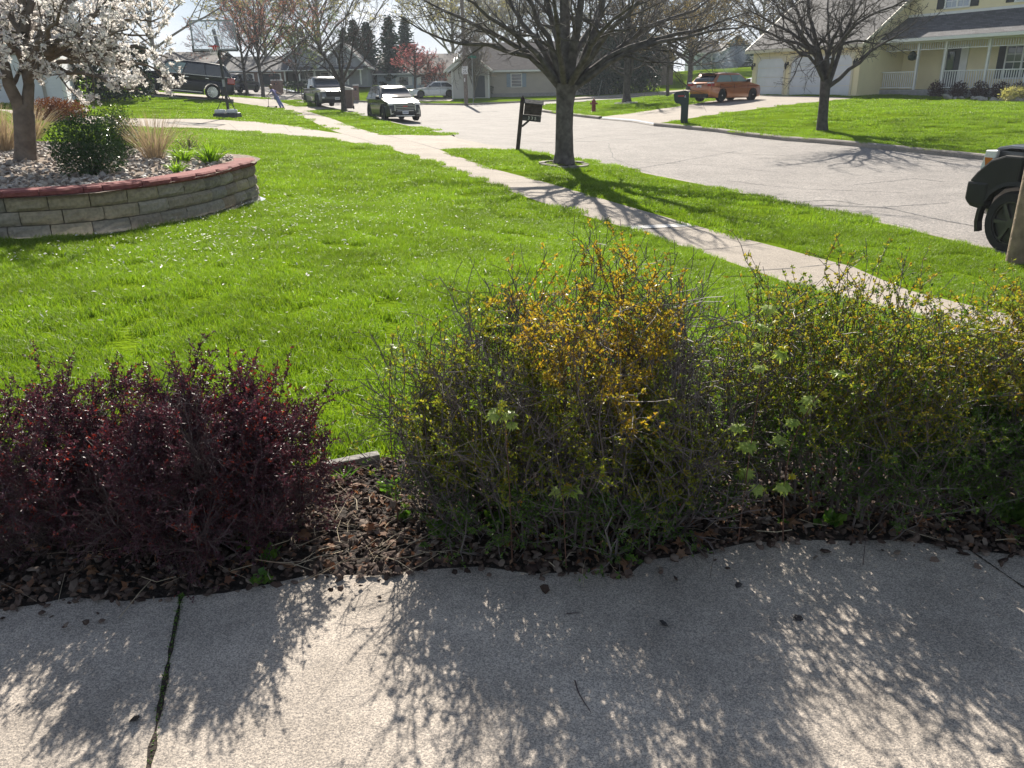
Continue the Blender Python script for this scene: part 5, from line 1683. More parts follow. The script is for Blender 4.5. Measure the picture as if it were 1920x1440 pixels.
def panel(mb, pts, off, mat_=0):           # a thin plate following four or more points, raised along its own normal
    P = [Vector(p) for p in pts]
    n = (P[1] - P[0]).cross(P[2] - P[0]).normalized()
    A = [p + n * off for p in P]
    B = [p - n * .01 for p in P]
    k = len(P)
    mb.add([tuple(p) for p in A + B], [tuple(range(k))] + [tuple((i, k + i, k + (i + 1) % k, (i + 1) % k)) for i in range(k)], mat_)
def car(name, loc, head, label, cat, group, col, L_=4.6, W=1.85, H=1.65, gc=.22, wr=.36, wx=(1.42, -1.42), hood=(1.02, .92), belt=1.0, gh=None, gwb=None, rim=M_RIM, spokes=10, tail_z=1.0, rake=.06, nose=.72, lower=None, roofrails=False, bed=None, wheelw=.24, windows=3, wtint=None, chrome_line=False, front=None, rear=None, plate_txt=True):
    """x forward. hood = (height at the windscreen, height at the nose); gh = (x windscreen base, x roof front, x roof rear, x rear glass base)"""
    root = empty(name, loc, head, label, cat, group)
    xf, xr = L_ / 2, -L_ / 2
    ar = wr * 1.17
    prof = [(xf - .05, gc + .02), (xf, gc + .2), (xf - .01, nose - .12), (xf - .07, nose), (xf - .16, hood[1] - .02), (xf - .45, hood[1] + .03), (gh[0], hood[0])]
    if bed: prof += [(bed, belt + .02), (bed - .02, tail_z), (xr + .05, tail_z)]
    else: prof += [(gh[0] - .3, belt), (gh[3] + .25, belt + .03), (gh[3], belt + .03), (xr + .12, tail_z)]
    prof += [(xr + .02, tail_z - .18), (xr, gc + .35), (xr + .06, gc + .08)]
    prof += [(wx[1] - ar, gc)] + arc(wx[1], wr, ar, 196, -16) + [(wx[1] + ar, gc - .02), (wx[0] - ar, gc - .02)] + arc(wx[0], wr, ar, 196, -16) + [(wx[0] + ar, gc)]
    mb = MB()
    shell(mb, prof, W, .2)
    o = mb.build('body', col, root)
    fix_normals(o); smooth_by_angle(o, 34)
    # cabin with sloping sides
    gw0, gw1 = W * .93, W * (.93 - 2 * rake)
    x0, x1, x2, x3 = gh
    zb, zr = belt - .02, H
    ns = [(-1, 0), (-.93, .02), (-.5, .035), (0, .045), (.5, .035), (.93, .02), (1, 0)]
    mb = MB()
    rows = []
    sideprof = [(x0, zb if not hood else hood[0] - .02), (x0 * .55 + x1 * .45, zb + (zr - zb) * .47), (x1, zr - .03), (x1 * .75 + x2 * .25, zr), (x1 * .3 + x2 * .7, zr - .005), (x2, zr - .05), (x2 * .5 + x3 * .5, (zr - .05) * .5 + zb * .5 + .01), (x3, zb), ]
    for s, bl in ns:
        row = []
        for (x, z) in sideprof:
            t = (z - zb) / (zr - zb)
            wv = gw0 / 2 * (1 - t) + gw1 / 2 * t
            row.append((x + (.06 * (1 - s * s) if x > (x1 + x2) / 2 else -.05 * (1 - s * s)) * (1 if t < .95 else .4), s * wv, z + bl * t - (.035 * t if abs(s) == 1 else 0)))
        rows.append(row)
    n = len(sideprof)
    mb.add([p for r_ in rows for p in r_], [(r_ * n + i, r_ * n + i + 1, (r_ + 1) * n + i + 1, (r_ + 1) * n + i) for r_ in range(len(ns) - 1) for i in range(n - 1)] + [tuple(range(n)), tuple((len(ns) - 1) * n + i for i in range(n - 1, -1, -1))])
    o = mb.build('cabin', col, root)
    fix_normals(o); smooth_by_angle(o, 40)
    def gpt(x, z, s):
        t = (z - zb) / (zr - zb)
        return (x, s * (gw0 / 2 * (1 - t) + gw1 / 2 * t), z)
    zl, zh = zb + .06, zr - .11
    def xfw(z): return x0 + (x1 - x0) * (z - hood[0]) / (zr - hood[0])
    def xre(z): return x3 + (x2 - x3) * (z - zb) / (zr - zb)
    wm = wtint or [M_WIN] * 4
    # side windows, split by dark pillars
    for s in (-1, 1):
        a, b = xfw(zl) - .16, xre(zl) + .16
        a2, b2 = xfw(zh) - .12, xre(zh) + .10
        for k in range(windows):
            t0, t1 = k / windows, (k + 1) / windows
            e = .028
            q = [gpt(a + (b - a) * t0 - e, zl, s), gpt(a + (b - a) * t1 + e, zl, s), gpt(a2 + (b2 - a2) * t1 + e, zh, s), gpt(a2 + (b2 - a2) * t0 - e, zh, s)]
            if s > 0: q = [q[1], q[0], q[3], q[2]]
            # keep the plate's normal outwards
            P = [Vector(v) for v in q]
            nn = (P[1] - P[0]).cross(P[2] - P[0])
            if nn.y * s < 0: q = [q[3], q[2], q[1], q[0]]
            mb = MB(); panel(mb, q, .014)
            mb.build('side_window', wm[min(k, len(wm) - 1)], root)
    # screens
    for nm, base, zz0, zz1, sg in (('windscreen', xfw, hood[0] + .05, zr - .09, 1), ('rear_window', xre, max(zb + .10, tail_z - .02 if not bed else zb + .12), zr - .13, -1)):
        mb = MB()
        rows = []
        for z in (zz0, (zz0 + zz1) / 2, zz1):
            t = (z - zb) / (zr - zb)
            hw = (gw0 / 2 * (1 - t) + gw1 / 2 * t) * .88
            xb = base(z) + (.03 if sg > 0 and abs(z - (zz0 + zz1) / 2) < .01 else 0)
            for s in (-1, -.5, 0, .5, 1):
                rows.append((xb + sg * (.05 * (1 - s * s) + .028), s * hw, z + .008))
        F = [(r_ * 5 + i, r_ * 5 + i + 1, r_ * 5 + i + 6, r_ * 5 + i + 5) for r_ in range(2) for i in range(4)]
        if sg < 0: F = [f[::-1] for f in F]
        b_ = len(rows)
        mb.add(rows + [(p[0] - sg * .03, p[1], p[2] - .012) for p in rows], F + [(i, i + 1, b_ + i + 1, b_ + i) for i in range(4)] + [(10 + i, b_ + 10 + i, b_ + 11 + i, 11 + i) for i in range(4)])
        mb.build(nm, M_WIN, root, smooth=True)
    # wheels
    for x in wx:
        for s in (-1, 1):
            wheel(root, x, s * (W / 2 - wheelw / 2 - .015), wr, wheelw, rim, spokes, s)
    # lower black cladding
    if lower:
        for s in (-1, 1):
            mb = MB()
            mb.box(((wx[0] + wx[1]) / 2, s * (W / 2 - .035), gc + .06), (wx[0] - wx[1] - 2 * ar, .05, .13))
            mb.build('sill', lower, root)
        for s in (-1, 1):
            for x in wx:
                mb = MB()
                A = arc(x, wr, ar * 1.0, 200, -20, 15); Bp = arc(x, wr, ar * 1.13, 200, -20, 15)
                y0, y1 = s * (W / 2 - .08), s * (W / 2 + .015)
                V = []
                for (ax, az), (bx, bz) in zip(A, Bp): V += [(ax, y0, az), (ax, y1, az), (bx, y1 - s * .012, bz), (bx, y0, bz)]
                mb.add(V, [(4 * i + j, 4 * i + (j + 1) % 4, 4 * i + 4 + (j + 1) % 4, 4 * i + 4 + j) for i in range(14) for j in range(4)])
                mb.build('wheel_arch', lower, root)
    # mirrors, handles
    for s in (-1, 1):
        mb = MB()
        mb.box((xfw(zl) - .28, s * (gw0 / 2 + .13), zb + .12), (.12, .22, .16), taper=.8)
        mb.bar((xfw(zl) - .28, s * gw0 / 2 * .98, zb + .06), (xfw(zl) - .28, s * (gw0 / 2 + .1), zb + .09), .06, .05)
        bevel(mb.build('mirror', M_TRIM, root), .03, 2)
        for hx in ((x0 + x3) / 2 + .62 - .1, (x0 + x3) / 2 - .55)[:2 if windows > 2 or not bed else 1]:
            mb = MB(); mb.box((hx - .12, s * (W / 2 * .985), belt - .12), (.2, .03, .035))
            mb.build('door_handle', M_CHROME if chrome_line else col, root)
        for dx in ((x0 - .28), (x0 + x3) / 2 + .02 + .1, x3 + .55)[:3 if not bed else 2]:
            mb = MB()
            mb.box((dx, s * (W / 2 * .994), (belt + gc) / 2 + .05), (.012, .012, belt - gc - .25))
            mb.build('door_seam', M_TRIM, root)
        if chrome_line:
            mb = MB(); mb.bar((xfw(zl) - .12, s * (gw0 / 2 + .012), zb + .045), (x3 + .12, s * (gw0 / 2 + .012), zb + .045), .02, .022)
            mb.build('window_trim', M_CHROME, root)
            mb = MB(); mb.bar((wx[0] - ar - .05, s * (W / 2), gc + .1), (wx[1] + ar + .05, s * (W / 2), gc + .1), .02, .03)
            mb.build('sill_trim', M_CHROME, root)
        if roofrails:
            mb = MB()
            yy = s * (gw1 / 2 - .06)
            mb.bar((x1 - .25, yy, zr + .055), (x2 + .25, yy, zr + .05), .045, .03)
            for px_ in (x1 - .3, (x1 + x2) / 2, x2 + .3): mb.bar((px_, yy, zr - .03), (px_ - .02, yy, zr + .05), .045, .06)
            mb.build('roof_rail', M_CHROME, root)
    if front: front(root, xf, W)
    if rear: rear(root, xr, W)
    if bed:
        mb = MB()
        mb.box(((bed + xr + .1) / 2, 0, tail_z - .20), (bed - xr - .25, W * .82, .38))
        mb.build('bed_liner', M_TRIM, root)
    return root
def plate(root, x, y, z, sg):
    mb = MB(); mb.box((x, y, z), (.015, .31, .155)); o = mb.build('licence_plate', M_PLATE, root)
    mb = MB()
    g = np.random.default_rng(3)
    for k in range(6):
        mb.box((x + sg * .009, y - .105 + .042 * k, z - .005), (.004, .022, .07))
    mb.build('plate_characters', M_PLTXT, o)
def mk(name, m, root, *boxes, bev=.0):
    mb = MB()
    for b in boxes: mb.box(*b)
    o = mb.build(name, m, root)
    if bev: bevel(o, bev, 2)
    return o
def heading(p0, p1):               # direction between two ground points
    return math.atan2(p1[1] - p0[1], p1[0] - p0[0])
P_BLACK = paint('black_paint', (.005, .008, .017), 0, .25, .3)
P_DKGREY = paint('dark_green_grey_paint', (.018, .023, .024), .0, .5, .4)
P_GREY = paint('silver_grey_paint', (.10, .11, .12), .2, .8)
P_WHITE = paint('white_paint', (.72, .73, .74), .0)
P_ORANGE = paint('orange_paint', (.36, .115, .028), .45)
P_NAVY = paint('navy_paint', (.008, .012, .03), .0, .4, .4)
P_TRUCK = paint('dark_grey_truck_paint', (.02, .023, .03), .1, .6, .4)
VG = 'cars parked around the street'
# grey green suv facing us at the near kerb
def gmc_front(root, xf, W):
    for s in (-1, 1):
        mk('headlight', M_LAMP, root, ((xf - .09, s * .70, .86), (.16, .30, .11)), bev=.03)
        mk('fog_trim', M_CHROME, root, ((xf + .0, s * .74, .50), (.05, .035, .26)), ((xf + .0, s * .66, .40), (.05, .16, .03)))
    fr = mk('grille', M_TRIM, root, ((xf + .045, 0, .72), (.07, 1.02, .34)), bev=.02)
    mk('grille_frame', M_CHROME, root, ((xf + .075, 0, .905), (.06, 1.06, .04)), ((xf + .075, 0, .535), (.06, .86, .04)), ((xf + .05, .53, .72), (.06, .045, .38)), ((xf + .05, -.53, .72), (.06, .045, .38)), bev=.012)
    for z in (.62, .70, .78, .85):
        mk('grille_bar', M_CHROME, fr, ((xf + .085, 0, z), (.02, .98, .02)))
    mk('emblem', M_TAIL, root, ((xf + .10, 0, .75), (.02, .24, .06)))
    mk('lower_intake', M_TRIM, root, ((xf + .03, 0, .40), (.06, 1.2, .15)), bev=.02)
    mk('skid_plate', M_CHROME, root, ((xf + .0, 0, .29), (.06, 1.0, .06)), bev=.015)
    plate(root, xf + .09, 0, .46, 1)
a, b = T(725, 227), T(787, 223.5)
hd = heading(T(700, 205), T(735, 228))
mid = (np.array(a) + np.array(b)) / 2
gd = math.atan2(-(b[0] - a[0]), (b[1] - a[1])) if False else math.atan2(-.925, .38)
fwd = np.array([math.cos(gd), math.sin(gd)])
c = mid[:2] - fwd * 2.05
car('parked_suv', (c[0], c[1], h1(*c) - ROADDROP), gd, 'dark grey green suv with a wide chrome grille facing us at the near kerb', 'car', VG, P_DKGREY, L_=4.8, W=1.92, H=1.72, wr=.38, wx=(1.46, -1.4), hood=(1.14, .98), belt=1.08, gh=(1.18, .22, -1.7, -2.3), nose=.84, tail_z=1.08, rake=.09, lower=M_TRIM, roofrails=True, front=gmc_front, spokes=6)
# silver pickup facing us further up
def pick_front(root, xf, W):
    for s in (-1, 1):
        mk('headlight', M_LAMP, root, ((xf - .04, s * .74, .98), (.14, .30, .08)), bev=.02)
        mk('fog_light', M_LAMP, root, ((xf + .0, s * .74, .62), (.06, .16, .1)), bev=.02)
    mk('chrome_bar', M_CHROME, root, ((xf + .03, 0, .98), (.08, 1.2, .07)), bev=.02)
    mk('grille', M_TRIM, root, ((xf + .035, 0, .80), (.09, 1.1, .27)), bev=.04)
    mk('lower_bumper', M_TRIM, root, ((xf + .02, 0, .42), (.1, 1.7, .2)), bev=.04)
    plate(root, xf + .085, .15, .55, 1)
a, b = T(606, 198.5), T(652, 204)
p = np.array(T(628, 203))
gd2 = math.atan2(-.90, .43)
fwd = np.array([math.cos(gd2), math.sin(gd2)])
c = p[:2] - fwd * 2.5
car('parked_pickup', (c[0], c[1], h1(*c) - ROADDROP), gd2, 'silver grey pickup facing us behind the small bare tree', 'car', VG, P_GREY, L_=5.4, W=1.95, H=1.86, gc=.3, wr=.40, wx=(1.72, -1.65), hood=(1.22, 1.12), belt=1.18, gh=(1.15, .55, -.75, -.95), nose=.98, tail_z=1.2, bed=-1.0, lower=M_TRIM, front=pick_front, windows=2, spokes=6)
# big black suv on the neighbour's driveway
def exp_rear(root, xr, W):
    for s in (-1, 1):
        mk('tail_light', M_TAIL, root, ((xr + .16, s * .90, 1.08), (.42, .16, .34)), bev=.05)
    mk('chrome_bar', M_CHROME, root, ((xr + .02, 0, 1.12), (.06, 1.4, .08)))
    mk('rear_bumper', M_TRIM, root, ((xr + .02, 0, .5), (.12, 1.8, .2)), bev=.04)
    plate(root, xr - .01, 0, .85, -1)
def exp_front(root, xf, W):
    for s in (-1, 1): mk('headlight', M_LAMP, root, ((xf - .12, s * .84, .95), (.3, .2, .2)), bev=.04)
    mk('grille', M_CHROME, root, ((xf + .02, 0, .85), (.08, 1.1, .36)), bev=.03)
a, b = np.array(T(283, 177)), np.array(T(402, 187.5))
gd3 = heading(b, a)
print('suv wheelbase', np.linalg.norm((a - b)[:2]))
M_DKTINT = glassmat('privacy_glass', (.006, .008, .014))
M_CLTINT = glassmat('light_window', (.16, .24, .25))
fwd = np.array([math.cos(gd3), math.sin(gd3)]); nl = np.array([-fwd[1], fwd[0]])
WB = 3.3
sc3 = np.linalg.norm((a - b)[:2]) / WB
c = (a + b)[:2] / 2 - nl * .85 * sc3
o = car('parked_suv', (c[0], c[1], (h1(*a[:2]) + h1(*b[:2])) / 2), gd3, 'long black suv with bright multi spoke wheels on the neighbour driveway', 'car', VG, P_BLACK, L_=5.5, W=2.02, H=1.95, gc=.27, wr=.42, wx=(1.72, -1.58), hood=(1.28, 1.16), belt=1.24, gh=(1.35, .72, -2.2, -2.62), nose=.98, tail_z=1.24, lower=M_BLACKGLOSS if False else P_BLACK, chrome_line=True, rear=exp_rear, front=exp_front, spokes=14, rake=.045, wtint=[M_CLTINT, M_DKTINT, M_DKTINT, M_DKTINT])
o.scale = (sc3,) * 3
o.rotation_euler.y = -math.atan2(a[2] - b[2], np.linalg.norm((a - b)[:2]))
# dark car behind it, nose to the right
p0, p1 = np.array(T(446, 176.5)), np.array(T(486, 175))
gd4 = heading(p0, p1)
s4 = np.linalg.norm((p1 - p0)[:2]) / 2.9
fw4 = np.array([math.cos(gd4), math.sin(gd4)]); n4 = np.array([-fw4[1], fw4[0]])
c = (p0 + p1)[:2] / 2 + n4 * .8
s4 = min(1.15, max(.9, s4))
car('parked_car', (c[0], c[1], h1(*c)), gd4, 'dark navy car seen between the black suv and the red maple', 'car', VG, P_NAVY, L_=4.7, W=1.85, H=1.55, wr=.34, wx=(1.42, -1.42), hood=(.98, .86), belt=.98, gh=(.95, .15, -1.5, -2.1), nose=.72, tail_z=.98)
# white sedan on the far driveway, nose left
def sed_front(root, xf, W):
    for s in (-1, 1): mk('headlight', M_LAMP, root, ((xf - .14, s * .70, .68), (.3, .3, .12)), bev=.03)
    mk('grille', M_TRIM, root, ((xf + .02, 0, .52), (.07, .9, .22)), bev=.02)
def sed_rear(root, xr, W):
    for s in (-1, 1): mk('tail_light', M_TAIL, root, ((xr + .1, s * .72, .82), (.22, .3, .12)), bev=.03)
p0, p1 = np.array(T(835, 184)), np.array(T(799, 184.5))
gd5 = math.atan2(-.32, -.95)
fw5 = np.array([math.cos(gd5), math.sin(gd5)]); n5 = np.array([-fw5[1], fw5[0]])
c = (p0 + p1)[:2] / 2 - n5 * .8
car('parked_sedan', (c[0], c[1], h1(*c) + .02), gd5, 'white sedan with dark wheels on the far driveway', 'car', VG, P_WHITE, L_=4.9, W=1.85, H=1.46, gc=.19, wr=.345, wx=(1.48, -1.38), hood=(.92, .78), belt=.93, gh=(.95, .05, -1.2, -2.1), nose=.62, tail_z=.98, rim=M_RIMD, front=sed_front, rear=sed_rear, windows=2, chrome_line=True)
# orange hatchback in front of the yellow garage, tail towards us
def hatch_rear(root, xr, W):
    for s in (-1, 1):
        q = mk('tail_light', M_TAIL, root, ((xr + .12, s * .72, .90), (.26, .32, .15)), bev=.03)
        mk('reverse_lamp', M_LAMP, q, ((xr + .10, s * .70, 1.0), (.24, .3, .07)), bev=.02)
    mk('bumper_insert', M_TRIM, root, ((xr + .0, 0, .33), (.10, 1.3, .2)), bev=.03)
    mk('plate_recess', M_TRIM, root, ((xr - .02, 0, .92), (.05, .62, .04)))
    plate(root, xr - .03, 0, .80, -1)
    mk('spoiler', M_TRIM, root, ((xr + .62, 0, 1.50), (.26, 1.22, .04)), bev=.015)
    mk('exhaust', M_CHROME, root, ((xr + .04, -.45, .24), (.16, .12, .07)), bev=.02)
p0, p1 = np.array(T(1303, 193)), np.array(T(1397, 186))
a, b = np.array(T(1350, 192.5)), np.array(T(1412, 185.5))
gd6 = R(35)
fw6 = np.array([math.cos(gd6), math.sin(gd6)]); n6 = np.array([-fw6[1], fw6[0]])
c = a[:2] + fw6 * 1.3 + n6 * .78
car('parked_hatchback', (c[0], c[1], h1(*c) + .0), gd6, 'copper orange hatchback parked before the yellow garage with its tail to the street', 'car', VG, P_ORANGE, L_=4.36, W=1.77, H=1.49, gc=.2, wr=.335, wx=(1.34, -1.26), hood=(1.0, .84), belt=1.0, gh=(1.12, .2, -1.45, -2.0), nose=.7, tail_z=1.0, rear=hatch_rear, windows=2, spokes=9, wtint=[M_CLTINT, M_CLTINT])
# black pickup on the right, only its front end in view
def truck_front(root, xf, W):
    for s in (-1, 1):
        mb = MB(); mb.prism([(xf + .0, 1.05), (xf - .0, 1.16), (xf - .05, 1.40), (xf - .26, 1.41), (xf - .24, 1.31), (xf - .10, 1.15)], s * .74, s * .935, axis='y')
        q = bevel(fix_normals(mb.build('headlight', M_LAMP, root)), .012, 1)
        mb = MB(); mb.prism([(xf - .09, 1.18), (xf - .06, 1.30), (xf - .20, 1.30), (xf - .19, 1.25)], s * .93, s * .942, axis='y')
        fix_normals(mb.build('side_marker', M_AMBER, q))
        wx0, r_ = 2.15, .445 * 1.17
        P = [(xf - .02, .60), (xf + .03, .66), (xf + .04, .98), (xf - .06, 1.10), (xf - .26, 1.28), (xf - .5, 1.36), (xf - .8, 1.36)] + arc(wx0, .445, r_, 92, 14, 9)
        mb = MB(); mb.prism(P, s * .86, s * 1.035, axis='y')
        bevel(fix_normals(mb.build('fender_cladding', M_TRIM, root)), .03, 2)
        mb = MB(); mb.prism([(xf - .30, .62), (xf - .0, .62), (xf + .075, .70), (xf + .07, .96), (xf - .30, .96)], s * .62, s * 1.05, axis='y')
        bevel(fix_normals(mb.build('bumper_corner', M_TRIM, root)), .035, 2)
    mk('grille', M_TRIM, root, ((xf + .0, 0, 1.18), (.1, 1.3, .45)), bev=.03)
    mk('front_bumper', M_TRIM, root, ((xf - .04, 0, .80), (.24, 1.5, .36)), bev=.05)
    mk('skid_plate', M_TRIM, root, ((xf - .10, 0, .54), (.2, 1.5, .14)), bev=.03)
q = np.array(T(1897, 469))
gd7 = math.atan2(.963, -.27)
fw7 = np.array([math.cos(gd7), math.sin(gd7)]); n7 = np.array([-fw7[1], fw7[0]])
c = q[:2] - fw7 * 2.15 - n7 * .86
car('parked_truck', (c[0], c[1], q[2] - ROADDROP * .5), gd7, 'dark pickup with knobbly tyres and black bumper at the right edge of the photo', 'car', VG, P_TRUCK, L_=5.8, W=2.06, H=2.1, gc=.50, wr=.445, wx=(2.15, -1.6), hood=(1.52, 1.47), belt=1.5, gh=(1.15, .5, -.85, -1.05), nose=1.22, tail_z=1.46, bed=-1.1, lower=M_TRIM, front=truck_front, windows=2, spokes=6, rim=M_RIMD, wheelw=.3)
# ------------------------------------------------------------------ houses
M_YELLOW = mat('yellow_siding', (.76, .67, .43), .55, var=.04, vs=1.5)
M_GREYS = lapmat('grey_siding', (.30, .31, .33), .12)
M_BEIGE = lapmat('beige_siding', (.38, .34, .29), .11)
M_PALES = lapmat('pale_siding', (.52, .50, .46), .12)
M_WHITES = lapmat('white_siding', (.62, .63, .66), .11)
M_BLUES = lapmat('blue_grey_siding', (.36, .42, .47), .12)
M_SHING = shinglemat('grey_shingles', (.095, .09, .092))
M_SHINGD = shinglemat('dark_shingles', (.10, .098, .105))
M_SHINGB = shinglemat('brown_shingles', (.10, .085, .082))
M_WTRIM = mat('white_trim', (.70, .70, .68), .5, var=.05, vs=3)
M_CTRIM = mat('cream_trim', (.60, .55, .42), .5, var=.05, vs=3)
M_DOORW = mat('garage_door_white', (.60, .62, .66), .45, var=.04, vs=2)
M_DOORT = mat('garage_door_taupe', (.27, .235, .22), .5, var=.06, vs=2)
M_SHUT = mat('dark_shutter', (.03, .035, .04), .6, var=.1)
M_SHUTB = mat('blue_shutter', (.22, .28, .35), .6, var=.1)
M_HWIN = glassmat('house_window', (.05, .065, .085), .06)
M_HWINP = glassmat('curtained_window', (.32, .36, .42), .08)
M_STONE = mat('foundation', (.27, .26, .26), .9, var=.15, vs=6)
M_BRICK = mat('brown_brick', (.21, .14, .115), .9, var=.3, vs=12)
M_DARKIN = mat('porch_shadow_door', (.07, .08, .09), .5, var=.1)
M_LAMPB = mat('black_lantern', (.015, .015, .017), .5, var=.1)
M_BOARD = mat('porch_boards', (.33, .33, .33), .8, var=.15, vs=5)
def part(name, m, par, *boxes, bev=0, smooth=False):
    mb = MB()
    for b in boxes: mb.box(*b)
    o = mb.build(name, m, par)
    if bev: bevel(o, bev, 1)
    return o
def cbox(x0, x1, y0, y1, z0, z1): return (((x0 + x1) / 2, (y0 + y1) / 2, (z0 + z1) / 2), (x1 - x0, y1 - y0, z1 - z0))
def gable(par, name, m, x0, x1, y0, y1, ze, rise, axis='x', over=.4, th=.16, trim=M_WTRIM, fascia=True):
    """roof with its ridge along axis x or y"""
    mb = MB()
    if axis == 'x':
        ym = (y0 + y1) / 2
        k = rise / (ym - y0)
        lo = ze - over * k
        prof = [(y0 - over, lo), (ym, ze + rise), (y1 + over, lo), (y1 + over, lo + th), (ym, ze + rise + th * 1.25), (y0 - over, lo + th)]
        mb.prism(prof, x0 - over, x1 + over, axis='x')
    else:
        xm = (x0 + x1) / 2
        k = rise / (xm - x0)
        lo = ze - over * k
        prof = [(x0 - over, lo), (xm, ze + rise), (x1 + over, lo), (x1 + over, lo + th), (xm, ze + rise + th * 1.25), (x0 - over, lo + th)]
        mb.prism(prof, y0 - over, y1 + over, axis='y')
    r = mb.build(name, m, par)
    if fascia:
        mb = MB()
        if axis == 'x':
            for y in (y0 - over - .03, y1 + over + .03): mb.box(((x0 + x1) / 2, y, lo + .04), (x1 - x0 + 2 * over + .04, .05, .19))
            for x in (x0 - over - .03, x1 + over + .03):
                for s in (y0 - over, y1 + over):
                    mb.bar((x, s, lo + .06), (x, ym, ze + rise + .10), .05, .2)
        else:
            for x in (x0 - over - .03, x1 + over + .03): mb.box((x, (y0 + y1) / 2, lo + .04), (.05, y1 - y0 + 2 * over + .04, .19))
            for y in (y0 - over - .03, y1 + over + .03):
                for s in (x0 - over, x1 + over):
                    mb.bar((s, y, lo + .06), (xm, y, ze + rise + .10), .05, .2)
        mb.build('fascia', trim, r)
    return r
def gable_wall(mb, x0, x1, y0, y1, ze, rise, axis='x'):
    if axis == 'x':
        ym = (y0 + y1) / 2
        mb.prism([(y0, -.4), (y1, -.4), (y1, ze), (ym, ze + rise), (y0, ze)], x0, x1, axis='x')
    else:
        xm = (x0 + x1) / 2
        mb.prism([(x0, -.4), (x1, -.4), (x1, ze), (xm, ze + rise), (x0, ze)], y0, y1, axis='y')
def window(par, x0, x1, z0, z1, y, m=M_HWIN, grid=(2, 3), shutters=None, trim=M_WTRIM, double=False, shw=.38):
    """a window in a wall facing -y"""
    f = MB()
    w = .08
    f.box(*cbox(x0 - w, x1 + w, y - .06, y + .02, z1, z1 + w)); f.box(*cbox(x0 - w, x1 + w, y - .08, y + .02, z0 - w, z0))
    f.box(*cbox(x0 - w, x0, y - .06, y + .02, z0, z1)); f.box(*cbox(x1, x1 + w, y - .06, y + .02, z0, z1))
    if double: f.box(*cbox((x0 + x1) / 2 - .05, (x0 + x1) / 2 + .05, y - .058, y + .02, z0, z1))
    f.box(*cbox(x0, x1, y - .05, y + .015, (z0 + z1) / 2 - .025, (z0 + z1) / 2 + .025))
    n = grid[0] * (2 if double else 1)
    for i in range(1, n):
        xx = x0 + (x1 - x0) * i / n
        f.box(*cbox(xx - .011, xx + .011, y - .036, y + .01, z0, z1))
    for i in range(1, grid[1] * 2):
        zz = z0 + (z1 - z0) * i / (grid[1] * 2)
        f.box(*cbox(x0, x1, y - .035, y + .01, zz - .011, zz + .011))
    fr = f.build('window', trim, par)
    g_ = MB(); g_.box(*cbox(x0, x1, y - .025, y - .005, z0, z1)); g_.build('pane', m, fr)
    if shutters:
        for s in (x0 - w - shw - .01, x1 + w + .01):
            sb = MB()
            sb.box(*cbox(s, s + shw, y - .05, y - .002, z0 - .05, z1 + .05))
            for k in range(int((z1 - z0) / .09)):
                sb.box(*cbox(s + .05, s + shw - .05, y - .062, y - .049, z0 + .03 + k * .09, z0 + .08 + k * .09))
            sb.build('shutter', shutters, par)
    return fr
def garage_door(par, x0, x1, h, y, m, panels=4, cut=0, glass=False, trim=M_WTRIM):
    d = MB()
    ph = h / panels
    for k in range(panels):
        d.box(*cbox(x0 + .03, x1 - .03, y - .035, y - .005, k * ph + .008, (k + 1) * ph - .008))
        n = max(2, int((x1 - x0) / .62))
        for i in range(n):
            a = x0 + .06 + (x1 - x0 - .12) * i / n
            b = x0 + .06 + (x1 - x0 - .12) * (i + 1) / n
            d.box(*cbox(a + .05, b - .05, y - .043, y - .03, k * ph + .09, (k + 1) * ph - .09))
    o = d.build('garage_door', m, par)
    f = MB()
    w = .10
    f.box(*cbox(x0 - w, x0 + .03, y - .07, y + .01, 0, h)); f.box(*cbox(x1 - .03, x1 + w, y - .07, y + .01, 0, h)); f.box(*cbox(x0 - w, x1 + w, y - .072, y + .01, h, h + w))
    if cut:
        for s, sx in ((x0 + .03, 1), (x1 - .03, -1)):
            f.prism([(s, h), (s + sx * cut, h), (s, h - cut)] if sx > 0 else [(s, h), (s, h - cut), (s + sx * cut, h)], y - .066, y - .046, axis='y')
    f.build('door_frame', trim, o)
    if glass:
        gl = MB()
        n = 8
        for i in range(n):
            a = x0 + .1 + (x1 - x0 - .2) * i / n
            gl.box(*cbox(a + .04, a + (x1 - x0 - .2) / n - .04, y - .05, y - .03, h - ph + .1, h - .12))
        gl.build('door_glass', M_HWIN, o)
    return o
def lantern(par, x, y, z):
    mb = MB()
    mb.box((x, y - .02, z + .12), (.11, .05, .2)); mb.bar((x, y - .03, z + .2), (x, y - .22, z + .2), .03, .03)
    mb.lathe([(.05, z - .2), (.085, z + .05), (.1, z + .06), (.05, z + .13), (.015, z + .2)], 6, c=(x, y - .2, 0))
    return mb.build('lantern', M_LAMPB, par)
def railing(par, x0, x1, y, z0, z1, m=M_WTRIM, step=.13):
    mb = MB()
    mb.box(*cbox(x0, x1, y - .045, y + .045, z1 - .05, z1)); mb.box(*cbox(x0, x1, y - .03, y + .03, z0 + .08, z0 + .13))
    n = int((x1 - x0) / step)
    for k in range(1, n): mb.box(((x0 + (x1 - x0) * k / n), y, (z0 + z1) / 2 + .02), (.038, .038, z1 - z0 - .16))
    return mb.build('railing', m, par)
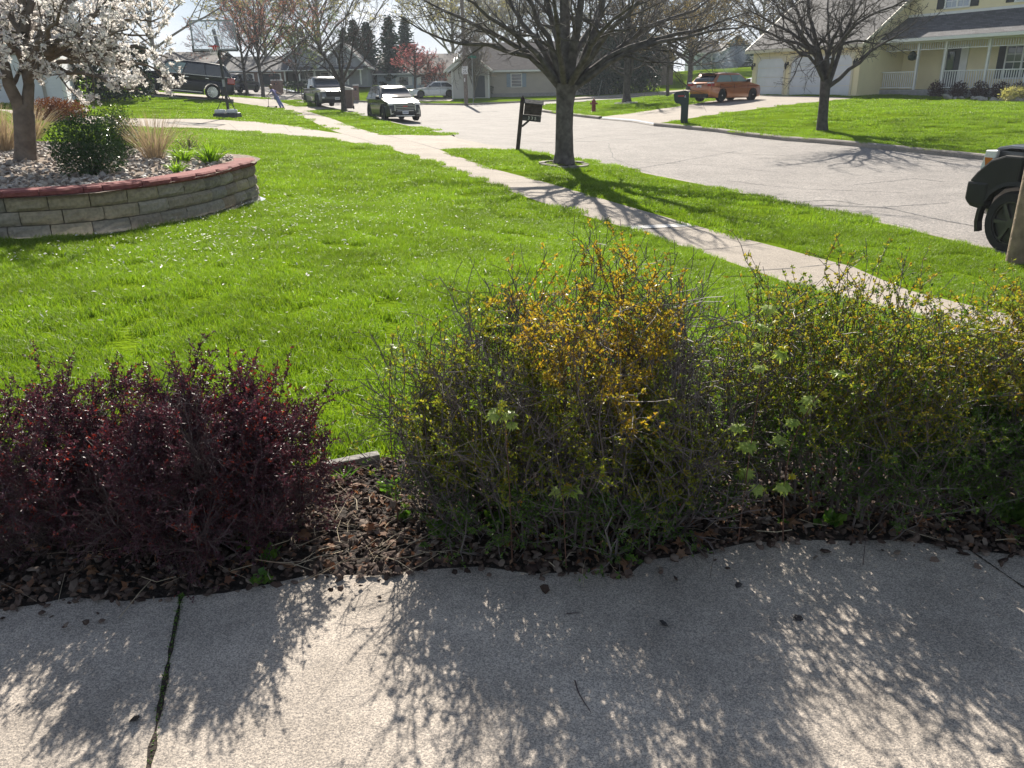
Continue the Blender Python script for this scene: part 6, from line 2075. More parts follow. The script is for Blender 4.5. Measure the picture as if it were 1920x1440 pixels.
def laps(par, m, a, b, z0, z1, nrm_, pitch=.115, proud=.014):
    """overlapping siding boards from a to b (xy), normal nrm_ in xy"""
    mb = MB()
    n = int((z1 - z0) / pitch)
    for k in range(n):
        z = z0 + k * pitch
        lo = [(p[0] + nrm_[0] * proud, p[1] + nrm_[1] * proud, z) for p in (a, b)]
        hi = [(p[0] + nrm_[0] * .003, p[1] + nrm_[1] * .003, z + pitch) for p in (a, b)]
        bk = [(p[0] + nrm_[0] * .003, p[1] + nrm_[1] * .003, z) for p in (a, b)]
        mb.add([lo[0], lo[1], hi[1], hi[0], bk[0], bk[1]], [(0, 1, 2, 3), (4, 5, 1, 0)])
    return mb.build('siding', m, par)
def proj_y(P):
    v = np.array(P, float) - np.array([0, 0, EYE])
    return 720 - FPX * (v @ up) / (v @ fw)
def fit_z(root, local, target):    # stretch a house so that a roof point lands at its picture height
    c_, s_ = math.cos(root.rotation_euler.z), math.sin(root.rotation_euler.z)
    X, Y = root.location.x + local[0] * c_ - local[1] * s_, root.location.y + local[0] * s_ + local[1] * c_
    lo_, hi_ = .3, 2.5
    for _ in range(30):
        m_ = (lo_ + hi_) / 2
        if proj_y((X, Y, root.location.z + local[2] * m_)) > target: lo_ = m_
        else: hi_ = m_
    print('fit', root.name, round(lo_, 2))
    root.scale = (1, 1, lo_)
# ---- yellow house on the right. local x runs along the facade towards us, y goes into the house
_p = at(1407, 178.5, 56)
G0 = np.array([_p[0], 56.0, _p[2]])
YA = R(-65)
gz = G0[2] - .02
YH = empty('yellow_house', (G0[0], G0[1], gz), YA, 'two storey yellow house with a three car garage and a white railed porch', 'house', 'houses around the street')
GD, ZE, RR = 8.6, 2.85, 3.1
mb = MB(); gable_wall(mb, 0, 8.8, 0, GD, ZE, RR); mb.build('garage_wall', M_YELLOW, YH)
gable(YH, 'garage_roof', M_SHING, 0, 8.8, 0, GD, ZE, RR, over=.35, trim=M_CTRIM)
garage_door(YH, .5, 2.95, 2.2, 0, M_DOORW, 4, .28, trim=M_CTRIM)
garage_door(YH, 3.5, 8.3, 2.2, 0, M_DOORW, 4, .28, trim=M_CTRIM)
for lx in (.2, 3.2, 8.55): lantern(YH, lx, 0, 1.75)
laps(YH, M_YELLOW, (.02, 0), (8.78, 0), 0, 2.78, (0, -1))
laps(YH, M_YELLOW, (8.8, .02), (8.8, 3.28), -.2, 2.85, (1, 0))
PX, PF, PW = 8.8, 1.75, 3.3          # porch front and wall depth
part('main_wall', M_YELLOW, YH, cbox(PX + .004, 22, PW, PW + 9, -.4, 5.75))
laps(YH, M_YELLOW, (8.83, PW), (21.9, PW), .3, 2.75, (0, -1))
laps(YH, M_YELLOW, (8.83, PW), (21.9, PW), 4.24, 5.7, (0, -1))
mbp = MB(); mbp.box(*cbox(8.81, 22, PF, PW - .005, -.4, .30)); mbp.build('porch_floor', M_BOARD, YH)
mb = MB()
mb.prism([(PF - .5, 2.78), (PW + .0, 4.0), (PW + .0, 4.12), (PF - .5, 2.92)], 8.1, 22.5, axis='x')
pr = mb.build('porch_roof', M_SHINGD, YH)
part('gutter', M_WTRIM, pr, cbox(8.1, 22.5, PF - .62, PF - .49, 2.74, 2.9))
part('wall_flashing', M_WTRIM, pr, cbox(8.85, 22.3, PW - .06, PW - .003, 4.05, 4.22))
part('porch_beam', M_WTRIM, YH, cbox(8.82, 22, PF - .06, PF + .06, 2.66, 2.76))
def lx(px, y, z):                  # local x on the facade seen at picture column px
    c_, s_ = math.cos(YA), math.sin(YA)
    lo_, hi_ = 0.0, 26.0
    for _ in range(40):
        m_ = (lo_ + hi_) / 2
        v = np.array([G0[0] + m_ * c_ - y * s_, G0[1] + m_ * s_ + y * c_, gz + z - EYE])
        if 960 + FPX * (v @ rt) / (v @ fw) < px: lo_ = m_
        else: hi_ = m_
    return m_
posts = [lx(1713, PF, .4), lx(1763, PF, .4), lx(1843, PF, .4), lx(1918, PF, .4), lx(2000, PF, .4)]
for x in posts: part('porch_post', M_WTRIM, YH, cbox(x - .055, x + .055, PF - .055, PF + .055, .30, 2.66))
for a, b in zip([8.85] + posts[:-1], posts):
    mb = MB()
    mb.box(*cbox(a + .06, b - .06, PF - .025, PF + .025, 2.30, 2.34))
    n = int((b - a) / .13)
    for k in range(1, n): mb.box((a + (b - a) * k / n, PF, 2.49), (.03, .03, .30))
    mb.build('porch_frieze', M_WTRIM, YH)
for a, b in ((8.85, posts[0] - .06), (posts[1] + .06, posts[2] - .06), (posts[2] + .06, posts[3] - .06), (posts[3] + .06, posts[4] - .06)): railing(YH, a, b, PF, .30, 1.25)
part('porch_skirt', M_STONE, YH, cbox(8.9, 22, PF - .02, PF - .004, -.4, .26))
D0 = lx(1770, PW, 1.3)
door = part('front_door', M_DARKIN, YH, cbox(D0, D0 + .92, PW - .05, PW - .004, .32, 2.42))
part('door_glass', M_HWIN, door, cbox(D0 + .16, D0 + .6, PW - .065, PW - .048, .75, 2.2))
part('door_frame', M_WTRIM, YH, cbox(D0 - .15, D0, PW - .07, PW - .004, .31, 2.52), cbox(D0 + .92, D0 + 1.35, PW - .07, PW - .004, .31, 2.52), cbox(D0, D0 + .92, PW - .07, PW - .004, 2.42, 2.52))
W0 = lx(1886, PW, 1.5)
window(YH, W0, W0 + 1.7, .85, 2.32, PW, M_HWIN, (2, 2), M_SHUT, double=True)
window(YH, W0 + 3.6, W0 + 5.0, .85, 2.32, PW, M_HWIN, (2, 2), M_SHUT, double=True)
W1, W2 = lx(1777, PW, 5), lx(1821, PW, 5)
window(YH, W1, W2, 4.42, 5.6, PW, M_HWINP, (2, 2), M_SHUT, double=True, shw=.45)
W3 = lx(1911, PW, 5)
window(YH, W3, W3 + W2 - W1, 4.42, 5.6, PW, M_HWINP, (2, 2), M_SHUT, double=True, shw=.45)
gable(YH, 'main_roof', M_SHING, PX - .2, 22, PW, PW + 9, 5.75, 3.2, over=.4, trim=M_CTRIM)
part('chair', M_LAMPB, YH, cbox(18.9, 19.4, 2.3, 2.8, .7, .76), cbox(18.9, 19.4, 2.75, 2.8, .76, 1.2)) if False else None
mb = MB(); mb.lathe([(.02, 2.3), (.16, 2.2), (.24, 2.0), (.2, 1.85), (.05, 1.8)], 12, c=(posts[0] - .5, PF + .15, 0)); mb.bar((posts[0] - .5, PF + .15, 2.25), (posts[0] - .5, PF + .15, 2.68), .01, .01)
hb = mb.build('hanging_basket', M_HEDGE, YH)
def yl(x, y, z=0):
    c_, s_ = math.cos(YA), math.sin(YA)
    X, Y = G0[0] + x * c_ - y * s_, G0[1] + x * s_ + y * c_
    return np.array([X, Y, h1(X, Y) + z])
# shrubs and rocks before the porch
M_BARB = leafmat('dark_red_leaf', [(.055, .03, .035), (.08, .04, .045), (.04, .028, .03)], trans=.2, rough=.5)
for i, (x, lab) in enumerate([(lx(1758, PF - .7, .3), 'leftmost round dark shrub, beside the porch step'), (lx(1799, PF - .7, .3), 'second round dark shrub from the porch step'), (lx(1839, PF - .7, .3), 'third round dark shrub from the porch step'), (lx(1878, PF - .7, .3), 'fourth round dark shrub from the porch step'), (lx(1912, PF - .7, .3), 'dark shrub at the right end of the porch railing')]):
    leafball('porch_shrub', yl(x, PF - .75), (.42, .42), .85, 900, .10, [M_BARB], lab, 'shrub', 80 + i, 'round shrubs in front of the porch')
leafball('cream_shrub', yl(lx(1912, PF - 1.6, .3), PF - 1.6), (.8, .7), .7, 1500, .12, [leafmat('cream_leaf', [(.5, .45, .25), (.4, .38, .18), (.6, .52, .3)], trans=.3)], 'pale cream leaved mound at the right edge near the porch', 'shrub', 90)
M_ROCK = mat('garden_rock', (.36, .34, .31), .9, var=.35, vs=5, bump=.5, bs=12)
g = np.random.default_rng(12)
for k in range(22):
    x = lx(1778, PF - 1.5, .2) + k * .26 + g.normal() * .07
    mb = MB()
    stones(mb, np.zeros((1, 3)) + [[0, 0, .06]], g.uniform(.12, .24), np.random.default_rng(300 + k), .65)
    o = mb.build('rock', M_ROCK)
    o.location = yl(x, PF - 1.55 - .10 * max(0, k - 6) * .35 + g.normal() * .08)
    tag(o, 'pale rock in the edging row before the porch shrubs', 'rock', 'rocks edging the porch bed')
# ---- helper for houses across the street, placed by picture point of the left front corner
def house(name, px, py, ang, label, Y=None):
    p = np.array(T(px, py)) if Y is None else None
    if p is None:
        d = ray(px, py); t = Y / d[1]
        p = np.array([d[0] * t, Y, h1(d[0] * t, Y)])
    return empty(name, tuple(p), R(ang), label, 'house', 'houses around the street'), p
# beige corner house (gable front on the left, long roof to the right)
BH, p = house('beige_house', 852, 183, -3, 'beige one storey house with blue shutters on the street corner')
sc = p[1] / 1500 * 1.067             # metres per picture pixel there
print('beige house', p, sc)
w1 = (912 - 852) * sc; w2 = (1012 - 852) * sc
mb = MB(); gable_wall(mb, 0, w1, -1.6, 8, 2.75, w1 * .40, 'y'); mb.build('gable_wall', M_PALES, BH)
gable(BH, 'gable_roof', M_SHINGB, 0, w1, -1.6, 8, 2.75, w1 * .40, 'y', over=.35)
mb = MB(); gable_wall(mb, w1 + .01, w2 + 6, 0, 8.5, 2.75, 2.6, 'x'); mb.build('main_wall', M_BEIGE, BH)
gable(BH, 'main_roof', M_SHINGB, 2.5, w2 + 6, 0, 8.5, 2.75, 2.6, 'x', over=.4)
wx_ = (947 - 852) * sc; 
window(BH, wx_, wx_ + .95, 1.0, 2.25, 0, M_HWIN, (1, 2), M_SHUTB)
part('porch_shade_panel', M_DARKIN, BH, cbox(w1 - 1.5, w1 - .4, -1.625, -1.604, 0, 2.1))  # flat dark panel painted as the shade inside a porch, no real opening
part('corner_trim', M_WTRIM, BH, cbox(-.03, .09, -1.65, -1.605, -.2, 2.7), cbox(w1 - .09, w1 + .03, -1.65, -1.605, -.2, 2.7))
part('foundation', M_STONE, BH, cbox(w1 + .02, w2 + 6, -.02, -.003, -.4, .35))
fit_z(BH, (w1 / 2, -1.9, 2.75 + w1 * .4 + .15), 99)
# second beige house with a garage gable, partly hidden by trees
dx = (828 - 852) * sc
B2, p2 = house('beige_house', 838, 176, -3, 'pale house wing with a steep gable left of the beige corner house', Y=97)
sc2 = 97 / 1500 * 1.067
mb = MB(); gable_wall(mb, 0, 4.2, 0, 9, 3.0, 2.6, 'y'); mb.build('gable_wall', M_PALES, B2)
gable(B2, 'gable_roof', M_SHINGB, 0, 4.2, 0, 9, 3.0, 2.6, 'y', over=.35)
mb = MB(); gable_wall(mb, -8.2, -.005, 1.5, 9.5, 2.9, 2.3, 'x'); mb.build('main_wall', M_BLUES, B2)
gable(B2, 'main_roof', M_SHINGB, -8.2, 0, 1.5, 9.5, 2.9, 2.3, 'x', over=.4)
for wx0 in (-5.6, -3.1): window(B2, wx0, wx0 + 1.0, .9, 2.2, 1.5, M_HWIN, (1, 2), M_WTRIM)
fit_z(B2, (2.1, -.3, 5.75), 100)
# grey garage house in the middle
CH_, p3 = house('garage_house', 662, 175, -2, 'one storey house with a taupe garage door in a pale gable', Y=104)
w = (705 - 662) * 104 / 1500 * 1.067
mb = MB(); gable_wall(mb, 0, w, 0, 9, 2.9, w * .52, 'y'); mb.build('gable_wall', M_PALES, CH_)
gable(CH_, 'gable_roof', M_SHINGB, 0, w, 0, 9, 2.9, w * .52, 'y', over=.3)
garage_door(CH_, .45, w - .45, 2.15, 0, M_DOORT, 4, .2, True)
mb = MB(); mb.lathe([(.22, -.05), (.22, .02), (.0, .02)], 14, c=(w / 2, -.03, 4.1), axis='y'); mb.build('gable_vent', M_STONE, CH_)
mb = MB(); gable_wall(mb, w + .005, w + 9.0, .8, 9, 2.9, 2.5, 'x'); mb.build('main_wall', M_BLUES, CH_)
gable(CH_, 'main_roof', M_SHINGB, w - .4, w + 9, .8, 9, 2.9, 2.5, 'x', over=.35)
mb = MB(); gable_wall(mb, -4.5, -.005, 2.0, 9, 2.9, 2.2, 'x'); mb.build('side_wall', M_GREYS, CH_)
gable(CH_, 'side_roof', M_SHINGB, -4.5, .2, 2.0, 9, 2.9, 2.2, 'x', over=.3)
fit_z(CH_, (1.5, -.3, 2.9 + 1.55), 112)
# two storey grey house on the left with porch
AH, p4 = house('grey_house', 536, 172, 4, 'two storey grey house with a white porch behind the parked pickup', Y=90)
k = 90 / 1500 * 1.067
w = (668 - 536) * k
mb = MB(); gable_wall(mb, 0, 3.6, 2, 10, 5.0, 2.0, 'y'); mb.build('left_wall', M_GREYS, AH)
gable(AH, 'left_roof', M_SHINGD, 0, 3.6, 2, 10, 5.0, 2.0, 'y', over=.3)
mb = MB(); gable_wall(mb, 3.605, w, 1.5, 10, 3.3, 3.9, 'y'); mb.build('main_wall', M_GREYS, AH)
gable(AH, 'main_roof', M_SHINGD, 3.6, w, 1.5, 10, 3.3, 3.9, 'y', over=.35)
window(AH, w / 2 + 1.2, w / 2 + 2.3, 3.6, 4.9, 1.5, M_HWIN, (2, 2), None)
mb = MB(); mb.prism([(-.4, 2.5), (1.99, 3.1), (1.99, 3.2), (-.4, 2.62)], -.3, w - .2, axis='x'); rf = mb.build('porch_roof', M_SHINGD, AH)
part('gutter', M_WTRIM, rf, cbox(-.3, w - .2, -.5, -.405, 2.46, 2.6))
for x in (0.1, 1.6, 3.2, 4.9, 6.6, w - .5): part('porch_post', M_WTRIM, AH, cbox(x - .07, x + .07, -.2, -.06, 0, 2.5))
for a, b in ((1.67, 3.13), (3.27, 4.83), (4.97, 6.53)): railing(AH, a, b, -.13, .1, 1.0, step=.18)
for x in (1.9, 3.6, 5.4): window(AH, x, x + .8, .9, 2.2, 1.99 if x < 3 else 1.5, M_HWIN, (1, 2), None)
part('front_door', M_DARKIN, AH, cbox(.55, 1.45, 1.94, 1.995, 0, 2.1))
mb = MB(); gable_wall(mb, -7.5, -.005, 0, 9, 2.7, 2.4, 'x'); mb.build('garage_wall', M_BRICK, AH)
gable(AH, 'garage_roof', M_SHINGD, -7.5, 0, 0, 9, 2.7, 2.4, 'x', over=.4)
garage_door(AH, -2.6, -.4, 2.1, 0, M_SHUT, 4, .2)
garage_door(AH, -6.9, -3.2, 2.1, 0, M_SHUT, 4, .2)
fit_z(AH, ((3.6 + w) / 2, 1.1, 7.35), 78)
# brown house behind the bare tree on the left
LH, p5 = house('brown_roofed_house', 330, 165, 2, 'house with a brown roof showing above the black suv', Y=88)
mb = MB(); gable_wall(mb, -1.5, 4, 0, 9, 3.2, 2.4, 'x'); mb.build('wall', M_BRICK, LH)
gable(LH, 'roof', M_SHINGB, -1.5, 4, 0, 9, 3.2, 2.4, 'x')
fit_z(LH, (1, 4.5, 5.8), 97)
window(LH, 1, 2.4, .9, 2.2, 0, M_HWIN, (2, 2))
# house right of the big tree, half hidden by the dark hedge
EH, p6 = house('beige_house', 1012, 178, -2, 'pale gabled house half hidden behind the trunk of the large tree', Y=108)
mb = MB(); gable_wall(mb, 1.2, 6.2, 0, 8, 3.0, 2.4, 'y'); mb.build('gable_wall', M_PALES, EH)
gable(EH, 'gable_roof', M_SHINGB, 1.2, 6.2, 0, 8, 3.0, 2.4, 'y')
mb = MB(); gable_wall(mb, 6.205, 14, 1, 8, 3.0, 2.4, 'x'); mb.build('main_wall', M_BEIGE, EH)
gable(EH, 'main_roof', M_SHINGB, 6.2, 14, 1, 8, 3.0, 2.4, 'x')
window(EH, 8, 9.2, 1, 2.2, 1, M_HWIN, (1, 2), M_WTRIM)
fit_z(EH, (3.7, -.4, 5.5), 103)
part('corner_trim', M_WTRIM, EH, cbox(1.17, 1.3, -.04, -.004, 0, 3))
# brown house by the side street
RH, p7 = house('brown_house', 1222, 168, -8, 'brown sided house at the right end of the dark hedge', Y=92)
mb = MB(); gable_wall(mb, 0, 2.2, 0, 8, 2.9, 1.0, 'y'); mb.build('wall', lapmat('brown_siding', (.19, .15, .145), .15), RH)
gable(RH, 'roof', M_SHINGD, 0, 2.2, 0, 8, 2.9, 1.0, 'y', over=.25)
# pale house up the hill
HH, p8 = house('hill_house', 1312, 131, 4, 'small pale blue house on the green hill behind the orange car', Y=125)
k = 125 / 1500 * 1.07
mb = MB(); gable_wall(mb, 3.4, 8.2, 0, 8, 2.5, 1.3, 'y'); mb.build('gable_wall', M_WHITES, HH)
gable(HH, 'gable_roof', M_SHING, 3.4, 8.2, 0, 8, 2.5, 1.3, 'y', over=.35)
mb = MB(); gable_wall(mb, 0, 3.39, 1.5, 8, 2.4, 1.5, 'x'); mb.build('main_wall', M_BLUES, HH)
gable(HH, 'main_roof', M_SHING, 0, 3.4, 1.5, 8, 2.4, 1.5, 'x', over=.35)
for x in (.3, 1.8, 3.2): part('porch_post', M_WTRIM, HH, cbox(x, x + .12, .5, .62, 0, 2.3))
# white garage at the far left
WG, p9 = house('white_garage', 131, 206, 0, 'white sided garage corner with a white door behind the magnolia')
print('white garage', p9)
WG.rotation_euler.z = R(24)
mb = MB(); gable_wall(mb, -9, 0, 0, 8, 2.7, 2.4, 'x'); mb.build('wall', M_WHITES, WG)
gable(WG, 'roof', M_SHING, -9, 0, 0, 8, 2.7, 2.4, 'x', over=.4)
garage_door(WG, -5.9, -.85, 2.2, 0, M_DOORW, 4, 0, trim=mat('taupe_trim', (.30, .275, .25), .6))
part('corner_trim', M_WTRIM, WG, cbox(-.12, .02, -.03, -.003, -.2, 2.6))
# ------------------------------------------------------------------ street furniture and small things
def text(par, s, size, loc, m, rot=(90, 0, 0), ext=.004, name='lettering', al='CENTER'):
    cu = bpy.data.curves.new(name, 'FONT')
    cu.body = s
    cu.size = size
    cu.extrude = ext
    cu.align_x = al
    cu.align_y = 'CENTER'
    cu.materials.append(m)
    o = bpy.data.objects.new(name, cu)
    COL.objects.link(o)
    o.location = loc
    o.rotation_euler = tuple(R(a) for a in rot)
    o.parent = par
    bpy.context.view_layer.update()
    me = bpy.data.meshes.new_from_object(o.evaluated_get(bpy.context.evaluated_depsgraph_get()))
    q = bpy.data.objects.new(name, me)
    COL.objects.link(q)
    q.location, q.rotation_euler, q.parent = o.location, o.rotation_euler, par
    if not me.materials: me.materials.append(m)
    bpy.data.objects.remove(o)
    return q
M_OLDWOOD = mat('weathered_dark_wood', (.055, .042, .036), .85, var=.45, vs=9, bump=.6, bs=35)
M_OLDW2 = mat('weathered_grey_wood', (.06, .058, .062), .8, var=.4, vs=12, bump=.5, bs=30)
M_WHITEL = mat('white_numerals', (.75, .75, .74), .5, var=.02)
M_RUST = M_RUST
# leaning wooden mailbox with the house number
b = T(970.5, 283)
mbx = empty('mailbox', b, R(-4), 'leaning dark wooden mailbox numbered 335 on the grass strip', 'mailbox', 'mailboxes along the street')
mbx.rotation_euler.y = R(6.5)
mb = MB(); mb.box((0, 0, .72), (.115, .115, 1.52)); mb.add([(-.0575, -.0575, 1.48), (.0575, -.0575, 1.48), (.0575, .0575, 1.48), (-.0575, .0575, 1.48), (0, 0, 1.56)], [(0, 1, 4), (1, 2, 4), (2, 3, 4), (3, 0, 4)])
bevel(mb.build('post', M_OLDWOOD, mbx), .006, 1)
mb = MB()
mb.box((.33, 0, 1.20), (.50, .24, .30))
mb.prism([(-.17, 1.345), (0, 1.44), (.17, 1.345), (.17, 1.37), (0, 1.47), (-.17, 1.37)], .06, .62, axis='x')
bx_ = mb.build('letter_box', M_OLDW2, mbx); 
mb = MB()
for k in range(4): mb.box((.33, -.124, 1.095 + k * .07), (.50, .012, .062))
mb.build('boards', M_OLDWOOD, bx_)
mb = MB(); mb.box((.585, 0, 1.2), (.012, .22, .27)); mb.build('door', M_OLDW2, bx_)
mb = MB(); mb.box((.31, 0, .955), (.56, .10, .17)); mb.bar((.06, 0, .70), (.24, 0, .88), .06, .06)
arm = bevel(mb.build('arm_board', M_OLDW2, mbx), .006, 1)
text(mbx, '3 3 5', .125, (.33, -.056, .955), M_WHITEL, name='house_number')
# green plastic mailbox across the street
M_GREENP = mat('dark_green_plastic', (.008, .028, .028), .45, var=.15, vs=8)
b = T(1281, 230)
gmx = empty('mailbox', b, R(-8), 'dark green plastic mailbox on a wide post at the far kerb', 'mailbox', 'mailboxes along the street')
s = b[1] / 36.0
mb = MB()
A = [(.14, 0), (.14, .95), (.13, 1.18), (.02, 1.24), (-.32, 1.2), (-.40, 1.12), (-.36, .86), (-.30, .80), (-.16, .79), (-.09, .70), (-.08, .5), (-.08, 0)]
mb.prism([(x * 1.05, z * 1.02) for x, z in A], -.13, .13, axis='y')
bevel(mb.build('post', M_GREENP, gmx), .03, 2)
mb = MB(); mb.box((-.385, 0, .99), (.02, .2, .2)); mb.build('door', mat('grey_flap', (.3, .32, .33), .5), gmx)
mb = MB(); mb.box((-.16, -.14, 1.08), (.26, .012, .06)); mb.build('red_label', mat('red_label', (.3, .05, .05), .6), gmx)
mb = MB(); mb.prism([(-.02, 1.02), (.06, 1.02), (.02, 1.12)], -.146, -.13, axis='y'); mb.build('flag', mat('pale_flag', (.35, .36, .42), .5), gmx)
gmx.scale = (s,) * 3
# hydrant
M_HYD = mat('hydrant_red', (.22, .035, .03), .5, var=.2, vs=12)
b = T(1113, 210)
hy = empty('fire_hydrant', b, 0, 'weathered red fire hydrant on the corner lawn', 'hydrant')
mb = MB(); mb.lathe([(.17, 0), (.17, .04), (.12, .05), (.11, .42), (.15, .44), (.15, .48), (.13, .50), (.12, .58), (.07, .67), (.03, .70), (.03, .75), (.01, .76)], 16)
mb.build('barrel', M_HYD, hy, smooth=False)
for s_ in (-1, 1):
    mb = MB(); mb.lathe([(.05, .1), (.05, .17), (.062, .17), (.062, .21), (.02, .22)], 10, axis='x')
    o = mb.build('side_cap', M_HYD, hy); o.location = (0, 0, .46); o.rotation_euler.z = 0 if s_ > 0 else math.pi
mb = MB(); mb.lathe([(.06, .1), (.06, .16), (.078, .16), (.078, .2), (.02, .21)], 10, axis='x'); o = mb.build('pump_cap', M_HYD, hy); o.location = (0, 0, .40); o.rotation_euler.z = -1.57
# basketball hoop, backboard towards us
b = np.array(T(426, 221.5))
u = b[1] / FPX * 1.055                 # metres per picture pixel at the hoop
bb = empty('basketball_hoop', b, R(2), 'portable basketball hoop with a clear backboard beside the driveway', 'basketball hoop')
M_HOOPB = mat('hoop_black', (.02, .022, .025), .4, var=.1)
M_ALU = mat('aluminium_frame', (.24, .26, .27), .45, metal=.3, var=.05)
M_REDR = mat('rim_red', (.42, .03, .035), .4, var=.08)
M_SAND = mat('white_sandbag', (.62, .62, .63), .8, var=.12, vs=8, bump=.5, bs=14)
M_NET = mat('net_white', (.72, .72, .72), .8)
def gl_mat():
    m, t, p = newmat('clear_backboard')
    tr = t.nodes.new('ShaderNodeBsdfTransparent')
    gl = t.nodes.new('ShaderNodeBsdfGlossy'); gl.inputs['Roughness'].default_value = .03
    ms = t.nodes.new('ShaderNodeMixShader'); ms.inputs[0].default_value = .07
    tr.inputs['Color'].default_value = (.9, .92, .93, 1)
    t.links.new(tr.outputs[0], ms.inputs[1]); t.links.new(gl.outputs[0], ms.inputs[2])
    t.links.new(ms.outputs[0], t.nodes['Material Output'].inputs['Surface'])
    return m
M_CLEAR = gl_mat()
mb = MB(); mb.box((0, .1, .12), (1.18, .95, .24), taper=.93); bevel(mb.build('base', M_HOOPB, bb), .04, 2)
mb = MB()
for x in (-.28, .28): mb.lathe([(.02, -.27), (.10, -.25), (.13, 0), (.10, .25), (.02, .27)], 10, c=(x, -.05, .30), axis='x')
o = mb.build('sandbags', M_SAND, bb, smooth=True)
Hp = 3.2
mb = MB(); mb.bar((.08, .1, .2), (.0, .1, Hp), .11, .11, upv=(0, 1, 0)); mb.build('pole', M_HOOPB, bb)
for x in (-.48, .52):
    mb = MB(); mb.bar((x, -.1, .25), (.06, .1, 1.25), .035, .035); mb.build('brace', M_HOOPB, bb)
mb = MB(); mb.box((.04, .03, 1.6), (.11, .06, .32)); mb.build('height_label', M_ALU, bb)
zb_, zt, hw = 3.05, 4.35, 1.03
mb = MB(); mb.bar((0, .1, Hp - .05), (0, -.32, 3.95), .12, .16); mb.bar((0, .12, Hp - .5), (0, -.32, 3.3), .1, .1); mb.build('arm', M_HOOPB, bb)
bd = MB(); bd.box((0, -.42, (zb_ + zt) / 2), (2 * hw - .06, .012, zt - zb_ - .06)); brd = bd.build('backboard', M_CLEAR, bb)
fr = MB()
fr.box((0, -.42, zt - .03), (2 * hw, .05, .06)); fr.box((0, -.42, zb_ + .03), (2 * hw, .05, .06))
for s_ in (-1, 1): fr.box((s_ * (hw - .03), -.42, (zb_ + zt) / 2), (.06, .05, zt - zb_ - .12))
fr.build('frame', M_ALU, brd)
pd = MB(); pd.box((0, -.42, zb_ - .035), (2 * hw + .04, .08, .06))
for s_ in (-1, 1): pd.box((s_ * (hw + .005), -.42, zb_ + .08), (.05, .075, .22))
pd.build('padding', M_HOOPB, brd)
sq = MB()
for s_ in (-1, 1): sq.box((s_ * .29, -.43, zb_ + .40), (.045, .012, .42))
sq.box((0, -.43, zb_ + .63), (.62, .012, .045))
sq.build('target_square', M_WHITEL, brd)
bk = MB()
for s_ in (-1, 1): bk.box((s_ * .28, -.395, zt - .22), (.035, .03, .40))
bk.build('back_brackets', M_HOOPB, brd)
rm = MB()
an = np.linspace(0, 2 * math.pi, 25)
rm.tube([(.235 * math.cos(a), -.70 + .235 * math.sin(a), zb_ + .15) for a in an], .012, 6)
rm.box((0, -.45, zb_ + .10), (.20, .06, .22)); rm.box((0, -.46, zb_ + .15), (.09, .09, .05))
rim = rm.build('rim', M_REDR, bb)
nt_ = MB()
for k in range(12):
    a = 6.283 * k / 12
    for dsg in (-1, 1):
        nt_.tube([(.23 * math.cos(a), -.70 + .23 * math.sin(a), zb_ + .14), (.17 * math.cos(a + dsg * .26), -.70 + .17 * math.sin(a + dsg * .26), zb_ - .05), (.12 * math.cos(a), -.70 + .12 * math.sin(a), zb_ - .25)], .005, 3)
nt_.build('net', M_NET, rim)
sc_ = .97
bb.scale = (sc_, sc_, sc_)
# utility pole with the speed sign, street name post
M_POLE = mat('old_pole_wood', (.17, .145, .125), .95, var=.35, vs=9, bump=.7, bs=25)
M_POLEN = mat('pole_wood', (.24, .18, .125), .9, var=.3, vs=7, bump=.7, bs=22)
M_SIGNW = mat('sign_white', (.70, .70, .70), .5, var=.04)
M_SIGNK = mat('sign_black', (.02, .02, .02), .5)
M_SIGNG = mat('sign_green', (.015, .12, .08), .5, var=.1)
M_GALV = mat('galvanised_post', (.25, .27, .27), .5, metal=.4, var=.1)
b = np.array(T(874.5, 195.5))
up_ = empty('utility_pole', b, 0, 'tall weathered utility pole carrying the speed limit sign', 'utility pole', 'wooden utility poles')
mb = MB(); mb.tube([(0, 0, -.2), (0, 0, 1), (-.06, 0, 6), (-.14, 0, 11)], [.17, .165, .145, .12], 12); mb.build('pole', M_POLE, up_, smooth=True)
k = b[1] / FPX * 1.06
sz = (195.5 - 142.6) * k
mb = MB(); mb.box((-.03, -.19, sz), (.46, .012, .61)); sg = bevel(mb.build('speed_sign', M_SIGNW, up_), .02, 1)
text(sg, 'SPEED\nLIMIT', .115, (-.03, -.199, sz + .17), M_SIGNK)
text(sg, '25', .34, (-.03, -.199, sz - .13), M_SIGNK)
mb = MB(); mb.box((-.06, -.19, sz - .75), (.07, .012, .28)); mb.build('tag_plate', M_SIGNW, up_)
mb = MB(); mb.box((0, .0, 10.0), (2.4, .1, .12)); mb.build('crossarm', M_POLE, up_)
b = np.array(T(887.5, 193.5))
sp = empty('street_sign', b, R(8), 'green street name blades on a thin steel post at the corner', 'street sign')
hh = (193.5 - 121) * b[1] / FPX * 1.06
mb = MB(); mb.tube([(0, 0, -.1), (0, 0, hh - .1)], .035, 8); mb.build('post', M_GALV, sp)
mb = MB(); mb.box((0, 0, hh - .05), (.75, .02, .2)); mb.build('blade', M_SIGNG, sp)
mb = MB(); mb.box((0, 0, hh + .17), (.02, .75, .2)); mb.build('blade', M_SIGNG, sp)
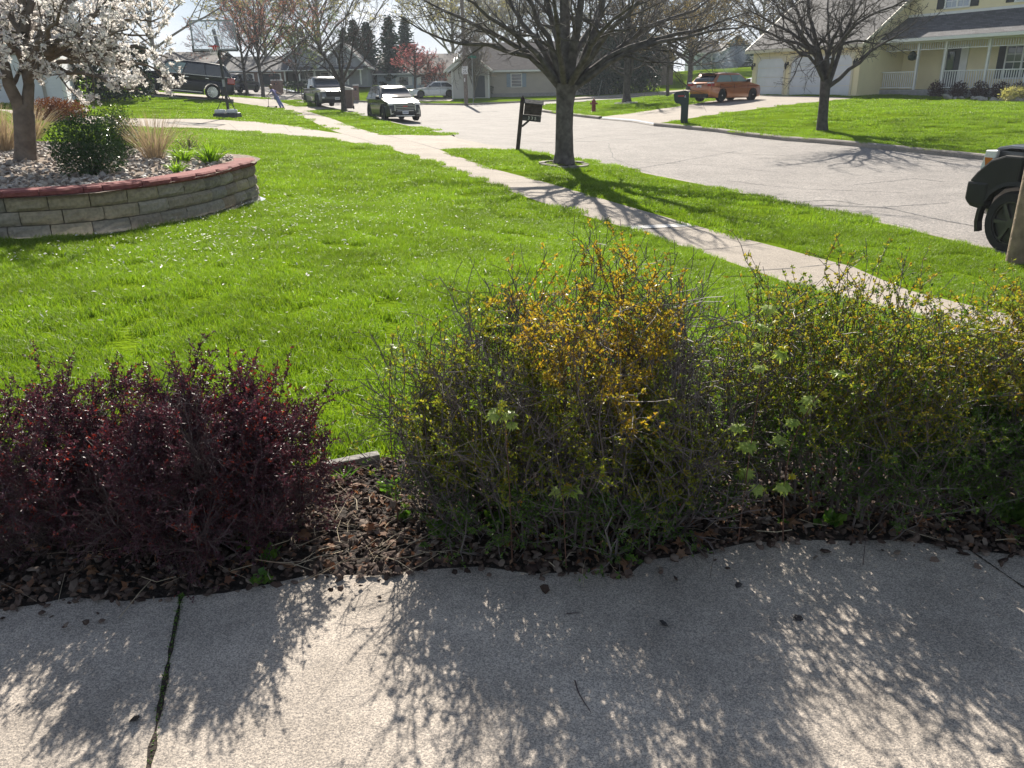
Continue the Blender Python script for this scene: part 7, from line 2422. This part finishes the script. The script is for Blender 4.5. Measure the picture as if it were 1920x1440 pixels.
# wooden pole with a guy guard at the right edge
b = np.array(T(1903, 494))
wp_ = empty('utility_pole', b, 0, 'brown wooden pole in the grass at the right edge before the dark pickup', 'utility pole', 'wooden utility poles')
mb = MB(); mb.tube([(0, 0, -.2), (0, 0, .03), (0, 0, 1.5), (.02, 0, 9)], [.125, .12, .113, .095], 16); mb.build('pole', M_POLEN, wp_, smooth=True)
mb = MB(); mb.tube([(.20, -.02, -.05), (.19, -.02, 1.2), (.17, -.02, 9)], [.035, .035, .03], 10); mb.build('cable_guard', mat('grey_conduit', (.36, .37, .38), .5), wp_)
# far mailboxes and bins
M_BRN = mat('brown_plastic', (.14, .10, .085), .6, var=.15, vs=6)
M_LIDW = mat('pale_lid', (.60, .58, .55), .5, var=.08)
def cart(px, py, label, w, h, m, lid, ang=0):
    b = np.array(T(px, py))
    r = empty('wheeled_bin', b, R(ang), label, 'bin', 'bins and post boxes by the far street')
    mb = MB(); mb.prism([(-w * .36, .08), (w * .36, .08), (w * .5, h * .92), (-w * .5, h * .92)], -w * .45, w * .45, axis='y'); bevel(mb.build('bin_body', m, r), .03, 1)
    mb = MB(); mb.prism([(-w * .55, h * .92), (w * .55, h * .90), (w * .5, h * .96), (-w * .45, h * 1.06)], -w * .5, w * .5, axis='y'); bevel(mb.build('lid', lid, r), .02, 1)
    for s_ in (-1, 1):
        mb = MB(); mb.lathe([(.02, -.03), (.11, -.03), (.11, .03), (.02, .03)], 12, axis='x'); o = mb.build('wheel', M_TYRE, r); o.location = (s_ * w * .42, w * .42, .11)
cart(654.5, 205, 'brown tapered bin with a sunlit sloping lid behind the small bare tree', .62, 1.32, M_BRN, M_LIDW)  # the sun on this lid is put into its pale colour
cart(847, 179, 'dark blue wheeled bin left of the beige house gable', .62, 1.1, mat('navy_plastic', (.02, .035, .09), .5), mat('navy_lid', (.02, .03, .06), .5))
cart(856, 179.5, 'second dark blue wheeled bin close to the beige house wall', .6, 1.05, mat('navy_plastic', (.02, .035, .09), .5), mat('navy_lid', (.02, .03, .06), .5))
def pillar(px, py, label, w, h):
    b = np.array(T(px, py))
    r = empty('mailbox_pillar', b, 0, label, 'mailbox', 'mailboxes along the street')
    mb = MB(); mb.box((0, 0, h / 2 - .05), (w, w, h + .1)); mb.build('pillar', M_BRICK, r)
    mb = MB(); mb.box((0, 0, h + .06), (w * 1.12, w * 1.12, .11), taper=.9); mb.build('cap', M_LIDW, r)
    mb = MB(); mb.box((0, -w / 2 - .02, h * .75), (w * .4, .05, .18)); mb.build('door', M_LAMPB, r)
pillar(669, 188, 'narrow brown mailbox pillar with a pale cap right of the parked pickup', .45, 1.25)
pillar(521, 173, 'wide brick mailbox pillar with a bright cap right behind the child', .85, 1.0)
b = np.array(T(567, 185))
fm = empty('mailbox', b, R(10), 'small black mailbox on a thin post beside the parked pickup', 'mailbox', 'mailboxes along the street')
mb = MB(); mb.box((0, 0, .5), (.1, .1, 1.1)); mb.build('post', M_OLDW2, fm)
mb = MB(); mb.prism([(-.2, 1.05), (.2, 1.05), (.2, 1.25), (.12, 1.36), (-.12, 1.36), (-.2, 1.25)], -.25, .25, axis='y'); mb.build('letter_box', M_LAMPB, fm)
b = np.array(T(1122, 179.5))
mb = MB(); mb.tube([(0, 0, -.05), (.12, 0, .6), (.30, 0, 1.35)], .028, 6)
o = mb.build('marker_stake', M_GALV); o.location = b
tag(o, 'thin leaning marker stake in front of the dark hedge', 'stake')
mb = MB(); mb.prism([(-.22, 0), (.22, 0), (.42, 1.0), (-.02, 1.0)], -.02, .02, axis='y')
o = mb.build('leaning_board', M_WHITEL); o.location = np.array(T(898, 181.5)) + [0, -.3, .25]; o.rotation_euler.x = R(-12)
tag(o, 'white board leaning in the porch of the beige house', 'board')
# ------------------------------------------------------------------ the child on the pavement
M_SKIN = mat('skin', (.42, .25, .18), .55, var=.05)
M_LAV = mat('lavender_top', (.22, .19, .40), .8, var=.15, vs=8)
M_PERI = mat('periwinkle_trousers', (.20, .23, .48), .8, var=.15, vs=8)
M_HAIR = mat('blond_brown_hair', (.16, .10, .055), .45, var=.3, vs=20)
M_SHOE = mat('dark_shoes', (.03, .028, .035), .7)
def skin_mesh(name, verts, edges, radii, m, par, sub=2):
    me = bpy.data.meshes.new(name)
    me.from_pydata(verts, edges, [])
    o = bpy.data.objects.new(name, me)
    COL.objects.link(o)
    o.parent = par
    me.materials.append(m)
    md = o.modifiers.new('skin', 'SKIN')
    for v, r in zip(me.skin_vertices[0].data, radii):
        v.radius = r if isinstance(r, tuple) else (r, r)
        v.use_root = False
    me.skin_vertices[0].data[0].use_root = True
    o.modifiers.new('sub', 'SUBSURF').levels = sub
    o.modifiers['sub'].render_levels = sub
    md.use_smooth_shade = True
    return o
b = np.array(T(527, 204))
ch = empty('person', b, 0, 'child in lavender top and periwinkle trousers leaning over a scooter on the pavement', 'person')
# joints: feet at x=0..0.2, body leaning to the left (-x), facing left
J = dict(pelvis=(-.20, 0, .66), waist=(-.27, 0, .80), chest=(-.38, 0, .98), neck=(-.45, 0, 1.10), headc=(-.48, 0, 1.20), headt=(-.485, 0, 1.31),
         ls=(-.40, -.13, 1.06), le=(-.52, -.17, .90), lw=(-.66, -.13, .78), rs=(-.38, .13, 1.06), re=(-.20, .20, .94), rw=(.0, .22, .82),
         lh=(-.19, -.07, .62), lk=(-.10, -.08, .36), la=(.02, -.08, .07), lt=(-.11, -.08, .03), rh=(-.19, .07, .62), rk=(-.02, .08, .36), ra=(.14, .08, .08), rtoe=(.02, .09, .03))
names = list(J)
V = [J[n] for n in names]
ix = {n: i for i, n in enumerate(names)}
E = [('pelvis', 'waist'), ('waist', 'chest'), ('chest', 'neck'), ('neck', 'headc'), ('headc', 'headt'), ('chest', 'ls'), ('ls', 'le'), ('le', 'lw'), ('chest', 'rs'), ('rs', 're'), ('re', 'rw'), ('pelvis', 'lh'), ('lh', 'lk'), ('lk', 'la'), ('la', 'lt'), ('pelvis', 'rh'), ('rh', 'rk'), ('rk', 'ra'), ('ra', 'rtoe')]
rad = dict(pelvis=.10, waist=.085, chest=.105, neck=.042, headc=.092, headt=.06, ls=.052, le=.034, lw=.024, rs=.052, re=.034, rw=.024, lh=.075, lk=.05, la=.035, lt=.03, rh=.075, rk=.05, ra=.035, rtoe=.03)
EE = [(ix[a], ix[c]) for a, c in E]
RR_ = [rad[n] for n in names]
for side, w, d in (('lw', (-.66, -.13, .78), (-1, .1, -.35)), ('rw', (.0, .22, .82), (.8, .1, -.55))):
    pal = len(V); V.append(tuple(np.array(w) + np.array(d) * .045)); RR_.append(.021); EE.append((ix[side], pal))
    for k in range(4):
        V.append(tuple(np.array(w) + np.array(d) * (.10 - .006 * abs(k - 1.5)) + np.array((0, (k - 1.5) * .015, -.01)))); RR_.append(.007); EE.append((pal, len(V) - 1))
    V.append(tuple(np.array(w) + np.array(d) * .06 + np.array((0, .035, .015)))); RR_.append(.008); EE.append((pal, len(V) - 1))
skin_mesh('body', V, EE, RR_, M_SKIN, ch)
tv = ['waist', 'chest', 'pelvis', 'ls', 'le', 'rs', 're', 'neck']
ti = {n: i for i, n in enumerate(tv)}
trd = dict(waist=.105, chest=.122, pelvis=.125, ls=.068, le=.047, rs=.068, re=.047, neck=.05)
TVv = [J[n] for n in tv]
TVv[ti['neck']] = (-.435, 0, 1.075)
skin_mesh('top', TVv, [(ti[a], ti[c]) for a, c in [('pelvis', 'waist'), ('waist', 'chest'), ('chest', 'ls'), ('ls', 'le'), ('chest', 'rs'), ('rs', 're'), ('chest', 'neck')]], [trd[n] for n in tv], M_LAV, ch)
pv = ['pelvis', 'lh', 'lk', 'la', 'rh', 'rk', 'ra']
pi_ = {n: i for i, n in enumerate(pv)}
prd = dict(pelvis=.115, lh=.092, lk=.068, la=.062, rh=.092, rk=.068, ra=.062)
skin_mesh('trousers', [J[n] for n in pv], [(pi_[a], pi_[c]) for a, c in [('pelvis', 'lh'), ('lh', 'lk'), ('lk', 'la'), ('pelvis', 'rh'), ('rh', 'rk'), ('rk', 'ra')]], [prd[n] for n in pv], M_PERI, ch)
mb = MB(); mb.lathe([(.02, .118), (.07, .105), (.103, .05), (.108, 0), (.10, -.06), (.075, -.12), (.03, -.17)], 14, c=(-.455, 0, 1.235)); o = mb.build('hair', M_HAIR, ch, smooth=True)
for s_ in (-1, 1):
    mb = MB(); mb.lathe([(.003, -.012), (.010, -.006), (.010, .004), (.003, .01)], 8, c=(-.573, s_ * .034, 1.225), axis='x'); mb.build('eye', M_SIGNK, ch)
mb = MB(); mb.lathe([(.004, -.03), (.014, -.012), (.016, .0), (.004, .01)], 8, c=(-.578, 0, 1.19), axis='x'); mb.build('nose', M_SKIN, ch)
for n, t in (('la', 'lt'), ('ra', 'rtoe')):
    a_, t_ = Vector(J[n]), Vector(J[t])
    mb = MB(); mb.bar((a_.x + .05, a_.y, .04), (t_.x - .03, t_.y, .035), .085, .075); bevel(mb.build('shoe', M_SHOE, ch), .02, 2)
ch.scale = (1.04,) * 3
# the small scooter
b2 = np.array(T(504, 202.5))
scq = empty('kick_scooter', b2, 0, 'small dark kick scooter standing left of the child', 'scooter')
mb = MB(); mb.tube([(0, 0, .08), (.05, 0, .72)], .014, 8); mb.tube([(.05, -.16, .72), (.05, .16, .72)], .014, 8); mb.build('handlebar', M_TRIM, scq)
mb = MB(); mb.box((.22, 0, .09), (.46, .11, .02)); mb.build('deck', M_TRIM, scq)
for x in (-.02, .47):
    mb = MB(); mb.lathe([(.02, -.02), (.06, -.02), (.06, .02), (.02, .02)], 12, axis='y'); o = mb.build('wheel', M_TYRE, scq); o.location = (x, 0, .06)
# ------------------------------------------------------------------ drifting smoke behind the orange car
sm = bpy.data.materials.new('smoke'); sm.use_nodes = True
t = sm.node_tree
t.nodes.remove(t.nodes['Principled BSDF'])
pvl = t.nodes.new('ShaderNodeVolumePrincipled')
pvl.inputs['Color'].default_value = (.72, .84, .95, 1)
tcn = t.nodes.new('ShaderNodeTexCoord')
nn = t.nodes.new('ShaderNodeTexNoise'); nn.inputs['Scale'].default_value = .42; nn.inputs['Detail'].default_value = 4
mr = t.nodes.new('ShaderNodeMapRange'); mr.inputs['From Min'].default_value = .42; mr.inputs['From Max'].default_value = .75; mr.inputs['To Max'].default_value = .5
t.links.new(tcn.outputs['Object'], nn.inputs['Vector'])
t.links.new(nn.outputs['Fac'], mr.inputs['Value'])
t.links.new(mr.outputs['Result'], pvl.inputs['Density'])
t.links.new(pvl.outputs[0], t.nodes['Material Output'].inputs['Volume'])
c0, c1 = at(1352, 146, 100), at(1392, 78, 100)
bm = bmesh.new(); bmesh.ops.create_icosphere(bm, subdivisions=3, radius=1)
for v in bm.verts:
    q = .5 + .5 * v.co.z
    r_ = 1.0 + 2.0 * q
    v.co = Vector(((c1[0] - c0[0]) * q + v.co.x * r_, v.co.y * r_, (c1[2] - c0[2]) * q))
me = bpy.data.meshes.new('smoke'); bm.to_mesh(me); bm.free(); me.materials.append(sm)
o = bpy.data.objects.new('smoke', me); COL.objects.link(o); o.location = tuple(c0); o['kind'] = 'stuff'
# ------------------------------------------------------------------ the air
HAZE = 0.0006
if HAZE:
    hm = bpy.data.materials.new('haze'); hm.use_nodes = True
    t = hm.node_tree
    t.nodes.remove(t.nodes['Principled BSDF'])
    pv = t.nodes.new('ShaderNodeVolumePrincipled')
    pv.inputs['Color'].default_value = (.86, .92, 1.0, 1)
    pv.inputs['Density'].default_value = HAZE
    t.links.new(pv.outputs[0], t.nodes['Material Output'].inputs['Volume'])
    mb = MB()
    mb.box((0, 90, 8), (520, 330, 40))
    o = mb.build('haze', hm)
    o['kind'] = 'stuff'
